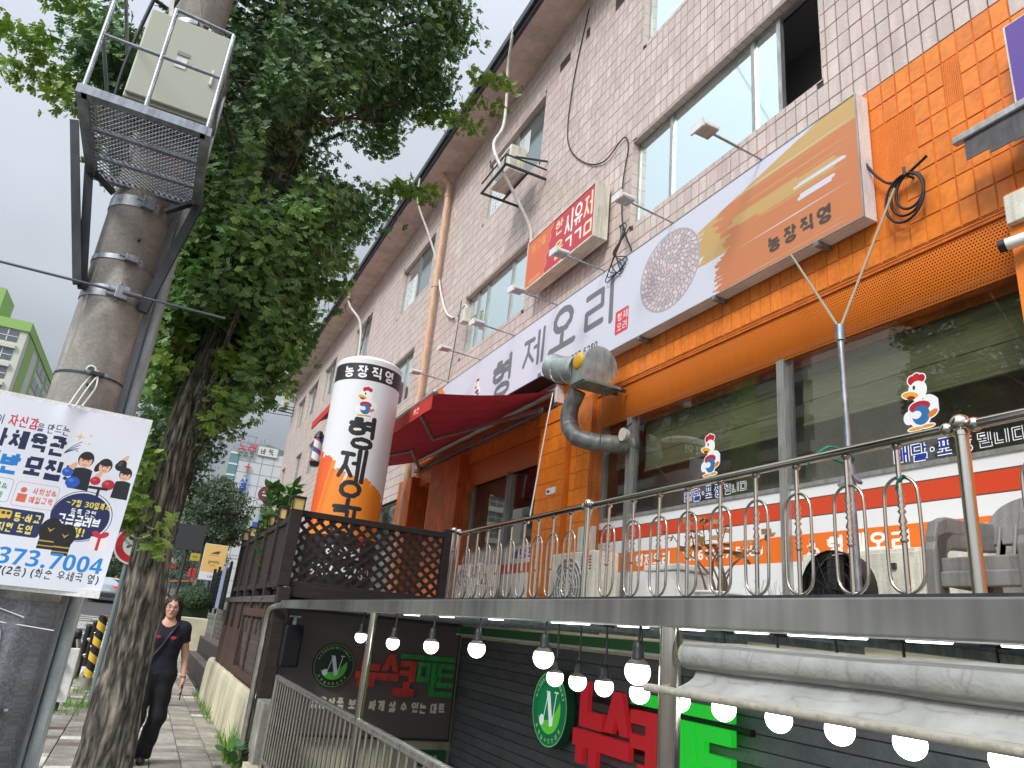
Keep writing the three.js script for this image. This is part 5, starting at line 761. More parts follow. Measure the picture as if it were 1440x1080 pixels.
// globe lamps and light tubes under the canopy
{
  const glow = M('lamp_glow', rgb(255, 255, 250), 0.4, { emissive: new THREE.Color(0.93, 1, 0.97), emissiveIntensity: 3.2 });
  const front = [[-5.25, 1.46], [-4.5, 1.455], [-3.83, 1.472], [-3.23, 1.49], [-2.59, 1.492], [-1.98, 1.49]], back = [[-3.42], [-3.2], [-2.97], [-2.7], [-2.44], [-2.19], [-1.93], [-1.69], [-1.46], [-1.2]];
  const mk = (x, y, z, r, label, group) => {
    const t = thing('globe_lamp', label, 'lamp', [x, y, z], group);
    part(t, 'cord', [tube([[x, 1.65, z], [x + 0.004, (1.65 + y) / 2 + 0.03, z + 0.003], [x, y + r + 0.035, z]], 0.005, 6, 12), bx(x - 0.03, x + 0.03, 1.64, 1.65, z - 0.02, z + 0.02)], rubberM); part(t, 'socket', [lathe([[0, 0.05], [0.012, 0.05], [0.017, 0.03], [0.019, 0.0], [0.026, -0.012], [0, -0.012]], 14).translate(x, y + r, z)], blackM);
    part(t, 'collar', [lathe(Array.from({ length: 8 }, (_, i) => { const a = 0.25 + i / 7 * 0.78; return [r * 1.03 * Math.sin(a), r * 1.03 * Math.cos(a)]; }), 24).translate(x, y, z)], M('lamp_collar_' + r, rgb(86, 80, 72), 0.45)); part(t, 'globe', [ball(x, y, z, r, 26, 18)], glow);
    const L = new THREE.PointLight(new THREE.Color(0.9, 1, 0.98), 0.17); L.castShadow = true; L.shadow.radius = 2; L.name = 'lamp_light'; t.add(L); return t;
  };
  const ord = ['farthest', 'second farthest', 'third', 'fourth', 'fifth', 'sixth', 'seventh', 'eighth', 'ninth', 'tenth'];
  const fl = ['globe lamp partly behind the thin steel post, in the outer string', 'globe lamp just right of the thin steel post, in the outer string', 'globe lamp over the red letters of the dark board, in the outer string', 'globe lamp right of the dark board, in the outer string', 'globe lamp above the round green emblem, in the outer string', 'largest globe lamp, left of the thick steel post'];
  const f0 = mk(1.42, front[0][1], front[0][0], 0.04, fl[0], 'globe lamps of the outer string'); front.slice(1).forEach(([z, y], i) => copyOf(f0, [1.42, y, z], fl[i + 1]));
  const bl = ['globe lamp touching the top of the round green emblem', 'globe lamp left of the red letters on the shutters, in the inner string', 'globe lamp over the first red letter on the shutters', 'globe lamp directly below the largest globe lamp', 'globe lamp peeping out right behind the thick steel post', 'globe lamp cut by the fabric awning, first right of the thick post', 'globe lamp cut by the fabric awning, above the last green letter', 'globe lamp cut by the fabric awning, right of the green letters', 'globe lamp under the fabric awning, last but one towards the lower right corner', 'globe lamp in the lower right corner, under the fabric awning'];
  const b0 = mk(1.95, 1.385, back[0][0], 0.043, bl[0], 'globe lamps of the inner string'); back.slice(1).forEach(([z], i) => copyOf(b0, [1.95, 1.385, z], bl[i + 1]));
  const tubes = [[-4.55, -4.27], [-3.92, -3.72], [-3.27, -3.12], [-2.66, -2.38], [-2.19, -2.02], [-1.9, -1.75], [-1.62, -1.5], [-1.43, -1.2], [-1.1, -1.0], [-0.9, -0.7]];
  const tl = ['farthest light tube under the canopy', 'light tube above the second lamp right of the thin post', 'light tube above the lamp right of the dark board', 'longest light tube, above the round green emblem', 'light tube right of the longest one', 'light tube left of the thick steel post', 'short light tube right of the thick post', 'long light tube above the rolled awning', 'light tube above the awning, second from the picture edge', 'light tube above the awning at the picture edge'];
  tubes.forEach(([a, b], i) => { const t = thing('light_tube', tl[i], 'light tube', [1.49, 1.63, (a + b) / 2], 'light tubes under the canopy edge'); part(t, 'tube', [rod([1.485, 1.6275, a], [1.485, 1.6275, b], 0.005, 0.005, 10)], glow); part(t, 'fitting', [bx(1.472, 1.498, 1.634, 1.648, a - 0.02, b + 0.02)], whiteM); if (i % 2 === 0) { const L = new THREE.RectAreaLight(new THREE.Color(0.92, 1, 0.98), 2.0, 0.03, b - a); L.rotation.x = -Math.PI / 2; L.position.set(-0.005, -0.012, 0); L.name = 'tube_light'; t.add(L); } });
}
{ // lit ceiling lamps inside the dining room
  const t = thing('ceiling_lamp', 'small lit ceiling lamp seen through the glass left of the bird over the post', 'ceiling lamp', [7.2, 4.6, -6.6], 'ceiling lamps of the dining room');
  part(t, 'shade', [lathe([[0.0, 0.3], [0.015, 0.3], [0.02, 0.06], [0.1, 0.0], [0.1, -0.02]], 18).translate(7.2, 4.6, -6.6)], whiteM); part(t, 'bulb', [ball(7.2, 4.57, -6.6, 0.07)], mats.lamp_glow); const L = new THREE.PointLight(new THREE.Color(1, 0.97, 0.9), 1.2); L.position.set(0, -0.14, 0); L.castShadow = true; L.shadow.radius = 3; L.name = 'lamp_light'; t.add(L);
  copyOf(t, [6.6, 4.6, -3.5], 'small lit ceiling lamp seen through the glass at the right edge');
}
// ---------------------------------------------------------------- ground, road, pavement
const gy = (z) => { const t = Math.max(0, -z - 20); return t < 10 ? 0.0017 * t * t : 0.17 + 0.044 * (t - 10); }; // the street climbs away from here
function strip(x0, x1, z0, z1, dy, n) { const pos = []; for (let k = 0; k < n; k++) { const a = lerp(z0, z1, k / n), b = lerp(z0, z1, (k + 1) / n); pos.push(x0, gy(a) + dy, a, x1, gy(a) + dy, a, x1, gy(b) + dy, b, x0, gy(a) + dy, a, x1, gy(b) + dy, b, x0, gy(b) + dy, b); } const g = new THREE.BufferGeometry(); g.setAttribute('position', new THREE.BufferAttribute(new Float32Array(pos), 3)); g.computeVertexNormals(); return g; }
const asphalt = M('asphalt', null, 0.92, { map: mottle([72, 72, 72], 0.16, 201, 0.03, 0.2), metres: 2.4, bumpMap: bumpA, bumpScale: 0.004 });
const groundM = M('bare_ground', null, 0.95, { map: mottle([96, 92, 84], 0.2, 203), metres: 4 });
struct('ground', [strip(-900, -11, 60, -150, -0.16, 30), strip(-11, 1.3, 60, -150, -0.18, 30), strip(1.3, 60, -8.7, -150, -0.16, 30), strip(5.3, 400, 60, -8.7, -0.16, 2), strip(60, 900, -8.7, -150, -0.16, 10), strip(-900, 900, -150, -2600, -0.16, 10)], groundM);
struct('road', [strip(-9.5, -0.95, 30, -150, -0.12, 60)], asphalt);
struct('road_marking', [strip(-5.3, -5.18, 30, -150, -0.115, 60)], M('yellow_line', rgb(206, 160, 60), 0.7));
struct('kerb', [-0.95].flatMap((x) => { const o = []; for (let k = 0; k < 60; k++) { const a = -4 - k * 1.0; const b = a - 0.99; o.push(rbx(x - 0.02, x + 0.16, (gy(a) + gy(b)) / 2 - 0.16, (gy(a) + gy(b)) / 2 + 0.006, b, a, 0.015)); } return o; }), M('granite_kerb', null, 0.8, { map: mottle([186, 186, 182], 0.12, 205, 0.02, 0.2), metres: 0.8 }));
const bed = struct('pavement', [strip(-0.79, 1.36, 6, -90, -0.04, 60)], M('joint_sand', null, 0.95, { map: mottle([92, 86, 72], 0.2, 207), metres: 1 }));
{
  const cols = [[150, 144, 132], [138, 132, 120], [160, 154, 142], [128, 122, 112], [146, 138, 130]].map((c, i) => M('paver_' + i, null, 0.9, { map: mottle(c, 0.12, 211 + i, 0.03, 0.14), metres: 0.9, bumpMap: bumpA, bumpScale: 0.002 }));
  const pale = M('pale_paver', null, 0.85, { map: mottle([196, 194, 186], 0.1, 221), metres: 0.9 }), red = M('reddish_paver', null, 0.9, { map: mottle([112, 94, 88], 0.12, 223), metres: 0.9 });
  const W = 0.307, D = 0.22, G = new RoundedBoxGeometry(W - 0.01, 0.06, D - 0.01, 1, 0.005), far = new Map(); let made = 0;
  for (let r = 0; r < 200; r++) for (let c = 0; c < 7; c++) {
    const z = -8.2 - r * D - (c % 2) * 0.0, x = -0.79 + W * (c + 0.5); if (z > -8 && c > 4) { } const q = hash(r, c, 77), m = q < 0.035 ? pale : q < 0.075 ? red : cols[Math.floor(hash(r, c, 78) * 5)], y = gy(z) - 0.03 + 0.004 * hash(r, c, 79);
    if (x < -0.75 && z > -7) continue;
    if (z > -8.3 - 42 * D) { const p = setShadow(new THREE.Mesh(G, m)); p.geometry = boxUV(G.clone().translate(x, y, z), 0.9).translate(-x, -y, -z); p.position.set(x, y, z); p.name = 'paver'; bed.add(p); made++; }
    else { if (!far.has(m)) far.set(m, []); far.get(m).push(new THREE.BoxGeometry(W - 0.01, 0.06, D - 0.01).translate(x, y, z)); }
  }
  for (const [m, gs] of far) part(bed, 'far_pavers', gs, m).userData.kind = 'stuff';
  // near pavement under the camera
  const near = []; for (let r = 0; r < 58; r++) for (let c = 0; c < 7; c++) near.push(new THREE.BoxGeometry(W - 0.01, 0.06, D - 0.01).translate(-0.79 + W * (c + 0.5), -0.03, -7.98 + r * D)); part(bed, 'near_pavers', near, cols[0]).userData.kind = 'stuff';
}
{ // raised crossing laid in pale and grey blocks
  const c = struct('crossing', [strip(-9.3, -0.98, -21.5, -44, -0.11, 20)], asphalt), pale = M('pale_block', null, 0.8, { map: mottle([206, 204, 194], 0.1, 231), metres: 1.5 }), gr = M('grey_block', null, 0.85, { map: mottle([116, 114, 108], 0.1, 233), metres: 1.5 });
  const P = [[], []]; let n = 0; for (let r = 0; r < 34; r++) for (let k = 0; k < 14; k++) { const z = -21.8 - r * 0.64, x = -9.1 + k * 0.6, w = hash(r >> 1, k >> 1, 5) < 0.55 ? ((r + k) & 1) : (hash(r, k, 6) < 0.5 ? 0 : 1); if (x > -3.2 && n < 150) { part(c, 'block', [bx(x, x + 0.585, gy(z) - 0.108, gy(z) - 0.09, z - 0.625, z)], w ? pale : gr); n++; } else P[w].push(bx(x, x + 0.585, gy(z) - 0.108, gy(z) - 0.09, z - 0.625, z)); }
  part(c, 'far_blocks', P[0], gr).userData.kind = 'stuff'; part(c, 'far_blocks', P[1], pale).userData.kind = 'stuff';
  struct('road_marking', [new THREE.PlaneGeometry(0.5, 3.4).rotateX(-Math.PI / 2).translate(-1.5, -0.112, -19.4)], M('orange_marking', rgb(220, 140, 50), 0.8));
}
solo('retaining_wall', [shapeExtrude([[1.46, -0.1], [1.31, -0.1], [1.322, 0.35], [1.335, 0.58], [1.35, 0.65], [1.375, 0.685], [1.41, 0.695], [1.46, 0.69]], 6.4).translate(0, 0, -15.38)], creamWallM, 'low cream painted wall under the brown boards, streaked with damp', 'wall');
{ // stepped timber bench
  const b = thing('timber_bench', 'weathered dark timber bench with high back beyond the cream wall', 'bench', [1.5, 0, -18.5]); const z0 = -15.4, z1 = -22.5;
  const step = (x0, x1, y0, y1, nm) => { for (let k = 0; k < 3; k++) part(b, nm, [rbx(lerp(x0, x1, k / 3) + 0.004, lerp(x0, x1, (k + 1) / 3) - 0.004, y1 - 0.035, y1, z1, z0, 0.006)], greyWood); part(b, 'riser', [bx(x0 + 0.01, x0 + 0.03, y0, y1 - 0.035, z1, z0 - 0.01), bx(x0 + 0.03, x1, y0, y1 - 0.035, z0 - 0.03, z0 - 0.01)], darkWood); };
  step(1.42, 1.62, 0, 0.42, 'seat_board'); step(1.62, 1.95, 0, 0.82, 'seat_board');
  for (let k = 0; k < 6; k++) part(b, 'back_board', [rbx(1.95, 1.98, 0.82 + k * 0.118, 0.93 + k * 0.118, z1, z0, 0.005)], greyWood); part(b, 'back_panel', [bx(1.985, 2.0, 0.5, 1.54, z1, z0)], darkWood); part(b, 'black_panel', [bx(1.93, 1.948, 0.84, 1.52, -17.9, -16.6)], blackM);
}
// ---------------------------------------------------------------- utility pole
{
  const px = -0.555, pz = -4.6;
  const p = thing('utility_pole', 'weathered concrete utility pole with steel bands and a caged platform', 'utility pole', [px, 0, pz]);
  const poleM = M('weathered_concrete', null, 0.92, { map: noiseTex(512, 512, (u, v) => { const a = fbm(u * 5, v * 5, 241, 5, 5, 5) - 0.5, s = fbm(u * 30, v * 2, 243, 3, 30, 2) - 0.5, l = clamp((fbm(u * 7, v * 3, 247, 3, 7, 3) - 0.62) * 6), f = vnoise(u * 180, v * 180, 249, 180, 180) - 0.5, k = 1 + 0.34 * a + 0.22 * s + 0.14 * f; return [lerp(136, 186, l) * k, lerp(132, 182, l) * k, lerp(125, 174, l) * k]; }), metres: 1.6, bumpMap: bumpA, bumpScale: 0.004 });
  const R = (y) => 0.182 - 0.003 * y;
  part(p, 'shaft', [new THREE.CylinderGeometry(R(9), R(0), 9, 36, 1).translate(px, 4.5, pz)], poleM);
  const band = (y, h, m) => { const g = [new THREE.CylinderGeometry(R(y) + 0.005, R(y) + 0.005, h, 36, 1, true).translate(px, y, pz)]; for (const a of [0.25, -2.9]) g.push(rbx(-0.035, 0.035, -h / 2 - 0.005, h / 2 + 0.005, -0.012, 0.03, 0.004).rotateY(a).translate(px + (R(y) + 0.012) * Math.sin(a), y, pz + (R(y) + 0.012) * Math.cos(a))); const b = part(p, 'band', g, m); part(b, 'bolt', [0.25, -2.9].map((a) => rod([px + (R(y) + 0.0) * Math.sin(a) - 0.06 * Math.cos(a), y, pz + (R(y) + 0.03) * Math.cos(a) + 0.06 * Math.sin(a)], [px + R(y) * Math.sin(a) + 0.06 * Math.cos(a), y, pz + (R(y) + 0.03) * Math.cos(a) - 0.06 * Math.sin(a)], 0.009, 0.009, 6)), galv); };
  band(3.2, 0.07, galv); band(3.42, 0.03, galv); band(3.8, 0.07, galv); band(5.2, 0.035, galv); band(2.7, 0.012, darkSteel); band(1.0, 0.012, darkSteel);
  part(p, 'clevis', [rbx(px - 0.03, px + 0.05, 3.17, 3.23, pz + 0.14, pz + 0.2, 0.006), rod([px + 0.03, 3.15, pz + 0.18], [px + 0.03, 3.26, pz + 0.18], 0.01)], galv);
  part(p, 'step_bolt', [[2.63, 0.1], [3.55, 0.3]].map(([y, a]) => rod([px + 0.1 * Math.sin(a), y, pz + 0.1], [px + 0.2 * Math.sin(a), y + 0.004, pz + 0.19], 0.008, 0.008, 6)), darkSteel);
  // cable channel and conduit up the kerb-far side
  part(p, 'cable_channel', [rbx(px + 0.13, px + 0.21, 0.1, 4.25, pz - 0.06, pz + 0.03, 0.008)], M('grey_channel', null, 0.55, { map: mottle([110, 116, 122], 0.16, 251, 0.1), metres: 0.8 })); part(p, 'conduit', [rod([px + 0.25, 0, pz - 0.02], [px + 0.23, 4.6, pz - 0.02], 0.035, 0.035, 14), rod([px + 0.16, 0, pz + 0.07], [px + 0.12, 2.6, pz + 0.1], 0.012, 0.012, 8)], M('grey_conduit', null, 0.5, { map: mottle([146, 152, 152], 0.16, 253, 0.12), metres: 0.7 }));
  part(p, 'wrap', [new THREE.CylinderGeometry(R(0.75) + 0.012, R(0) + 0.014, 1.5, 36, 1, true).translate(px, 0.75, pz)], M('dark_wrap', null, 0.7, { map: mottle([98, 101, 106], 0.21, 255, 0.2, 0.16), metres: 0.8, bumpMap: bumpA, bumpScale: 0.003 }));
  // platform
  const y = 3.9, zf = -3.64, zb = -4.46, xl = -0.84, xr = -0.26, A = 0.05;
  part(p, 'platform_frame', [bar([xl, y, zf], [xr, y, zf], A, A), bar([xl, y, zb], [xr, y, zb], A * 0.8, A * 0.8), bar([xl, y, zf + 0.02], [xl, y, zb], A, A), bar([xr, y, zf + 0.02], [xr, y, zb], A, A), bar([xl, y - 0.01, lerp(zf, zb, 0.36)], [xr, y - 0.01, lerp(zf, zb, 0.36)], 0.03, 0.02), bar([xl, y - 0.01, lerp(zf, zb, 0.7)], [xr, y - 0.01, lerp(zf, zb, 0.7)], 0.03, 0.02)], galv);
  const me = []; const nx = 18, nz = 42, dx = (xr - xl) / nx, dz = (zb - zf) / nz; for (let i = 0; i < nx; i++) for (let k = 0; k < nz; k++) { const x = xl + i * dx, z = zf + k * dz, o = (k % 2) * dx / 2; me.push(bar([x + o, y, z], [x + o + dx / 2, y, z + dz], 0.003, 0.007), bar([x + o + dx / 2, y, z], [x + o, y, z + dz], 0.003, 0.007)); } part(p, 'mesh_floor', me, galv);
  part(p, 'brace', [bar([xl - 0.02, y + 0.02, -4.42], [px - 0.16, 3.2, pz + 0.1], 0.045, 0.045), bar([xr + 0.02, y + 0.02, -4.42], [px + 0.17, 3.14, pz + 0.12], 0.05, 0.05), bar([xl, y, -4.4], [px - 0.15, 3.82, pz + 0.14], 0.04, 0.02), bar([xr, y, -4.4], [px + 0.14, 3.8, pz + 0.14], 0.04, 0.02), bar([-1.0, 4.17, -4.4], [-0.735, 3.2, -4.44], 0.045, 0.05)], darkSteel);
  part(p, 'guard_rail', [rod([xl, y, zf], [xl, y + 0.78, zf], 0.012), rod([-0.56, y, zf], [-0.56, y + 0.68, zf], 0.012), rod([xr, y, zf], [xr, y + 0.66, zf], 0.012), rod([xr, y, -4.2], [xr, y + 0.66, -4.2], 0.012), rod([xl, y + 0.36, zf], [xr, y + 0.36, zf], 0.01), rod([-0.56, y + 0.68, zf], [xr, y + 0.66, zf], 0.01), rod([xr, y + 0.66, zf], [xr, y + 0.66, -4.3], 0.01), rod([xr, y + 0.36, zf], [xr, y + 0.36, -4.3], 0.01), rod([xl, y + 0.78, zf], [xl, y + 0.78, -4.3], 0.01), rod([xl, y + 0.36, zf], [xl, y + 0.36, -4.3], 0.01)], galv);
  const e = thing('equipment_box', 'pale grey green equipment cabinet standing in the pole cage', 'electrical box', [-0.53, 4.27, -4.2]), boxM = M('grey_green_cabinet', null, 0.42, { color: rgb(172, 176, 158) });
  part(e, 'housing', [rbx(-0.765, -0.295, 4.275, 4.92, -4.42, -4.13, 0.008)], boxM); part(e, 'door', [rbx(-0.758, -0.302, 4.295, 4.912, -4.128, -4.104, 0.008)], boxM); part(e, 'plinth', [bx(-0.75, -0.31, 4.24, 4.275, -4.4, -4.14)], darkSteel); part(e, 'shelf_bar', [bar([-0.8, 4.235, -4.3], [-0.27, 4.235, -4.3], 0.03)], darkSteel);
  part(e, 'handle', [rbx(-0.352, -0.336, 4.52, 4.63, -4.102, -4.085, 0.005)], creamM); part(e, 'label_plate', [bx(-0.56, -0.49, 4.66, 4.685, -4.103, -4.099)], M('grey_plate', rgb(130, 138, 138), 0.4)); part(e, 'label_plate', [bx(-0.555, -0.495, 4.57, 4.64, -4.103, -4.099)], whiteM);
  solo('pole_cable', [tube([[-0.62, 6, -4.45], [-0.66, 5.3, -4.3], [-0.78, 4.7, -4.35], [-0.74, 4.2, -4.45], [-0.62, 3.95, -4.5]], 0.014, 6, 40), tube([[-0.72, 6, -4.4], [-0.82, 5.2, -4.4], [-0.86, 4.5, -4.45], [-0.8, 4.1, -4.5]], 0.012, 6, 40)], rubberM, 'black cables dropping from above behind the cabinet on the pole', 'cable');
  solo('pole_cable', [tube([[-0.75, 5.25, -4.0], [-0.65, 5.32, -4.05], [-0.54, 5.2, -4.2], [-0.5, 5.1, -4.4]], 0.012, 6, 30)], hoseM, 'white cable looping over the top of the cabinet on the pole', 'cable');
  part(e, 'white_post', [bar([-0.75, 5.5, -4.2], [-0.66, 4.92, -4.25], 0.025)], whiteM);
  solo('guy_wire', [tube([[-4.2, 3.2, -4.37], [-1.1, 3.19, -4.37], [-0.47, 3.2, -4.4], [0.06, 3.19, -4.38]], 0.0075, 6, 40), rod([-0.5, 3.2, -4.4], [-0.4, 3.2, -4.4], 0.014)], M('wire_grey', rgb(104, 108, 116), 0.5, { metalness: 0.5 }), 'thick grey wire clamped across the pole', 'wire');
}
{ // banner
  const z = -4.34, x0 = -1.0, x1 = -0.175, y0 = 1.56, y1 = 2.48; // hangs from cords, lower edge drawn in
  const b = thing('banner', 'white vinyl banner with blue Korean lettering and three boxing children tied to the pole', 'banner', [-0.6, y0, z]);
  const t = canvasTex(1024, 1140, (g, w, h) => {
    const X = (x) => (x - x0) / (x1 - x0) * w, k = w / 0.825; g.fillStyle = '#dcdfe8'; g.fillRect(0, 0, w, h);
    text(g, '아이', 110, 120, 66, { color: '#39364a', weight: 0.07, brush: 0.5, wide: 0.7 }); text(g, '자신감', 228, 108, 78, { color: '#c43346', weight: 0.1, brush: 0.5, wide: 0.66 }); text(g, '을', 388, 132, 58, { color: '#39364a', weight: 0.08, brush: 0.5, wide: 0.7 }); text(g, '만드는', 446, 128, 66, { color: '#39364a', weight: 0.08, brush: 0.5, wide: 0.6 });
    text(g, '무사체육관', 42, 196, 132, { color: '#1d2547', weight: 0.16, wide: 0.8, gap: 0.03 }); text(g, '여름반', 20, 344, 140, { color: '#1b7ac6', weight: 0.17, wide: 0.82, gap: 0.02 }); text(g, '모집!', 384, 350, 132, { color: '#1d2547', weight: 0.18, wide: 0.82, gap: 0.03 });
    g.strokeStyle = '#2c3350'; g.lineWidth = 4; for (let i = 0; i < 4; i++) { g.beginPath(); g.moveTo(580, 300); g.quadraticCurveTo(596 + i * 18, 256 - i * 4, 660 - i * 4, 206 + i * 24); g.stroke(); } g.fillStyle = '#e8b93a'; for (const [sx, sy, r] of [[640, 178, 30], [696, 158, 16], [700, 214, 13]]) { g.beginPath(); for (let a = 0; a < 8; a++) { const q = a * Math.PI / 4, l = a % 2 ? r * 0.25 : r; g.lineTo(sx + l * Math.cos(q), sy + l * Math.sin(q)); } g.fill(); }
    const kid = (x, y, s, shirt, glove, gx, gy2, gx2, gy22, longHair) => { const E = (cx, cy, rx, ry, c, r = 0) => { g.fillStyle = c; g.beginPath(); g.ellipse(x + cx * s, y + cy * s, rx * s, ry * s, r, 0, 7); g.fill(); }; if (longHair) E(-0.34, 0.1, 0.2, 0.4, '#231d1d', 0.4); E(0, 0, 0.42, 0.48, '#251f1e'); E(0, 0.1, 0.34, 0.4, '#e3b496'); g.fillStyle = '#251f1e'; g.beginPath(); g.ellipse(x, y - 0.18 * s, 0.37 * s, 0.22 * s, 0, 0, 7); g.fill(); for (const q of [-0.14, 0.14]) E(q, 0.08, 0.05, 0.035, '#2a2220'); E(0.01, 0.3, 0.12, 0.06, '#a8443f'); E(0.01, 0.28, 0.1, 0.025, '#f3eee8');
      g.fillStyle = shirt; g.beginPath(); g.moveTo(x - 0.5 * s, y + 0.62 * s); g.quadraticCurveTo(x, y + 0.4 * s, x + 0.5 * s, y + 0.62 * s); g.lineTo(x + 0.56 * s, y + 1.85 * s); g.lineTo(x - 0.56 * s, y + 1.8 * s); g.fill(); E(gx * 0.8, gy2 - 0.3, 0.16, 0.4, '#dfae90', 0.5); E(gx, gy2, 0.3, 0.27, glove); E(gx2, gy22, 0.38, 0.34, glove); E(gx - 0.07, gy2 - 0.07, 0.12, 0.09, 'rgba(255,255,255,0.22)'); E(gx2 - 0.1, gy22 - 0.1, 0.14, 0.1, 'rgba(255,255,255,0.22)'); };
    kid(712, 316, 108, '#20222b', '#2358b8', -0.75, 0.9, -0.35, 1.45); kid(830, 338, 100, '#d9dbe0', '#b52838', -0.3, 1.05, 0.5, 1.2, true); kid(962, 372, 90, '#22242c', '#1c1b1d', -0.42, -0.72, -0.46, -0.5);
    g.fillStyle = '#20222b'; g.fillRect(772, 478, 112, 18); g.fillRect(826, 490, 16, 50);
    const box = (x, y, w2, h2, c, f) => { g.beginPath(); g.roundRect(x, y, w2, h2, 18); if (f) { g.fillStyle = f; g.fill(); } g.strokeStyle = c; g.lineWidth = 3; g.stroke(); };
    box(120, 512, 244, 146, '#58a07c'); text(g, '자신감&', 200, 534, 48, { color: '#4c9a74', wide: 0.68 }); text(g, '체력강화', 190, 590, 48, { color: '#4c9a74', wide: 0.68 }); box(384, 518, 236, 150, '#d68a72'); text(g, '사회성&', 478, 540, 46, { color: '#d06a50', wide: 0.68 }); text(g, '예절교육', 470, 596, 46, { color: '#d06a50', wide: 0.68 }); g.fillStyle = '#d0694e'; g.beginPath(); g.arc(430, 566, 17, 0, 7); g.fill(); g.fillRect(404, 590, 52, 52);
    box(150, 690, 432, 156, '#1d2a55', '#1d2a55'); text(g, '등·하교', 424, 706, 58, { color: '#e6d46a', wide: 0.7, weight: 0.14 }); text(g, '차량 지원 도입', 250, 772, 60, { color: '#e6d46a', wide: 0.66, weight: 0.13 }); g.fillStyle = '#e2b828'; g.beginPath(); g.roundRect(318, 702, 92, 52, 10); g.fill(); g.fillStyle = '#1d2a55'; for (let i = 0; i < 3; i++) g.fillRect(328 + i * 27, 711, 19, 18); g.beginPath(); g.arc(338, 756, 9, 0, 7); g.arc(390, 756, 9, 0, 7); g.fill();
    g.fillStyle = '#1f2b57'; g.beginPath(); g.ellipse(780, 680, 166, 150, 0, 0, 7); g.fill(); g.strokeStyle = '#1f2b57'; g.lineWidth = 4; g.beginPath(); g.ellipse(786, 676, 174, 158, 0.1, 0, 7); g.stroke(); text(g, '~7월 30일까지', 676, 574, 50, { color: '#e4d35c', wide: 0.6 }); text(g, '등록 관원', 714, 632, 42, { color: '#e6e8ee', wide: 0.76 }); text(g, '고급글러브', 650, 672, 72, { color: '#f2f3f6', weight: 0.15, wide: 0.7, gap: 0.0 }); text(g, '증정!', 706, 746, 66, { color: '#ead64c', weight: 0.17, wide: 0.75 });
    for (const [gx, gy2] of [[640, 800], [728, 826]]) { g.fillStyle = '#1c1a1a'; g.beginPath(); g.ellipse(gx, gy2 - 14, 60, 76, 0.1, 0, 7); g.fill(); g.fillRect(gx - 46, gy2 + 34, 92, 72); g.fillStyle = '#b4953e'; g.fillRect(gx - 46, gy2 + 52, 92, 9); g.fillRect(gx - 46, gy2 + 82, 92, 7); g.beginPath(); g.moveTo(gx - 22, gy2 - 30); g.lineTo(gx, gy2); g.lineTo(gx + 24, gy2 - 32); g.lineTo(gx, gy2 - 16); g.fill(); }
    g.fillStyle = '#e9e4e2'; g.fillRect(872, 792, 100, 84); g.fillStyle = '#c22b42'; g.fillRect(914, 792, 18, 84); g.beginPath(); g.ellipse(900, 776, 30, 18, 0.5, 0, 7); g.ellipse(944, 776, 30, 18, -0.5, 0, 7); g.fill();
    text(g, '061.373.7004', 130, 898, 140, { color: '#2182cc' }); text(g, '진각로 187(2층) (화순 우체국 옆)', 180, 1020, 64, { color: '#2b2c3a', weight: 0.09, wide: 0.72 });
  });
  const pos = [], uv = [], nx = 40, ny = 44, P = (i, k) => { const u = i / nx, v = k / ny, y = lerp(y0, y1, v), xl = lerp(x0, x0, v), xr = lerp(x1 - 0.025, x1, v); const tie = Math.exp(-Math.pow((u - 0.52) / 0.05, 2)) * Math.pow(v, 6); return [lerp(xl, xr, u), y + 0.012 * tie - 0.006 * Math.sin(u * 3.1) * v, z + 0.012 * Math.sin(u * 5 + v * 2) + 0.008 * Math.sin(v * 7 + u * 3) + 0.02 * tie - 0.03 * Math.pow(Math.abs(u - 0.5) * 2, 2) + 0.02 * (u > 0.93 ? (u - 0.93) * 8 * (1 - v) : 0)]; };
  for (let i = 0; i < nx; i++) for (let k = 0; k < ny; k++) for (const [a, c] of [[i, k], [i + 1, k], [i + 1, k + 1], [i, k], [i + 1, k + 1], [i, k + 1]]) { pos.push(...P(a, c)); uv.push(a / nx, c / ny); }
  let g = new THREE.BufferGeometry(); g.setAttribute('position', new THREE.BufferAttribute(new Float32Array(pos), 3)); g.setAttribute('uv', new THREE.BufferAttribute(new Float32Array(uv), 2)); g = mergeVertices(g, 1e-5); g.computeVertexNormals(); part(b, 'sheet', [g], M('banner_print', null, 0.5, { map: t }));
  part(b, 'hem', [bar([x0, y1 + 0.0, z - 0.025], [x1, y1 - 0.004, z - 0.05], 0.006, 0.05)], whiteM); part(b, 'hem', [bar([x0, y0, z - 0.01], [x1 - 0.025, y0, z - 0.03], 0.006, 0.04)], whiteM);
  part(b, 'cord', [tube([[-0.58, 2.48, z + 0.02], [-0.56, 2.58, z - 0.02], [-0.53, 2.69, -4.42], [-0.5, 2.72, -4.4]], 0.004, 5, 20), tube([[-0.55, 2.48, z + 0.02], [-0.52, 2.6, z], [-0.5, 2.7, -4.42]], 0.004, 5, 20), tube([[-0.5, 2.7, -4.41], [-0.49, 2.62, -4.38], [-0.52, 2.49, -4.33]], 0.005, 5, 20), new THREE.TorusGeometry(0.022, 0.006, 6, 16).translate(-0.54, 2.72, -4.42), tube([[-0.9, 1.56, z], [-0.7, 1.48, -4.4], [-0.5, 1.42, -4.4]], 0.003, 5, 20), tube([[-0.95, 1.34, -4.4], [-0.7, 1.4, -4.4], [-0.6, 1.38, -4.4], [-0.57, 1.25, -4.4], [-0.6, 1.1, -4.4]], 0.004, 5, 30), tube([[-0.9, 1.4, -4.4], [-0.6, 1.39, -4.41], [-0.36, 1.37, -4.42]], 0.003, 5, 20)], whiteM);
}
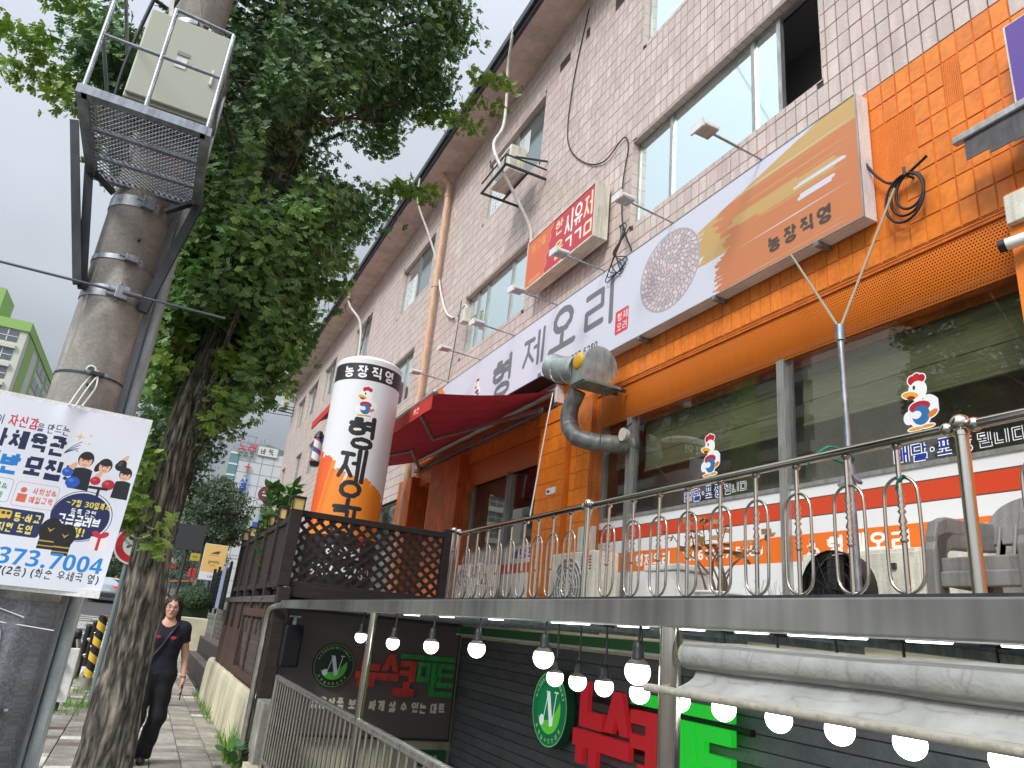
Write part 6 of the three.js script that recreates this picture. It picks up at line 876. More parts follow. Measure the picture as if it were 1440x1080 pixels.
// ---------------------------------------------------------------- street furniture on the left
{
  const mkB = (x, z, h, label) => { const t = thing('bollard', label, 'bollard', [x, gy(z), z], 'black bollards along the kerb'); const y = gy(z); part(t, 'post', [rod([x, y, z], [x, y + h, z], 0.055, 0.055, 16), lathe([[0, 0.05], [0.03, 0.045], [0.055, 0.0]], 16).translate(x, y + h, z)], blackM); for (const q of [0.45, 0.75]) part(t, 'chrome_ball', [ball(x + 0.05, y + h * q, z + 0.04, 0.04, 14, 10)], steel); return t; };
  const base = mkB(-0.74, -10.95, 0.98, 'nearest black bollard beside the pole foot'); const L = ['black bollard with a coiled grey hose against it', 'black bollard with three chrome balls behind the hose', 'tall black bollard in front of the pale crossing', 'black bollard next to the striped post', 'farthest black bollard at the crossing'];
  [[-0.76, -12.6], [-0.8, -14.2], [-0.82, -17.3], [-0.86, -20.4], [-0.9, -24]].forEach(([x, z], i) => copyOf(base, [x, gy(z), z], L[i]));
  const bf = thing('barrier_board', 'grey white board fixed between the bollards', 'board', [-0.66, 0.3, -11.0]); part(bf, 'board', [rbx(-0.76, -0.55, 0.3, 0.92, -11.0, -10.95, 0.01)], whiteM); part(bf, 'rail', [rod([-0.74, 0.7, -11.13], [-0.76, 0.7, -12.6], 0.02)], blackM);
  solo('coiled_hose', [tube([[-0.7, 0.95, -12.5], [-0.66, 0.8, -12.45], [-0.72, 0.5, -12.4], [-0.74, 0.3, -12.5], [-0.66, 0.25, -12.55], [-0.62, 0.45, -12.6], [-0.63, 0.8, -12.6], [-0.67, 0.95, -12.55]], 0.018, 6, 60), tube([[-0.66, 0.9, -12.5], [-0.6, 0.6, -12.5], [-0.64, 0.3, -12.5], [-0.6, 0.2, -12.45]], 0.018, 6, 40)], M('hose_grey', rgb(140, 128, 114), 0.6), 'grey hose looped over the second bollard', 'hose');
  const sp = thing('striped_post', 'yellow and black striped warning post beside the sign pole', 'post', [-0.62, 0, -15.5]); const st = canvasTex(64, 256, (g) => { g.fillStyle = '#d9b23a'; g.fillRect(0, 0, 64, 256); g.fillStyle = '#1c1b19'; for (let k = -2; k < 5; k++) { g.beginPath(); g.moveTo(0, k * 64); g.lineTo(64, k * 64 + 64); g.lineTo(64, k * 64 + 96); g.lineTo(0, k * 64 + 32); g.fill(); } });
  part(sp, 'post', [new THREE.CylinderGeometry(0.075, 0.075, 1.05, 20).translate(-0.55, 0.72, -15.5)], M('stripe_print', null, 0.6, { map: st })); part(sp, 'base', [new THREE.CylinderGeometry(0.085, 0.09, 0.2, 20).translate(-0.55, 0.1, -15.5)], concreteM);
  const tp = thing('road_sign', 'round red and white road sign on a grey green pole leaning beside the tree', 'road sign', [-0.34, 0, -13.3]); part(tp, 'pole', [rod([-0.35, 0, -13.3], [-0.36, 2.7, -13.32], 0.04, 0.04, 14)], M('grey_green_pole', rgb(112, 128, 128), 0.5, { metalness: 0.3 }));
  const sg = canvasTex(256, 256, (g) => { g.fillStyle = '#d8d8d6'; g.fillRect(0, 0, 256, 256); g.strokeStyle = '#c4202e'; g.lineWidth = 44; g.beginPath(); g.arc(128, 128, 96, 0, 7); g.stroke();  });
  part(tp, 'disc', [rod([-0.3, 2.38, -13.27], [-0.3, 2.38, -13.255], 0.31, 0.31, 36)], whiteM); part(tp, 'face', [new THREE.CircleGeometry(0.305, 36).translate(-0.3, 2.38, -13.252)], M('road_sign_print', null, 0.35, { map: sg })); part(tp, 'clamp', [bx(-0.4, -0.32, 2.25, 2.29, -13.3, -13.26), bx(-0.4, -0.32, 2.45, 2.49, -13.3, -13.26)], galv);
}
// ---------------------------------------------------------------- trees
const barkTex = noiseTex(512, 512, (u, v) => { const w = fbm(u * 4, v * 4, 261, 3, 4, 4) * 0.5, r = 1 - Math.abs(2 * fbm(u * 28 + w * 4, v * 7.0 + w, 263, 3, 28, 7) - 1), f = fbm(u * 60, v * 20, 265, 3, 60, 20) - 0.5, m = fbm(u * 3, v * 3, 267, 3, 3, 3), k = 0.3 + 1.0 * Math.pow(1 - r, 0.7) + 0.5 * f; return [134 * k, (124 + 4 * m) * k, (116 - 4 * m) * k]; });
const barkM = M('bark', null, 0.95, { map: barkTex, bumpMap: bumpA, bumpScale: 0.006 });
function trunkGeo(path, rad, seg, rows, ridge) { // path of [x,y,z], rad(t)
  const c = new THREE.CatmullRomCurve3(path.map((p) => V(...p))), pos = [], uv = [], idx = []; const L = c.getLength();
  for (let i = 0; i <= rows; i++) { const t = i / rows, p = c.getPointAt(t), R = rad(t); for (let k = 0; k <= seg; k++) { const a = k / seg * 2 * Math.PI, kk = k % seg; const U = kk / seg * 28, y = t * L; const w = 1.6 * (fbm(kk / seg * 5, y * 3, 281, 3, 5, 0) - 0.5); const n = vnoise(U + w * 2.6, y * 5.0, 283, 28, 0), rdg = Math.pow(Math.abs(2 * n - 1), 0.7), f = fbm(kk / seg * 30, y * 12, 287, 3, 30, 0) - 0.5, lump = fbm(kk / seg * 4, y * 1.1, 291, 2, 4, 0) - 0.5; const r = R * (1 + 0.14 * lump) + ridge * (rdg - 0.6) + ridge * 0.5 * f; pos.push(p.x + r * Math.cos(a), p.y, p.z + r * Math.sin(a)); uv.push(k / seg * 1, y / 1.35); } }
  for (let i = 0; i < rows; i++) for (let k = 0; k < seg; k++) { const a = i * (seg + 1) + k, b = a + seg + 1; idx.push(a, b, b + 1, a, b + 1, a + 1); }
  const g = new THREE.BufferGeometry(); g.setAttribute('position', new THREE.BufferAttribute(new Float32Array(pos), 3)); g.setAttribute('uv', new THREE.BufferAttribute(new Float32Array(uv), 2)); g.setIndex(idx); g.computeVertexNormals(); return g;
}
const fanLeaf = (() => { // a ginkgo fan cut into four lobes on a short stalk
  const pos = [], P = (a, r, z) => [r * Math.sin(a), r * Math.cos(a), z]; const lobes = [[-1.12, -0.7], [-0.6, -0.06], [0.06, 0.6], [0.7, 1.12]];
  for (const [a, b] of lobes) { const m = (a + b) / 2, z = 0.14 * Math.abs(m); pos.push(0, 0, 0, ...P(a, 0.84, z), ...P(m, 1.0, z), 0, 0, 0, ...P(m, 1.0, z), ...P(b, 0.86, z)); } for (const [a, b] of [[-0.7, -0.6], [-0.06, 0.06], [0.6, 0.7]]) pos.push(0, 0, 0, ...P(a, 0.5, 0.03), ...P(b, 0.5, 0.03));
  pos.push(-0.025, -0.6, 0, 0.025, -0.6, 0, 0, 0.02, 0); const g = new THREE.BufferGeometry(); g.setAttribute('position', new THREE.BufferAttribute(new Float32Array(pos), 3)); g.computeVertexNormals(); return g; })();
const ovalLeaf = (() => { const g = new THREE.BufferGeometry(); g.setAttribute('position', new THREE.BufferAttribute(new Float32Array([0, -0.5, 0, 0.42, 0.05, 0.06, 0, 1, 0, 0, -0.5, 0, 0, 1, 0, -0.42, 0.05, 0.06]), 3)); g.computeVertexNormals(); return g; })();
function leafCloud(parent, pts, geo, size, base, vary, name = 'crown', rough = 0.55) { // pts: [x,y,z,outX,outZ,bright]
  const m = M('leaf_' + parent.name + '_' + name, new THREE.Color(1, 1, 1), rough, { transmission: 0.45, thickness: 0 });
  const im = new THREE.InstancedMesh(geo, m, pts.length), q = new THREE.Quaternion(), e = new THREE.Euler(), mx = new THREE.Matrix4(), c = new THREE.Color();
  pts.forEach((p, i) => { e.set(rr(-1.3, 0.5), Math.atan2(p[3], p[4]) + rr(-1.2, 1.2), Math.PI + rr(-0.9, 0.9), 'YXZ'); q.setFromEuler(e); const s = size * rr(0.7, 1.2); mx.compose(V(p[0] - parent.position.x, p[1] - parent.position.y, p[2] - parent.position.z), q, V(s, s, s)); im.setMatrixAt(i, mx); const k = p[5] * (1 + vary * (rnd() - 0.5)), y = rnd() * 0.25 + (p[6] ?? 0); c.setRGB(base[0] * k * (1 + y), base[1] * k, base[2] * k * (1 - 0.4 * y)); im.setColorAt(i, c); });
  im.name = name; im.userData.kind = 'stuff'; parent.add(setShadow(im)); return im;
}
function hullAt(hull, y) { for (let i = 0; i + 1 < hull.length; i++) if (y >= hull[i][0] && y <= hull[i + 1][0]) { const t = (y - hull[i][0]) / (hull[i + 1][0] - hull[i][0]); return [1, 2, 3, 4].map((k) => lerp(hull[i][k], hull[i + 1][k], t)); } return null; }
function clumps(hull, cz, nClump, perClump, spread, seedOff, clear) { // hull rows: y, xLeft, xRight, zFront, zBack
  const pts = [], y0 = hull[0][0], y1 = hull[hull.length - 1][0]; const centres = []; let guard = 0;
  while (centres.length < nClump && guard++ < nClump * 40) { const y = rr(y0, y1), h = hullAt(hull, y); const cx = (h[0] + h[1]) / 2, rx = (h[1] - h[0]) / 2, c0 = (h[2] + h[3]) / 2, rz = Math.abs(h[2] - h[3]) / 2; const a = rr(0, 6.2832), r = Math.pow(rnd(), 0.36); const x = cx + rx * r * Math.cos(a), z = cz + c0 + rz * r * Math.sin(a); if (rnd() < 0.2 * (vnoise(x * 1.7 + 9, y * 1.7, 401 + seedOff) > 0.62)) continue; if (vnoise(x * 1.1 + 40, y * 1.1 + z * 0.7, 411 + seedOff) < 0.3 && r > 0.55) continue; centres.push([x, y, z, Math.cos(a), Math.sin(a), r]); }
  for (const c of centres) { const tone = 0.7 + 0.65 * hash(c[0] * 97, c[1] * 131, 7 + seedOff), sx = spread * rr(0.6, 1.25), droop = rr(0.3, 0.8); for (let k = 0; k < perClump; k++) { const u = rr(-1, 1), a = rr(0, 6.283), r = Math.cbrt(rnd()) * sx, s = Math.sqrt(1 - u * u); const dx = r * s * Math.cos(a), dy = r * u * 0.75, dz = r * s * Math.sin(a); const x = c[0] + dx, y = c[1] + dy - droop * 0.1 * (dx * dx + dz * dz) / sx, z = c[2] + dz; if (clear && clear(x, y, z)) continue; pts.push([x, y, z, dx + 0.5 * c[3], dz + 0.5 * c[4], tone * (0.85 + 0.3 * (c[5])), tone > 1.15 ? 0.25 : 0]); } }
  pts.centres = centres; return pts;
}
function branches(parent, pts, axis, every, r0) { const gs = []; pts.centres.forEach((c, i) => { if (i % every) return; const y = c[1] - rr(0.2, 0.7), a = axis(y); gs.push(tube([[a[0], y - 0.1, a[1]], [lerp(a[0], c[0], 0.5), lerp(y, c[1], 0.4) + 0.05, lerp(a[1], c[2], 0.5)], [c[0], c[1], c[2]]], r0 * rr(0.6, 1.1), 5, 8)); }); part(parent, 'branch', gs, barkM); }
{ // the ginkgo beside the pole
  const T = thing('ginkgo_tree', 'large ginkgo with rough grey trunk standing in the pavement beside the pole', 'tree', [0.05, 0, -5.5]);
  const path = [[0.02, -0.2, -5.5], [0.015, 0.6, -5.5], [0.0, 1.5, -5.5], [-0.03, 2.2, -5.5], [-0.02, 2.8, -5.5], [0.03, 3.3, -5.5], [0.16, 4.5, -5.5], [0.3, 5.6, -5.7], [0.32, 7, -5.7], [0.35, 9.3, -5.7]];
  const radY = [[-0.3, 0.3], [0.1, 0.215], [0.6, 0.162], [1.2, 0.138], [1.7, 0.126], [2.5, 0.107], [3.3, 0.096], [4.6, 0.078], [9.6, 0.03]]; const rad = (t) => { const y = -0.2 + t * 9.55; for (let i = 0; i + 1 < radY.length; i++) if (y <= radY[i + 1][0]) return lerp(radY[i][1], radY[i + 1][1], (y - radY[i][0]) / (radY[i + 1][0] - radY[i][0])); return 0.03; };
  part(T, 'trunk', [trunkGeo(path, rad, 200, 620, 0.016)], barkM);
  const axis = (y) => [lerp(0.05, 0.32, smooth(2.5, 6.5, y)), -5.6];
  const hull = [[2.95, -0.12, 0.2, 0.5, -0.3], [3.3, -0.34, 0.5, 0.6, -0.5], [3.8, -0.36, 0.65, 0.8, -0.7], [4.25, -0.36, 0.72, 0.9, -0.9], [4.7, -0.45, 0.85, 1.0, -1.1], [4.95, -0.75, 0.98, 1.1, -1.3], [5.15, -1.38, 1.12, 1.2, -1.5], [6.0, -1.5, 1.35, 1.2, -1.7], [6.8, -1.45, 1.65, 1.2, -1.8], [7.6, -1.4, 1.75, 1.1, -1.7], [8.6, -1.0, 1.3, 0.9, -1.2], [9.4, -0.3, 0.6, 0.3, -0.5]];
  const clear = (x, y, z) => (y < 3.5 && Math.abs(x) < 0.24 && z > -5.8) || (y > 4.3 && y < 4.75 && Math.abs(x - 0.17) < 0.13 && z > -5.5) || (Math.hypot(x + 0.5, z + 4.6) < 0.34) || (x < -0.1 && x > -1.0 && z > -5.0);
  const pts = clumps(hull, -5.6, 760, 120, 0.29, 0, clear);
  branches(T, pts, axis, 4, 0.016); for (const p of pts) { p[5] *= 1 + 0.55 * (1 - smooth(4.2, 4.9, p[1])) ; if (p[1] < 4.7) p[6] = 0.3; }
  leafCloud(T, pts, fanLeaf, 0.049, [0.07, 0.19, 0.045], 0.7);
  // young shoots low on the trunk and a few reaching out
  const low = []; const shoot = (x, y, z, L, dx, dz, n) => { for (let k = 0; k < n; k++) { const t = k / n; low.push([x + dx * t * L + rr(-0.07, 0.07), y + 0.1 * t - 0.25 * t * t * L + rr(-0.06, 0.06), z + dz * t * L + rr(-0.07, 0.07), dx, dz, rr(1.2, 2.0), 0.5]); } };
  for (let k = 0; k < 34; k++) { const y = rr(2.0, 3.5); shoot(-0.14 + rr(-0.06, 0.05), y, -5.45 + rr(-0.15, 0.2), rr(0.12, 0.32), -0.8, rr(-0.2, 0.6), 24); } for (let k = 0; k < 10; k++) shoot(0.1, rr(2.75, 3.5), -5.3, rr(0.2, 0.4), rr(0.2, 0.9), rr(0, 0.6), 18); for (let k = 0; k < 5; k++) shoot(0.02, rr(1.85, 2.15), -5.28, rr(0.12, 0.25), rr(-0.5, 0.4), 0.5, 9);
  for (const [x, y, z, L, dx, dz] of [[1.3, 6.1, -5.6, 0.6, 0.9, 0.3], [1.1, 5.3, -5.6, 0.45, 0.9, 0.3], [-1.4, 5.75, -5.4, 0.5, -0.9, 0.1], [-1.5, 5.3, -5.4, 0.45, -0.9, 0.1], [0.65, 4.2, -5.5, 0.3, 0.9, 0.2], [1.7, 6.7, -5.6, 0.5, 0.9, 0.2], [-1.0, 4.95, -5.5, 0.5, -0.9, 0.1], [-1.25, 5.1, -5.5, 0.6, -0.9, 0]]) for (let j = 0; j < 3; j++) shoot(x, y + rr(-0.1, 0.1), z + rr(-0.15, 0.15), L, dx, dz, 60);
  leafCloud(T, low, fanLeaf, 0.054, [0.1, 0.25, 0.045], 0.6, 'young_leaves');
}
{ // second ginkgo of the row
  const T = thing('ginkgo_tree', 'second ginkgo of the row, its crown showing behind the trunk of the nearer one', 'tree', [0.12, 0, -13.4]);
  part(T, 'trunk', [trunkGeo([[0.12, -0.1, -13.4], [0.12, 2.5, -13.4], [0.3, 6, -13.4], [0.5, 9.5, -13.4]], (t) => lerp(0.17, 0.05, t), 40, 120, 0.02)], barkM);
  const hull = [[2.5, -0.4, 0.05, 0.4, -0.4], [3.1, -0.62, 0.1, 0.7, -0.8], [4.0, -0.7, 0.4, 0.9, -1.0], [4.7, -0.6, 0.75, 1.0, -1.1], [5.6, -0.7, 0.95, 1.2, -1.2], [6.5, -0.8, 1.15, 1.3, -1.3], [7.8, -0.9, 1.3, 1.3, -1.3], [9, -0.7, 1.5, 1.1, -1.1], [10.2, 0, 0.8, 0.5, -0.5]];
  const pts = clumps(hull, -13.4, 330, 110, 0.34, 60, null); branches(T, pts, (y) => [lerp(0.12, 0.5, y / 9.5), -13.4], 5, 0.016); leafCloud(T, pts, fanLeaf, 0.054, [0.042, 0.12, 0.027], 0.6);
}
function roundTree(x, z, h, r, label, col, n, name = 'street_tree', base = 0.3) {
  const y = gy(z), T = thing(name, label, 'tree', [x, y, z], 'street trees up the road'); part(T, 'trunk', [rod([x, y, z], [x, y + h * 0.6, z], 0.03 * h, 0.014 * h, 9)], barkM);
  const hull = [[y + h * base, x - r * 0.45, x + r * 0.45, r * 0.45, -r * 0.45], [y + h * (base + 0.15), x - r * 0.9, x + r * 0.9, r * 0.9, -r * 0.9], [y + h * 0.68, x - r, x + r, r, -r], [y + h * 0.88, x - r * 0.7, x + r * 0.7, r * 0.7, -r * 0.7], [y + h, x - r * 0.2, x + r * 0.2, r * 0.2, -r * 0.2]];
  const pts = clumps(hull, z, n, 70, r * 0.24, Math.round(Math.abs(x * 10 + z)), null); leafCloud(T, pts, ovalLeaf, 0.045 + 0.028 * r, col, 0.5);
}
roundTree(1.9, -35, 6.6, 1.9, 'dark fine leaved tree behind the black signboard', [0.045, 0.1, 0.036], 190, 'zelkova_tree', 0.55);
roundTree(-2.4, -64, 5.2, 2.3, 'green tree at the roadside beyond the silver car, right one', [0.05, 0.11, 0.03], 130); roundTree(-5.6, -76, 6.2, 2.8, 'green tree at the roadside beyond the silver car, left one', [0.045, 0.1, 0.03], 130); roundTree(-0.4, -52, 4.4, 1.5, 'green tree behind the red and white road sign', [0.04, 0.09, 0.028], 110); roundTree(-8.5, -90, 8, 3.2, 'far green tree up the left side of the road', [0.045, 0.1, 0.035], 110); roundTree(2.6, -50, 5.0, 1.7, 'green tree behind the black fence', [0.04, 0.09, 0.03], 100);
{ // weeds and grass at the edges
  const W = [], blade = new THREE.BufferGeometry(); blade.setAttribute('position', new THREE.BufferAttribute(new Float32Array([-0.03, 0, 0, 0.03, 0, 0, 0.015, 0.55, 0.1, -0.03, 0, 0, 0.015, 0.55, 0.1, -0.015, 0.55, 0.1, -0.015, 0.55, 0.1, 0.015, 0.55, 0.1, 0, 1, 0.35]), 3)); blade.computeVertexNormals();
  const im = []; const add = (x, z, n, s, h) => { for (let k = 0; k < n; k++) im.push([x + rr(-s, s), z + rr(-s, s), h * rr(0.4, 1.2)]); };
  for (let k = 0; k < 26; k++) add(1.27, -8.8 - k * 0.27, 26 * hash(k, 1, 4), 0.06, 0.1 + 0.16 * hash(k, 2, 4) * (k < 5 ? 1.6 : 0.7)); add(1.26, -9.1, 60, 0.1, 0.34); add(-0.45, -13.2, 260, 0.26, 0.16); add(-0.62, -12.4, 120, 0.2, 0.12); add(-0.5, -15, 120, 0.22, 0.12); add(-0.7, -9.6, 20, 0.05, 0.08); add(-0.7, -17, 80, 0.2, 0.12);
  const m = M('grass_blade', rgb(104, 142, 58), 0.7), g = new THREE.InstancedMesh(blade, m, im.length), q = new THREE.Quaternion(), mx = new THREE.Matrix4(), c = new THREE.Color(); im.forEach((p, i) => { q.setFromEuler(new THREE.Euler(rr(-0.3, 0.5), rr(0, 6.28), 0, 'YXZ')); mx.compose(V(p[0], gy(p[1]), p[1]), q, V(p[2] * 1.1, p[2], p[2])); g.setMatrixAt(i, mx); c.setRGB(rr(0.7, 1.3), rr(0.8, 1.15), rr(0.5, 1)); g.setColorAt(i, c); }); g.name = 'weeds'; g.userData = { kind: 'stuff', label: 'green weeds growing along the pavement edges', category: 'weeds' }; scene.add(setShadow(g));
  const w = thing('broad_weed', 'broad leaved weed at the foot of the bent stainless tube', 'weed', [1.24, 0, -8.85]); const lf = mats.broad_leaf_0, ls = []; const sh = new THREE.Shape(); sh.moveTo(0, 0); sh.bezierCurveTo(0.07, 0.02, 0.07, 0.1, 0, 0.13); sh.bezierCurveTo(-0.07, 0.1, -0.07, 0.02, 0, 0); const lg = new THREE.ShapeGeometry(sh, 5); for (let k = 0; k < 26; k++) { const a = rr(0, 6.28), r = rr(0.02, 0.15); ls.push(lg.clone().rotateX(rr(0.6, 1.4)).rotateY(a).translate(1.22 + r * Math.sin(a), rr(0.04, 0.2), -8.85 + r * Math.cos(a))); } part(w, 'foliage', ls, lf).userData.kind = 'stuff';
}
// ---------------------------------------------------------------- people
function sdfMesh(f, lo, hi, cell) { // marching cubes over a box
  const c = [0, 1, 2].map((k) => (lo[k] + hi[k]) / 2), half = Math.max(...[0, 1, 2].map((k) => (hi[k] - lo[k]) / 2)) + cell * 3, n = Math.ceil(half * 2 / cell), mc = new MarchingCubes(n, mats.white_paint, false, false, 160000); mc.isolation = 0;
  const s = mc.halfsize; for (let k = 0; k < n; k++) for (let j = 0; j < n; j++) for (let i = 0; i < n; i++) { const x = c[0] + (i - s) / s * half, y = c[1] + (j - s) / s * half, z = c[2] + (k - s) / s * half; mc.field[i + j * n + k * n * n] = (x < lo[0] - 2 * cell || x > hi[0] + 2 * cell || y < lo[1] - 2 * cell || y > hi[1] + 2 * cell || z < lo[2] - 2 * cell || z > hi[2] + 2 * cell) ? -1 : -f(x, y, z); }
  mc.update(); const P = new Float32Array(mc.count * 3); for (let i = 0; i < mc.count; i++) for (let k = 0; k < 3; k++) P[3 * i + k] = c[k] + mc.positionArray[3 * i + k] * half;
  let g = new THREE.BufferGeometry(); g.setAttribute('position', new THREE.BufferAttribute(P, 3)); g = mergeVertices(g, cell * 0.02); g.computeVertexNormals(); return g;
}
const smin = (a, b, k) => { const h = Math.max(k - Math.abs(a - b), 0) / k; return Math.min(a, b) - h * h * k * 0.25; };
function cap(p, a, b, ra, rb) { const ax = a[0], ay = a[1], az = a[2], dx = b[0] - ax, dy = b[1] - ay, dz = b[2] - az, t = clamp(((p[0] - ax) * dx + (p[1] - ay) * dy + (p[2] - az) * dz) / (dx * dx + dy * dy + dz * dz)); return Math.hypot(p[0] - ax - dx * t, p[1] - ay - dy * t, p[2] - az - dz * t) - lerp(ra, rb, t); }
const ell = (p, c, r) => { const x = (p[0] - c[0]) / r[0], y = (p[1] - c[1]) / r[1], z = (p[2] - c[2]) / r[2], l = Math.sqrt(x * x + y * y + z * z); return (l - 1) * Math.min(r[0], r[1], r[2]) * (0.6 + 0.4 * l); };
function person(t, o) { // local frame: feet at 0, looking along +z; everything a little scaled by o.s
  const J = { lHip: [0.085, 0.86, 0], rHip: [-0.085, 0.86, 0], lKnee: o.lKnee ?? [0.095, 0.46, 0.05], rKnee: o.rKnee ?? [-0.09, 0.46, 0.02], lAnk: o.lAnk ?? [0.1, 0.08, -0.06], rAnk: o.rAnk ?? [-0.09, 0.08, 0.06], lSh: [0.165, 1.335, -0.01], rSh: [-0.165, 1.335, -0.01], lEl: o.lEl ?? [0.225, 1.07, -0.03], rEl: o.rEl ?? [-0.225, 1.07, -0.03], lWr: o.lWr ?? [0.24, 0.84, 0.04], rWr: o.rWr ?? [-0.24, 0.84, 0.04] };
  const w = o.wide ?? 1, H = [0, 1.535, 0.02];
  const torso = (p) => { let d = ell(p, [0, 1.2, 0], [0.155 * w, 0.2, 0.105 * w]); d = smin(d, ell(p, [0, 1.02, 0.0], [0.125 * w, 0.16, 0.095 * w]), 0.1); d = smin(d, ell(p, [0, 0.88, -0.01], [0.165 * w, 0.13, 0.115 * w]), 0.1); if (o.bust) for (const s of [-1, 1]) d = smin(d, ell(p, [0.07 * s, 1.21, 0.075], [0.065, 0.065, 0.055]), 0.05); d = smin(d, cap(p, J.lSh, J.rSh, 0.05, 0.05), 0.09); return d; };
  const neck = (p) => cap(p, [0, 1.3, -0.015], [0, 1.46, 0.005], 0.058 * w, 0.05 * w);
  const arm = (p, s) => { const sh = s > 0 ? J.lSh : J.rSh, el = s > 0 ? J.lEl : J.rEl, wr = s > 0 ? J.lWr : J.rWr; return smin(cap(p, sh, el, 0.048 * w, 0.037 * w), cap(p, el, wr, 0.038 * w, 0.025 * w), 0.03); };
  const leg = (p, s) => { const h = s > 0 ? J.lHip : J.rHip, k = s > 0 ? J.lKnee : J.rKnee, a = s > 0 ? J.lAnk : J.rAnk; return smin(cap(p, h, k, 0.088 * w, 0.056 * w), cap(p, k, a, 0.055 * w, 0.036 * w), 0.04); };
  const body = (x, y, z) => { const p = [x, y, z]; let d = smin(torso(p), neck(p), 0.06); d = smin(d, arm(p, 1), 0.04); d = smin(d, arm(p, -1), 0.04); d = smin(d, leg(p, 1), 0.05); return smin(d, leg(p, -1), 0.05); };
  const head = (x, y, z) => { const p = [x, y, z], q = [p[0], p[1] - H[1], p[2] - H[2]]; let d = ell(q, [0, 0.035, -0.012], [0.074, 0.088, 0.092]); d = smin(d, ell(q, [0, -0.035, 0.022], [0.058, 0.075, 0.066]), 0.04); d = smin(d, ell(q, [0, -0.088, 0.052], [0.026, 0.022, 0.026]), 0.035); d = smin(d, cap(q, [0, 0.02, 0.08], [0, -0.026, 0.1], 0.008, 0.013), 0.02); for (const s of [-1, 1]) { d = smin(d, ell(q, [0.034 * s, -0.02, 0.066], [0.02, 0.016, 0.014]), 0.02); d = -smin(-d, ell(q, [0.031 * s, 0.008, 0.094], [0.017, 0.011, 0.012]), 0.012); d = smin(d, ell(q, [0.03 * s, 0.006, 0.074], [0.012, 0.009, 0.01]), 0.004); d = smin(d, ell(q, [0.076 * s, -0.005, -0.01], [0.01, 0.03, 0.018]), 0.008); d = smin(d, cap(q, [0.012 * s, 0.026, 0.088], [0.046 * s, 0.028, 0.07], 0.007, 0.006), 0.01); } d = smin(d, cap(q, [-0.018, -0.056, 0.083], [0.018, -0.056, 0.083], 0.008, 0.008), 0.012); return smin(d, cap(p, [0, 1.38, -0.01], [0, 1.47, 0.0], 0.052 * w, 0.05 * w), 0.03); };
  const hand = (s) => { const wr = s > 0 ? J.lWr : J.rWr, el = s > 0 ? J.lEl : J.rEl; const dir = V(wr[0] - el[0], wr[1] - el[1], wr[2] - el[2]).normalize(), side = V(0, 0, 1).addScaledVector(dir, -dir.z).normalize(), nrm = side.clone().cross(dir); const at = (a, b, c) => { const v = V(...wr).addScaledVector(dir, a).addScaledVector(side, b).addScaledVector(nrm, c); return [v.x, v.y, v.z]; };
    const fingers = [[0.03, 0.075], [0.01, 0.085], [-0.01, 0.08], [-0.029, 0.062]].map(([b, L]) => [at(0.08, b, 0), at(0.08 + L * 0.45, b * 1.05, -0.006 * s), at(0.08 + L * 0.8, b, -0.022 * s), at(0.08 + L * 0.98, b, -0.036 * s)]); const thumb = [at(0.03, 0.03, 0), at(0.06, 0.05, -0.012 * s), at(0.09, 0.05, -0.022 * s)];
    const f = (x, y, z) => { const p = [x, y, z]; let d = cap(p, at(-0.03, 0, 0), at(0.02, 0, 0), 0.024 * w, 0.024); for (const b of [-0.024, -0.008, 0.008, 0.024]) d = smin(d, cap(p, at(0.015, b * 0.7, 0), at(0.082, b, 0), 0.014, 0.0115), 0.012); let e = 1; for (const q of fingers) { let g = 1; for (let i = 0; i < 3; i++) g = Math.min(g, cap(p, q[i], q[i + 1], 0.0088 - i * 0.0007, 0.0084 - i * 0.0007)); e = Math.min(e, g); } d = smin(d, e, 0.006); for (let i = 0; i < 2; i++) d = smin(d, cap(p, thumb[i], thumb[i + 1], 0.0115 - i * 0.002, 0.0098 - i * 0.0015), 0.008); return d; };
    const c = at(0.06, 0, 0); return sdfMesh(f, c.map((v) => v - 0.13), c.map((v) => v + 0.13), 0.0042); };
  const add = (parent, nm, gs, m) => { const g = merge(gs); if (m.userData.metres) boxUV(g, m.userData.metres); const k = setShadow(new THREE.Mesh(g, m)); k.name = nm; parent.add(k); return k; };
  const skin = M(t.name + '_skin', rgb(...(o.skin ?? [206, 158, 132])), 0.55); const B = add(t, 'body', [sdfMesh(body, [-0.34, 0.04, -0.2], [0.34, 1.5, 0.22], 0.011), sdfMesh(head, [-0.11, 1.37, -0.12], [0.11, 1.68, 0.16], 0.0045), hand(1), hand(-1)], skin);
  // clothes sit just outside the body
  const shirt = (x, y, z) => { const p = [x, y, z]; let d = torso(p) - 0.012 - 0.004 * Math.sin(y * 40 + x * 14) * Math.max(0, 1.2 - y) * 2; for (const s of [-1, 1]) { const sh = s > 0 ? J.lSh : J.rSh, el = s > 0 ? J.lEl : J.rEl, m = sh.map((v, i) => lerp(v, el[i], o.sleeve ?? 0.55)); d = smin(d, cap(p, sh, m, 0.064 * w, 0.058 * w), 0.05); } d = Math.max(d, (o.hem ?? 0.9) - y); d = Math.max(d, -(ell(p, [0, 1.41, 0.06], [0.078, 0.075, 0.09]))); for (const s of [-1, 1]) { const sh = s > 0 ? J.lSh : J.rSh, el = s > 0 ? J.lEl : J.rEl, t2 = o.sleeve ?? 0.55; const m = sh.map((v, i) => lerp(v, el[i], t2 + 0.02)), dd = V(el[0] - sh[0], el[1] - sh[1], el[2] - sh[2]).normalize(); const pl = (x - m[0]) * dd.x + (y - m[1]) * dd.y + (z - m[2]) * dd.z; if (x * s > 0.19) d = Math.max(d, pl); } return Math.max(d, -(body(x, y, z) + 0.004 + 0)); };
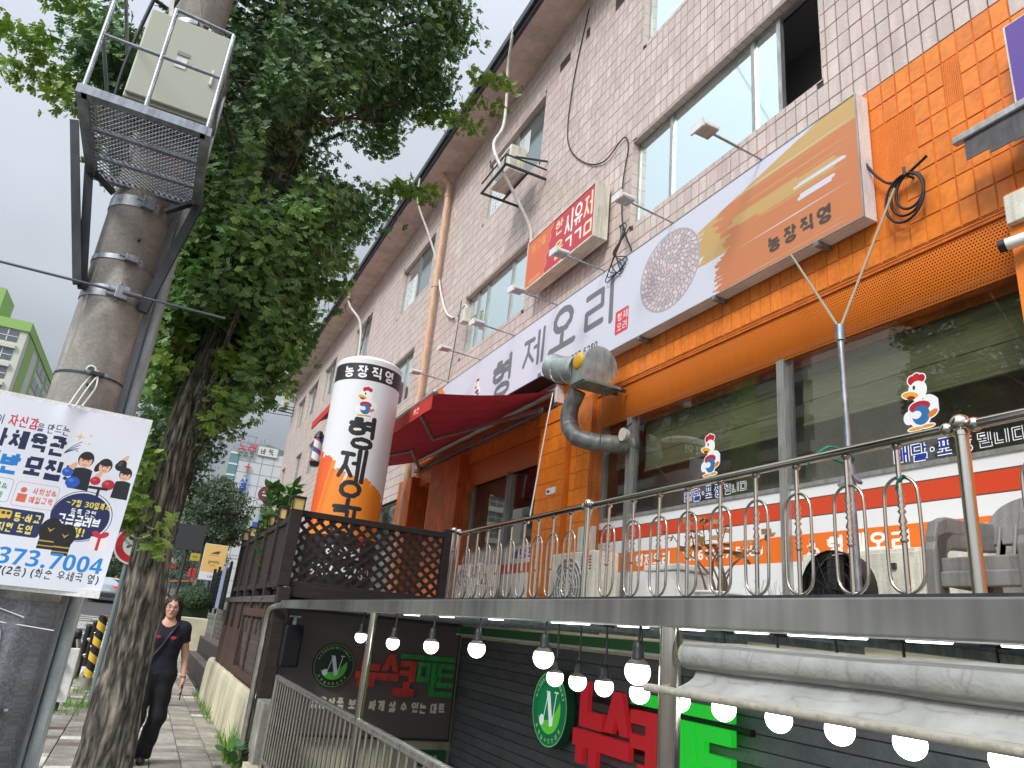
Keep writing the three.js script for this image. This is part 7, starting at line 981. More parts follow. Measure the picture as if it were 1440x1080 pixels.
  add(t, 'shirt', [sdfMesh((x, y, z) => { return shirt(x, y, z); }, [-0.36, 0.86, -0.2], [0.36, 1.44, 0.22], 0.0105)], o.shirtM);
  const tr = (x, y, z) => { const p = [x, y, z]; let d = 1; for (const s of [-1, 1]) { const h = s > 0 ? J.lHip : J.rHip, k = s > 0 ? J.lKnee : J.rKnee, a = s > 0 ? J.lAnk : J.rAnk; let e = smin(cap(p, h, k, 0.105 * w, 0.083 * w), cap(p, k, [a[0], a[1] - 0.02, a[2]], 0.082 * w, 0.092 * w), 0.05) + 0.005 * Math.sin(y * 30 + x * 20 + s); d = smin(d, e, 0.05); } d = smin(d, ell(p, [0, 0.9, -0.01], [0.168 * w, 0.12, 0.12 * w]), 0.08); d = Math.max(d, y - 0.99); return Math.max(d, 0.045 - y); };
  add(t, 'trousers', [sdfMesh(tr, [-0.26, 0.03, -0.24], [0.26, 1.0, 0.24], 0.012)], o.trouserM);
  for (const s of [-1, 1]) { const a = s > 0 ? J.lAnk : J.rAnk; add(t, 'shoe', [sdfMesh((x, y, z) => { const p = [x, y, z]; return Math.max(smin(cap(p, [a[0], 0.05, a[2] - 0.05], [a[0] + 0.01 * s, 0.035, a[2] + 0.14], 0.046, 0.042), cap(p, [a[0], 0.05, a[2]], [a[0], 0.1, a[2]], 0.042, 0.04), 0.04), 0.004 - y); }, [a[0] - 0.08, 0, a[2] - 0.12], [a[0] + 0.09, 0.16, a[2] + 0.22], 0.009)], mats.black_plastic); }
  const hair = (x, y, z) => { const p = [x, y, z], q = [x, y - H[1], z - H[2]]; let d = ell(q, [0, 0.045, -0.022], [0.087, 0.092, 0.1]); if (o.longHair) { d = smin(d, cap(q, [0, 0.0, -0.07], [0, -0.3, -0.085], 0.062, 0.045), 0.06); for (const s of [-1, 1]) d = smin(d, cap(q, [0.072 * s, 0.04, -0.005], [0.085 * s, -0.24, 0.0], 0.026, 0.03), 0.03); } const face = o.longHair ? ell(q, [0.004, -0.045, 0.1], [0.066, 0.118, 0.085]) : ell(q, [0, -0.06, 0.07], [0.095, 0.125, 0.11]); d = -smin(-d, face, 0.015); if (!o.longHair) d = Math.max(d, -0.06 - q[1]); d += 0.003 * Math.sin(x * 160) * Math.sin(z * 130) + 0.0025 * Math.sin(x * 310 + y * 8); return d; };
  add(t, 'hair', [sdfMesh(hair, [-0.15, 1.18, -0.18], [0.15, 1.7, 0.13], 0.0065)], M(t.name + '_hair', rgb(24, 20, 20), 0.5));
  const fz = H[2]; const dark = M(t.name + '_eye', rgb(30, 24, 22), 0.3), lip = M(t.name + '_lip', rgb(...(o.lip ?? [168, 84, 80])), 0.5);
  add(B, 'eye', [-1, 1].map((s) => new THREE.SphereGeometry(1, 12, 8).scale(0.012, 0.0045, 0.005).translate(0.031 * s, H[1] + 0.007, fz + 0.0835)), dark); add(B, 'eyebrow', [-1, 1].map((s) => tube([[0.016 * s, H[1] + 0.03, fz + 0.094], [0.032 * s, H[1] + 0.035, fz + 0.09], [0.048 * s, H[1] + 0.03, fz + 0.076]], 0.0028, 5, 12)), dark); add(B, 'mouth', [new THREE.SphereGeometry(1, 14, 8).scale(0.021, 0.0075, 0.006).translate(0, H[1] - 0.056, fz + 0.089)], lip);
  if (o.glasses) add(t, 'glasses', [...[-1, 1].flatMap((s) => [new THREE.TorusGeometry(0.022, 0.0016, 5, 24).scale(1.05, 0.86, 1).translate(0.031 * s, H[1] + 0.004, fz + 0.099), rod([0.054 * s, H[1] + 0.008, fz + 0.096], [0.08 * s, H[1] + 0.012, fz - 0.01], 0.0015, 0.0015, 5)]), rod([-0.008, H[1] + 0.008, fz + 0.1], [0.008, H[1] + 0.008, fz + 0.1], 0.0016, 0.0016, 5)], galv);
  if (o.beard) add(t, 'beard', [sdfMesh((x, y, z) => { const q = [x, y - H[1], z - H[2]]; return Math.max(Math.max(head(x, y, z) - 0.007, q[1] + 0.03), -(q[2] - 0.0)); }, [-0.09, 1.4, 0.0], [0.09, 1.52, 0.16], 0.007)], M(t.name + '_beard', rgb(30, 24, 22), 0.9));
  return t;
}
const navy = M('navy_shirt', null, 0.9, { map: mottle([27, 28, 42], 0.14, 421), metres: 0.4 }), blackCloth = M('black_trousers', null, 0.9, { map: mottle([25, 25, 28], 0.14, 423), metres: 0.4 });
{
  const t = thing('person', 'woman in dark shirt and black trousers walking beside the tree, holding a phone', 'person', [0.312, 0, -8.9]); t.rotation.y = -0.05; t.scale.setScalar(0.985);
  person(t, { bust: true, longHair: true, glasses: true, shirtM: navy, trouserM: blackCloth, hem: 0.86, sleeve: 0.5, lKnee: [0.1, 0.47, -0.01], lAnk: [0.03, 0.08, -0.1], rKnee: [-0.1, 0.46, 0.1], rAnk: [-0.14, 0.08, 0.1], lEl: [0.235, 1.07, -0.05], lWr: [0.265, 0.83, 0.02], rEl: [-0.24, 1.08, -0.04], rWr: [-0.2, 0.88, 0.1] });
  const g = [tube([[0.1, 1.37, 0.06], [0.06, 1.3, 0.135], [-0.03, 1.12, 0.138], [-0.12, 0.98, 0.13], [-0.19, 0.9, 0.07]], 0.014, 6, 40).scale(1, 1, 1)]; const strap = setShadow(new THREE.Mesh(merge(g), blackM)); strap.name = 'bag_strap'; t.add(strap);
  const prints = [[-0.075, 1.235, 0.142], [0.075, 1.235, 0.142]].map(([x, y, z]) => new THREE.SphereGeometry(1, 12, 8).scale(0.036, 0.017, 0.006).translate(x, y, z)); const pr = setShadow(new THREE.Mesh(merge(prints), M('red_shirt_print', rgb(170, 44, 66), 0.8))); pr.name = 'shirt_print'; t.add(pr);
  const br = setShadow(new THREE.Mesh(new THREE.TorusGeometry(0.029, 0.004, 6, 20).rotateX(Math.PI / 2).translate(0.262, 0.855, 0.015), blackM)); br.name = 'bracelet'; t.add(br);
  const ph = thing('phone', 'dark phone held in the hand of the woman', 'phone', [0.582, 0.7, -8.85]); part(ph, 'body', [rbx(0.574, 0.584, 0.62, 0.77, -8.865, -8.795, 0.004)], blackM);
  const bag = thing('shoulder_bag', 'small dark bag at the hip of the woman', 'bag', [0.12, 0.86, -8.8]); part(bag, 'bag', [rbx(0.07, 0.17, 0.78, 0.94, -8.82, -8.74, 0.02)], blackM); part(bag, 'charm', [ball(0.15, 0.95, -8.73, 0.02), ball(0.16, 0.92, -8.73, 0.014)], M('pink_charm', rgb(214, 160, 150), 0.6));
  const z = -18.3, m = thing('person', 'man with beard and glasses in dark clothes behind the woman', 'person', [0.45, gy(z), z]); m.scale.setScalar(1.06); person(m, { wide: 1.12, glasses: true, beard: true, shirtM: blackCloth, trouserM: blackCloth, sleeve: 0.6, skin: [184, 134, 110], hem: 0.84 });
}
// ---------------------------------------------------------------- beyond: signs, hedge, fence, cars, buildings, hill
{
  const z = -28, y = gy(z);
  const s = thing('pillar_sign', 'tall yellow and white pillar sign beside the hedge', 'sign', [1.85, y, z]); const t = canvasTex(256, 400, (g) => { g.fillStyle = '#e6bd74'; g.fillRect(0, 0, 256, 400); g.fillStyle = '#e4e4e6'; g.fillRect(0, 312, 256, 88); g.fillStyle = '#5a4a3c'; g.beginPath(); g.moveTo(70, 110); g.quadraticCurveTo(130, 60, 190, 70); g.quadraticCurveTo(150, 100, 180, 108); g.quadraticCurveTo(120, 96, 70, 110); g.fill(); g.strokeStyle = '#5a4a3c'; g.lineWidth = 4; g.beginPath(); g.moveTo(60, 128); g.quadraticCurveTo(120, 104, 170, 128); g.stroke(); g.font = 'bold 50px sans-serif'; g.fillStyle = '#54463a'; g.fillText('proto', 64, 210); g.font = '22px sans-serif'; g.fillText('COFFEE', 84, 244); g.font = 'bold 40px sans-serif'; g.fillStyle = '#44568a'; g.fillText('Luon', 90, 372); });
  part(s, 'face', [quadZ(z + 0.004, 1.57, 2.3, y + 2.35, y + 3.55)], M('pillar_sign_print', null, 0.4, { map: t })); part(s, 'box', [rbx(1.55, 2.32, y + 2.33, y + 3.57, z - 0.16, z, 0.01)], creamM); part(s, 'pole', [rod([1.94, y, z - 0.08], [1.94, y + 2.33, z - 0.08], 0.05)], darkSteel);
  const b = thing('black_signboard', 'blank black signboard on a post in front of the fine leaved tree', 'sign', [1, gy(-25.5), -25.5]); part(b, 'board', [rbx(0.46, 1.34, 3.2, 4.0, -25.6, -25.5, 0.01)], M('black_board', rgb(52, 54, 56), 0.6)); part(b, 'post', [rod([0.9, gy(-25.5), -25.6], [0.9, 3.2, -25.6], 0.05)], darkSteel);
  const ys = thing('small_yellow_sign', 'small olive yellow sign hanging left of the pillar sign', 'sign', [1.3, 2, -33]); part(ys, 'board', [rbx(1.35, 1.72, 3.3, 3.6, -33.05, -33, 0.008)], M('olive_sign', rgb(178, 160, 60), 0.5)); part(ys, 'lettering', [quadZ(-32.996, 1.38, 1.69, 3.34, 3.56)], M('olive_print', null, 0.5, { map: canvasTex(96, 64, (g) => { g.fillStyle = '#b2a03c'; g.fillRect(0, 0, 96, 64); text(g, '커피', 12, 14, 34, { color: '#3a3420' }); }) })); part(ys, 'post', [rod([1.53, gy(-33), -33.03], [1.53, 3.3, -33.03], 0.03)], darkSteel);
  const os = thing('orange_stall', 'orange fabric stall roof beyond the hedge', 'stall', [1.5, gy(-36), -36]); part(os, 'roof', [bar([0.9, gy(-36) + 2.05, -36], [2.1, gy(-36) + 2.2, -36], 1.0, 0.05)], M('orange_fabric', rgb(222, 104, 46), 0.8)); part(os, 'post', [rod([0.95, gy(-36), -36], [0.95, gy(-36) + 2.0, -36], 0.03), rod([2.05, gy(-36), -36], [2.05, gy(-36) + 2.15, -36], 0.03)], darkSteel); part(os, 'red_cover', [rbx(1.55, 1.95, gy(-36) + 2.3, gy(-36) + 2.7, -36.2, -36, 0.06)], mats.red_valance);
  // hedge
  const h = thing('clipped_hedge', 'clipped round green hedge in front of the black fence', 'hedge', [1.45, gy(-26), -26]); const pts = []; for (let k = 0; k < 9000; k++) { const a = rr(0, 6.283), u = rr(-0.4, 1), q = Math.sqrt(1 - u * u), r = 0.9 + 0.1 * rnd(); pts.push([1.5 + 0.52 * r * q * Math.cos(a) * 1.1, gy(-26) + 1.65 + 0.48 * r * u, -26.6 + 1.2 * r * q * Math.sin(a), Math.cos(a), Math.sin(a), rr(0.7, 1.3), 0.1]); } leafCloud(h, pts, ovalLeaf, 0.045, [0.035, 0.1, 0.022], 0.5, 'foliage'); part(h, 'core', [new THREE.SphereGeometry(1, 20, 14).scale(0.5, 0.42, 1.1).translate(1.5, gy(-26) + 1.65, -26.6), bx(1.1, 1.95, gy(-26) - 0.1, gy(-26) + 1.5, -27.6, -25.7)], M('hedge_core', rgb(30, 48, 22), 0.95));
  const w = thing('stone_wall', 'low pale stone wall under the clipped hedge', 'wall', [1.4, gy(-25), -25]); part(w, 'wall', [rbx(1.0, 1.98, gy(-25) - 0.2, gy(-25) + 1.18, -25.6, -25.2, 0.03)], creamWallM);
  const f = thing('black_fence', 'black mesh panel fence behind the timber bench', 'fence', [2.1, 1.5, -24.5]); const gs = []; for (let k = 0; k < 22; k++) gs.push(bar([2.04, 1.55, -22.6 - k * 0.25], [2.04, 2.7, -22.6 - k * 0.25], 0.02)); for (let k = 0; k < 9; k++) gs.push(bar([2.04, 1.6 + k * 0.13, -22.5], [2.04, 1.6 + k * 0.13, -28], 0.012)); part(f, 'panel', gs, blackM); for (let k = 0; k < 4; k++) part(f, 'post', [rbx(2.0, 2.08, 1.4, 2.85, -22.6 - k * 1.8, -22.52 - k * 1.8, 0.006)], blackM);
  const bb = thing('blue_banner', 'blue grey banner standing between the black fence and the lattice', 'banner', [1.75, 1.5, -20.5]); part(bb, 'cloth', [bar([1.72, 1.55, -21.0], [1.72, 1.55, -20.2], 0.01, 0.01), bx(1.715, 1.725, 1.55, 2.62, -21.0, -20.1)], M('blue_cloth', null, 0.8, { map: mottle([120, 134, 164], 0.14, 431), metres: 0.6 })); part(bb, 'pole', [rod([1.72, 0.82, -20.08], [1.72, 2.66, -20.08], 0.015)], alu);
}
// cars
function car(name, label, x, z, color, o = {}) {
  const y = gy(z), T = thing(name, label, o.cat ?? 'car', [x, y - 0.1, z], 'vehicles up the road'), W = o.w ?? 0.9, S = o.tall ?? 1; const sides = [[-2.2, 0.32], [-2.25, 0.62], [-2.2, 0.95 * S], [-1.6, 1.02 * S], [-1.0, 1.5 * S], [-0.2, 1.56 * S], [1.1, 1.52 * S], [1.9, 1.14 * S], [2.2, 1.02 * S], [2.28, 0.6], [2.2, 0.3]];
  const loc = (g) => g.translate(x, y - 0.1, z), paint = M('paint_' + T.name, color, 0.3, { metalness: 0.4, clearcoat: 0.8 });
  // body, narrower above the waist; the tail looks along +z
  const rows = 9, pos = []; const P = (i, k) => { const [zz, yy] = sides[i], u = k / rows * 2 - 1, wv = W * (1 - 0.22 * smooth(0.95 * S, 1.55 * S, yy)); return [u * wv, yy + 0.02 * (1 - u * u) - 0.05 * Math.pow(Math.abs(u), 6), zz + 0.06 * (1 - u * u) * Math.sign(zz)]; };
  for (let i = 0; i + 1 < sides.length; i++) for (let k = 0; k < rows; k++) pos.push(...P(i, k), ...P(i, k + 1), ...P(i + 1, k + 1), ...P(i, k), ...P(i + 1, k + 1), ...P(i + 1, k));
  for (const k of [0, rows]) for (let i = 1; i + 1 < sides.length; i++) pos.push(...P(0, k), ...P(i, k), ...P(i + 1, k));
  const g = new THREE.BufferGeometry(); g.setAttribute('position', new THREE.BufferAttribute(new Float32Array(pos), 3)); g.computeVertexNormals(); part(T, 'body', [loc(g)], paint);
  const gl = M('car_glass_' + T.name, rgb(30, 36, 40), 0.08, { metalness: 0.2 }); part(T, 'rear_window', [loc(new THREE.PlaneGeometry(W * 1.45, 0.42 * S).rotateX(-1.05).translate(0, 1.33 * S, 1.56))], gl); for (const s of [-1, 1]) part(T, 'side_window', [loc(new THREE.PlaneGeometry(2.1, 0.34 * S).rotateY(s * Math.PI / 2).rotateZ(s * 0.42).translate(s * (W * 0.9 + 0.012), 1.24 * S, 0.2))], gl);
  for (const s of [-1, 1]) { part(T, 'tail_light', [loc(rbx(s > 0 ? W * 0.5 : -W * 0.96, s > 0 ? W * 0.96 : -W * 0.5, 0.86 * S, 1.0 * S, 2.2, 2.3, 0.03))], M('tail_light_' + T.name + s, rgb(190, 20, 24), 0.3, { emissive: rgb(255, 40, 40), emissiveIntensity: o.lit === false ? 0 : 0.8 })); for (const zz of [-1.4, 1.4]) { const w = part(T, 'wheel', [loc(rod([s * W * 0.72, 0.33, zz], [s * (W + 0.01), 0.33, zz], 0.33, 0.33, 20))], rubberM); part(w, 'rim', [loc(rod([s * (W + 0.011), 0.33, zz], [s * (W + 0.02), 0.33, zz], 0.21, 0.21, 14))], galv); } }
  part(T, 'bumper', [loc(rbx(-W * 0.95, W * 0.95, 0.3, 0.56, 2.16, 2.34, 0.06))], M('bumper_' + T.name, rgb(60, 62, 64), 0.5)); part(T, 'number_plate', [loc(bx(-0.26, 0.26, 0.64, 0.76, 2.3, 2.325))], whiteM); return T;
}
car('silver_car', 'silver grey car seen from behind, its tail lights lit', -2.3, -58, rgb(186, 190, 194)); car('white_car', 'white car ahead of the silver one, partly hidden by the banner', -3.6, -70, rgb(222, 224, 226)); car('dark_car', 'dark car beyond the crossing on the far lane', -6.6, -58, rgb(48, 50, 56));
{ const mkBus = (label, x, z, c, name) => { const y = gy(z), T = thing(name, label, 'bus', [x, y, z], 'vehicles up the road'); part(T, 'body', [rbx(x - 1.15, x + 1.15, y + 0.25, y + 2.9, z - 7, z, 0.18, 3)], M('bus_' + name, c, 0.4)); part(T, 'rear_window', [rbx(x - 0.9, x + 0.9, y + 1.7, y + 2.5, z, z + 0.02, 0.01)], M('bus_glass_' + name, rgb(40, 46, 52), 0.1)); for (const s of [-1, 1]) { part(T, 'tail_light', [bx(x + s * 0.95 - 0.1, x + s * 0.95 + 0.1, y + 0.8, y + 1.2, z, z + 0.02)], M('bus_light_' + name + s, rgb(170, 24, 24), 0.4)); part(T, 'wheel', [rod([x + s * 0.9, y + 0.4, z - 1.6], [x + s * 1.16, y + 0.4, z - 1.6], 0.42, 0.42, 16)], rubberM); } }; mkBus('white bus far up the road', -3.2, -86, rgb(226, 228, 224), 'white_bus'); mkBus('yellow bus far up the road beside the white one', -1.9, -74, rgb(216, 164, 44), 'yellow_bus'); }
// apartment tower on the left
function windowGrid(parent, face, org, w, h, nx, ny, m, frameM, depth) { // windows in shallow bays; face 'z' looks to +z, 'x' to +x
  for (let j = 0; j < ny; j++) for (let i = 0; i < nx; i++) { const u0 = org[0] + i * w + w * 0.05, u1 = org[0] + (i + 1) * w - w * 0.05, y0 = org[1] + j * h + h * 0.3, y1 = org[1] + (j + 1) * h - h * 0.1; const g = face === 'z' ? bx(u0, u1, y0, y1, org[2], org[2] + depth) : bx(org[2], org[2] + depth, y0, y1, u0, u1); const f = part(parent, 'window', [g], m); const fr = face === 'z' ? [bx((u0 + u1) / 2 - 0.06, (u0 + u1) / 2 + 0.06, y0, y1, org[2] + depth, org[2] + depth + 0.05), bx(u0, u1, lerp(y0, y1, 0.45) - 0.05, lerp(y0, y1, 0.45) + 0.05, org[2] + depth, org[2] + depth + 0.05)] : [bx(org[2] + depth, org[2] + depth + 0.05, y0, y1, (u0 + u1) / 2 - 0.06, (u0 + u1) / 2 + 0.06)]; part(f, 'frame', fr, frameM); }
}
{
  const wallM = M('apartment_wall', rgb(206, 206, 192), 0.8), limeM = M('lime_paint', rgb(146, 184, 98), 0.7), glassM = M('apartment_glass', rgb(104, 112, 116), 0.15, { metalness: 0.3 });
  const A = thing('apartment_tower', 'pale apartment tower with lime green parapet behind the pole', 'building', [-30, 0, -130]); const X = -24.8, Z = -125, Y = 38.4;
  part(A, 'wall', [bx(X - 26, X, -2, Y, Z - 42, Z)], wallM); part(A, 'parapet', [bx(X - 26.1, X + 0.25, Y, Y + 1.5, Z - 42.1, Z + 0.3)], limeM); part(A, 'stair_tower', [bx(X - 12, X - 4.6, Y + 1.8, Y + 6.2, Z - 8, Z - 0.5)], limeM);
  const n = 13, fh = 2.92; for (let j = 0; j < n; j++) part(A, 'floor_band', [bx(X - 24, X - 0.9, Y - (j + 1) * fh - 0.12, Y - (j + 1) * fh + 0.45, Z, Z + 0.45)], wallM); windowGrid(A, 'z', [X - 21.9, Y - n * fh + 0.1, Z], 3.0, fh, 7, n, glassM, whiteM, 0.08);
  part(A, 'green_panel', [bx(X, X + 0.12, Y - 9, Y - 0.1, Z - 7.4, Z - 2.4), bx(X, X + 0.12, 0, Y, Z - 13.6, Z - 12.4), bx(X, X + 0.12, 0, Y, Z - 25, Z - 23.8), bx(X, X + 0.1, 6, 16, Z - 2.4, Z - 0.4)], limeM); windowGrid(A, 'x', [Z - 23.4, Y - n * fh, X], 4.8, fh, 2, n, glassM, whiteM, 0.1); windowGrid(A, 'x', [Z - 39, Y - n * fh, X], 4.6, fh, 3, n, glassM, whiteM, 0.1);
  const pt = canvasTex(128, 256, (g) => { g.fillStyle = '#ccd0c0'; g.fillRect(0, 0, 128, 256); g.strokeStyle = '#c03a72'; g.lineWidth = 26; g.beginPath(); g.moveTo(30, 120); g.quadraticCurveTo(60, 60, 100, 20); g.stroke(); g.fillStyle = '#4a6ab0'; g.beginPath(); g.arc(96, 24, 18, 0, 7); g.fill(); text(g, '한', 20, 130, 60, { color: '#c8504a' }); text(g, '국', 60, 180, 60, { color: '#3f9aa8' }); }); part(A, 'wall_emblem', [new THREE.PlaneGeometry(2.2, 12).rotateY(Math.PI / 2).translate(X + 0.14, Y - 16, Z - 1.3)], M('emblem_wall_print', null, 0.8, { map: pt }));
  // a neighbouring block across the street, seen in the shop glass
  const B = thing('apartment_block', 'pale apartment block with a lime green stripe across the street', 'building', [-32, 0, -60]); part(B, 'wall', [bx(-44, -32, -2, 38, -86, -38)], wallM); for (let j = 0; j < 12; j++) part(B, 'floor_band', [bx(-32, -31.5, 2.4 + j * 2.9, 3.3 + j * 2.9, -86, -38)], wallM); part(B, 'green_stripe', [bx(-31.95, -31.4, 0, 38, -46.5, -43.5), bx(-31.95, -31.4, 0, 38, -70, -67)], limeM); part(B, 'window_strip', Array.from({ length: 12 }, (_, j) => bx(-32, -31.9, 3.4 + j * 2.9, 5.1 + j * 2.9, -85, -39)), glassM).userData.kind = 'stuff';
}
{ // church building at the end
  const Z = -84; const A = thing('church_building', 'white panelled building with blue vertical lettering and a red cross', 'building', [7, 0, Z - 6]); const wM = M('white_panel', rgb(204, 206, 206), 0.6), gM = M('curtain_glass', rgb(120, 158, 158), 0.12, { metalness: 0.5 });
  const x0 = 5.0, x1 = 11.0, yT = 18.5; part(A, 'core', [bx(x0, x1, -1, yT, Z - 14, Z - 0.06)], M('panel_joint', rgb(150, 152, 152), 0.8));
  const nx = 4, ny = 15, px0 = x0 + 0.95, pw = x1 - px0; for (let j = 0; j < ny; j++) for (let i = 0; i < nx; i++) part(A, 'panel', [bx(px0 + i * pw / nx + 0.03, px0 + (i + 1) * pw / nx - 0.03, -0.6 + j * 1.273 + 0.03, -0.6 + (j + 1) * 1.273 - 0.03, Z - 0.06, Z)], wM);
  for (let j = 0; j < 15; j++) { const f = part(A, 'pane', [bx(x0, x0 + 0.9, -0.6 + j * 1.233 + 0.1, -0.6 + (j + 1) * 1.233 - 0.08, Z - 0.06, Z + 0.1)], gM); part(f, 'transom', [bx(x0, x0 + 0.92, -0.6 + (j + 1) * 1.233 - 0.08, -0.6 + (j + 1) * 1.233 + 0.1, Z - 0.06, Z + 0.16)], whiteM); }
  const sign = (w, h, x, y, W, H, draw, nm) => part(A, nm, [new THREE.PlaneGeometry(W, H).translate(x, y, Z + 0.2)], M(nm + '_print', null, 0.5, { map: canvasTex(w, h, draw) })), bk = (W, H, x, y) => part(A, 'sign_backing', [bx(x - W / 2, x + W / 2, y - H / 2, y + H / 2, Z + 0.01, Z + 0.19)], whiteM);
  bk(2.1, 1.0, 8.85, 18.62); sign(256, 110, 8.85, 18.62, 2.1, 1.0, (g) => { g.fillStyle = '#d8d8d2'; g.fillRect(0, 0, 256, 110); text(g, '바둑', 30, 14, 84, { color: '#3a3632', gap: 0.3 }); }, 'board_game_sign');
  const blk = (str, x, y, s, m, step, dy = 0) => { let i = 0; for (const ch of str) { const gs = hangul(ch).flatMap((l) => l.slice(1).map((p, k) => bar([x + (i * step) + (l[k][0] - 0.5) * s, y + dy * i - (l[k][1] - 0.5) * s, Z + 0.25], [x + i * step + (p[0] - 0.5) * s, y + dy * i - (p[1] - 0.5) * s, Z + 0.25], s * 0.14, s * 0.14))); part(A, 'letter', gs, m); i++; } };
  const blue = M('blue_letter', rgb(42, 92, 190), 0.4), redL = M('far_red_letter', rgb(206, 60, 76), 0.4), grn = M('far_green_letter', rgb(70, 130, 100), 0.5); blk('성문교회', 7.0, 14.9, 0.82, blue, 0, -0.89); blk('노래', 6.1, 18.75, 0.85, redL, 1.0); blk('연습장', 5.95, 17.95, 0.5, grn, 0.62);
  part(A, 'cross', [bx(7.02, 7.12, 15.95, 17.0, Z + 0.2, Z + 0.3), bx(6.74, 7.4, 16.5, 16.62, Z + 0.2, Z + 0.3)], redL); blk('교', 7.05, 15.7, 0.45, grn, 1);
  for (let k = 0; k < 8; k++) part(A, 'roof_mast', [rod([5.3 + k * 0.45, yT, Z - 1 - (k % 3)], [5.3 + k * 0.45, yT + 0.8 + 1.6 * hash(k, 1, 3), Z - 1 - (k % 3)], 0.05)], galv); part(A, 'roof_frame', [bar([5.2, yT + 1.0, Z - 1], [8.4, yT + 1.0, Z - 1], 0.07), bar([5.2, yT + 1.8, Z - 1], [7.6, yT + 1.8, Z - 1], 0.07)], galv); part(A, 'roof_unit', [bx(7.6, 9.8, yT, yT + 1.0, Z - 3, Z - 1.4), bx(11.5, 12.6, yT, yT + 1.5, Z - 3, Z - 2)], alu);
  const N = thing('brick_house', 'pale narrow house with small windows between the church building and the tiled building', 'building', [12, 0, -64]); part(N, 'wall', [bx(6.75, 12, -1, 9.9, -70, -62)], M('house_wall', rgb(176, 178, 176), 0.8)); for (let k = 0; k < 3; k++) { const w = part(N, 'window', [bx(6.9, 7.5, 3.9 + k * 2, 5.2 + k * 2, -62, -61.95)], gM); part(w, 'frame', [bx(7.17, 7.23, 3.9 + k * 2, 5.2 + k * 2, -61.95, -61.9), bx(6.85, 7.55, 3.83 + k * 2, 3.9 + k * 2, -62, -61.88)], whiteM); } part(N, 'sign', [rbx(6.45, 7.1, 7.9, 8.35, -61.6, -61.4, 0.02)], blue); part(N, 'sign_arm', [bar([6.9, 8.1, -61.6], [7.0, 8.1, -62], 0.08)], galv); part(N, 'round_sign', [rod([7.05, 10.7, -61.9], [7.05, 10.7, -61.6], 0.62, 0.62, 20), rod([7.05, 9.8, -61.8], [7.05, 10.2, -61.8], 0.05)], M('dark_red_sign', rgb(120, 52, 62), 0.5)); part(N, 'sign_letter', [bx(6.75, 7.35, 10.5, 10.6, -61.6, -61.57), bx(6.75, 7.35, 10.75, 10.85, -61.6, -61.57)], whiteM);
  // row of low shops closing the street view
  const colors = [[150, 142, 132], [172, 168, 160], [128, 118, 110], [160, 150, 136]], where = ['nearest the church building', 'second from the church building', 'third from the church building', 'farthest left up the road']; for (let k = 0; k < 4; k++) { const z = -96 - k * 9, x = 2.5 - k * 0.8, y = gy(z), R = thing('low_shop', 'low distant shop house ' + where[k], 'building', [x, y, z], 'distant shop houses'); part(R, 'wall', [bx(x - 2.2, x + 2.4, y - 1, y + 3.2 + k * 0.4, z - 6, z)], M('shop_wall_' + k, rgb(...colors[k]), 0.8)); part(R, 'sign_band', [bx(x - 2.1, x + 2.3, y + 2.4, y + 3.0, z, z + 0.1)], [redL, grn, blue, creamM][k]); part(R, 'shop_window', [bx(x - 1.8, x + 1.9, y + 0.3, y + 2.1, z, z + 0.05)], gM); }
  for (const [x, z, label] of [[-16, -70, 'grey shop building on the left side of the road'], [-18, -95, 'farther grey building on the left side of the road']]) { const y = gy(z), R = thing('roadside_building', label, 'building', [x, y, z]); part(R, 'wall', [bx(x - 6, x + 3, y - 1, y + 6, z - 12, z)], M('roadside_wall' + z, rgb(158, 154, 148), 0.8)); for (let k = 0; k < 3; k++) part(R, 'window', [bx(x - 5 + k * 2.6, x - 3 + k * 2.6, y + 3.6, y + 5.2, z, z + 0.06)], gM); }
}
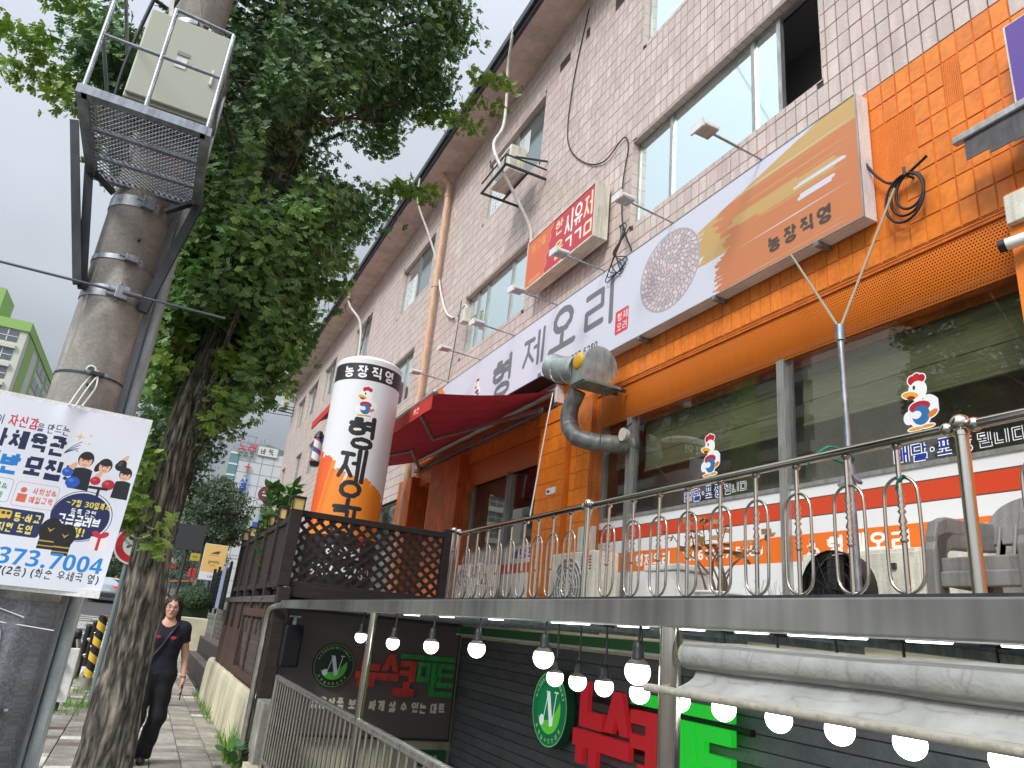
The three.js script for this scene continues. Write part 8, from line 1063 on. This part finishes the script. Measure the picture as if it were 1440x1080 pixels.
{ // wooded hill on the horizon
  const pos = [], idx = [], nx = 70, nz = 16; for (let j = 0; j <= nz; j++) for (let i = 0; i <= nx; i++) { const x = lerp(-700, 900, i / nx), z = lerp(-900, -1500, j / nz), r = smooth(0, 0.5, j / nz); pos.push(x, -20 + r * (150 + 122 * Math.exp(-Math.pow((x - 126) / 70, 2)) + 60 * (fbm(x * 0.006 + 5, z * 0.004, 441, 4) - 0.5) + 9 * (fbm(x * 0.06, z * 0.06, 447, 3) - 0.5)), z); }
  for (let j = 0; j < nz; j++) for (let i = 0; i < nx; i++) { const a = j * (nx + 1) + i, b = a + nx + 1; idx.push(a, a + 1, b + 1, a, b + 1, b); } const g = new THREE.BufferGeometry(); g.setAttribute('position', new THREE.BufferAttribute(new Float32Array(pos), 3)); g.setIndex(idx); g.computeVertexNormals();
  struct('hill', [g], M('hill_woods', null, 1, { map: mottle([56, 72, 54], 0.3, 449, 0.02, 0.2), metres: 60 }));
}
{ // overhead wires
  const wire = (name, label, a, b, sag, r) => solo(name, [tube(Array.from({ length: 9 }, (_, i) => { const t = i / 8; return [lerp(a[0], b[0], t), lerp(a[1], b[1], t) - sag * 4 * t * (1 - t), lerp(a[2], b[2], t)]; }), r, 5, 40)], rubberM, label, 'wire', 'overhead wires');
  wire('overhead_wire', 'thin wire crossing the sky between the tree top and the eave', [0.9, 11.5, -9], [4.35, 13.9, -8.3], 0.1, 0.008);
  const lab = ['upper wire crossing the sky beside the far end of the building', 'second wire crossing the sky beside the far end of the building', 'thick wire crossing in front of the blue lettering', 'wire below the thick one across the white building', 'slanting wire across the white building', 'lowest wire across the white building', 'wire just above the pillar sign'];
  [[[-2, 15.5, -48], [5.1, 12.4, -40], 0.3, 0.02], [[-2, 14.6, -48], [5.1, 11.9, -40], 0.3, 0.02], [[-3, 6.6, -46], [5.1, 7.0, -41], 0.2, 0.028], [[-3, 5.6, -46], [5.1, 5.7, -41], 0.25, 0.018], [[-3, 5.2, -46], [5.1, 7.6, -41], 0.2, 0.018], [[-3, 4.3, -46], [5.1, 4.2, -41], 0.2, 0.018], [[-3, 4.0, -38], [2.5, 4.1, -34], 0.2, 0.014]].forEach((w, i) => wire('overhead_wire', lab[i], ...w));
}
renderer.setSize(1024, 768);
renderer.render(scene, camera);
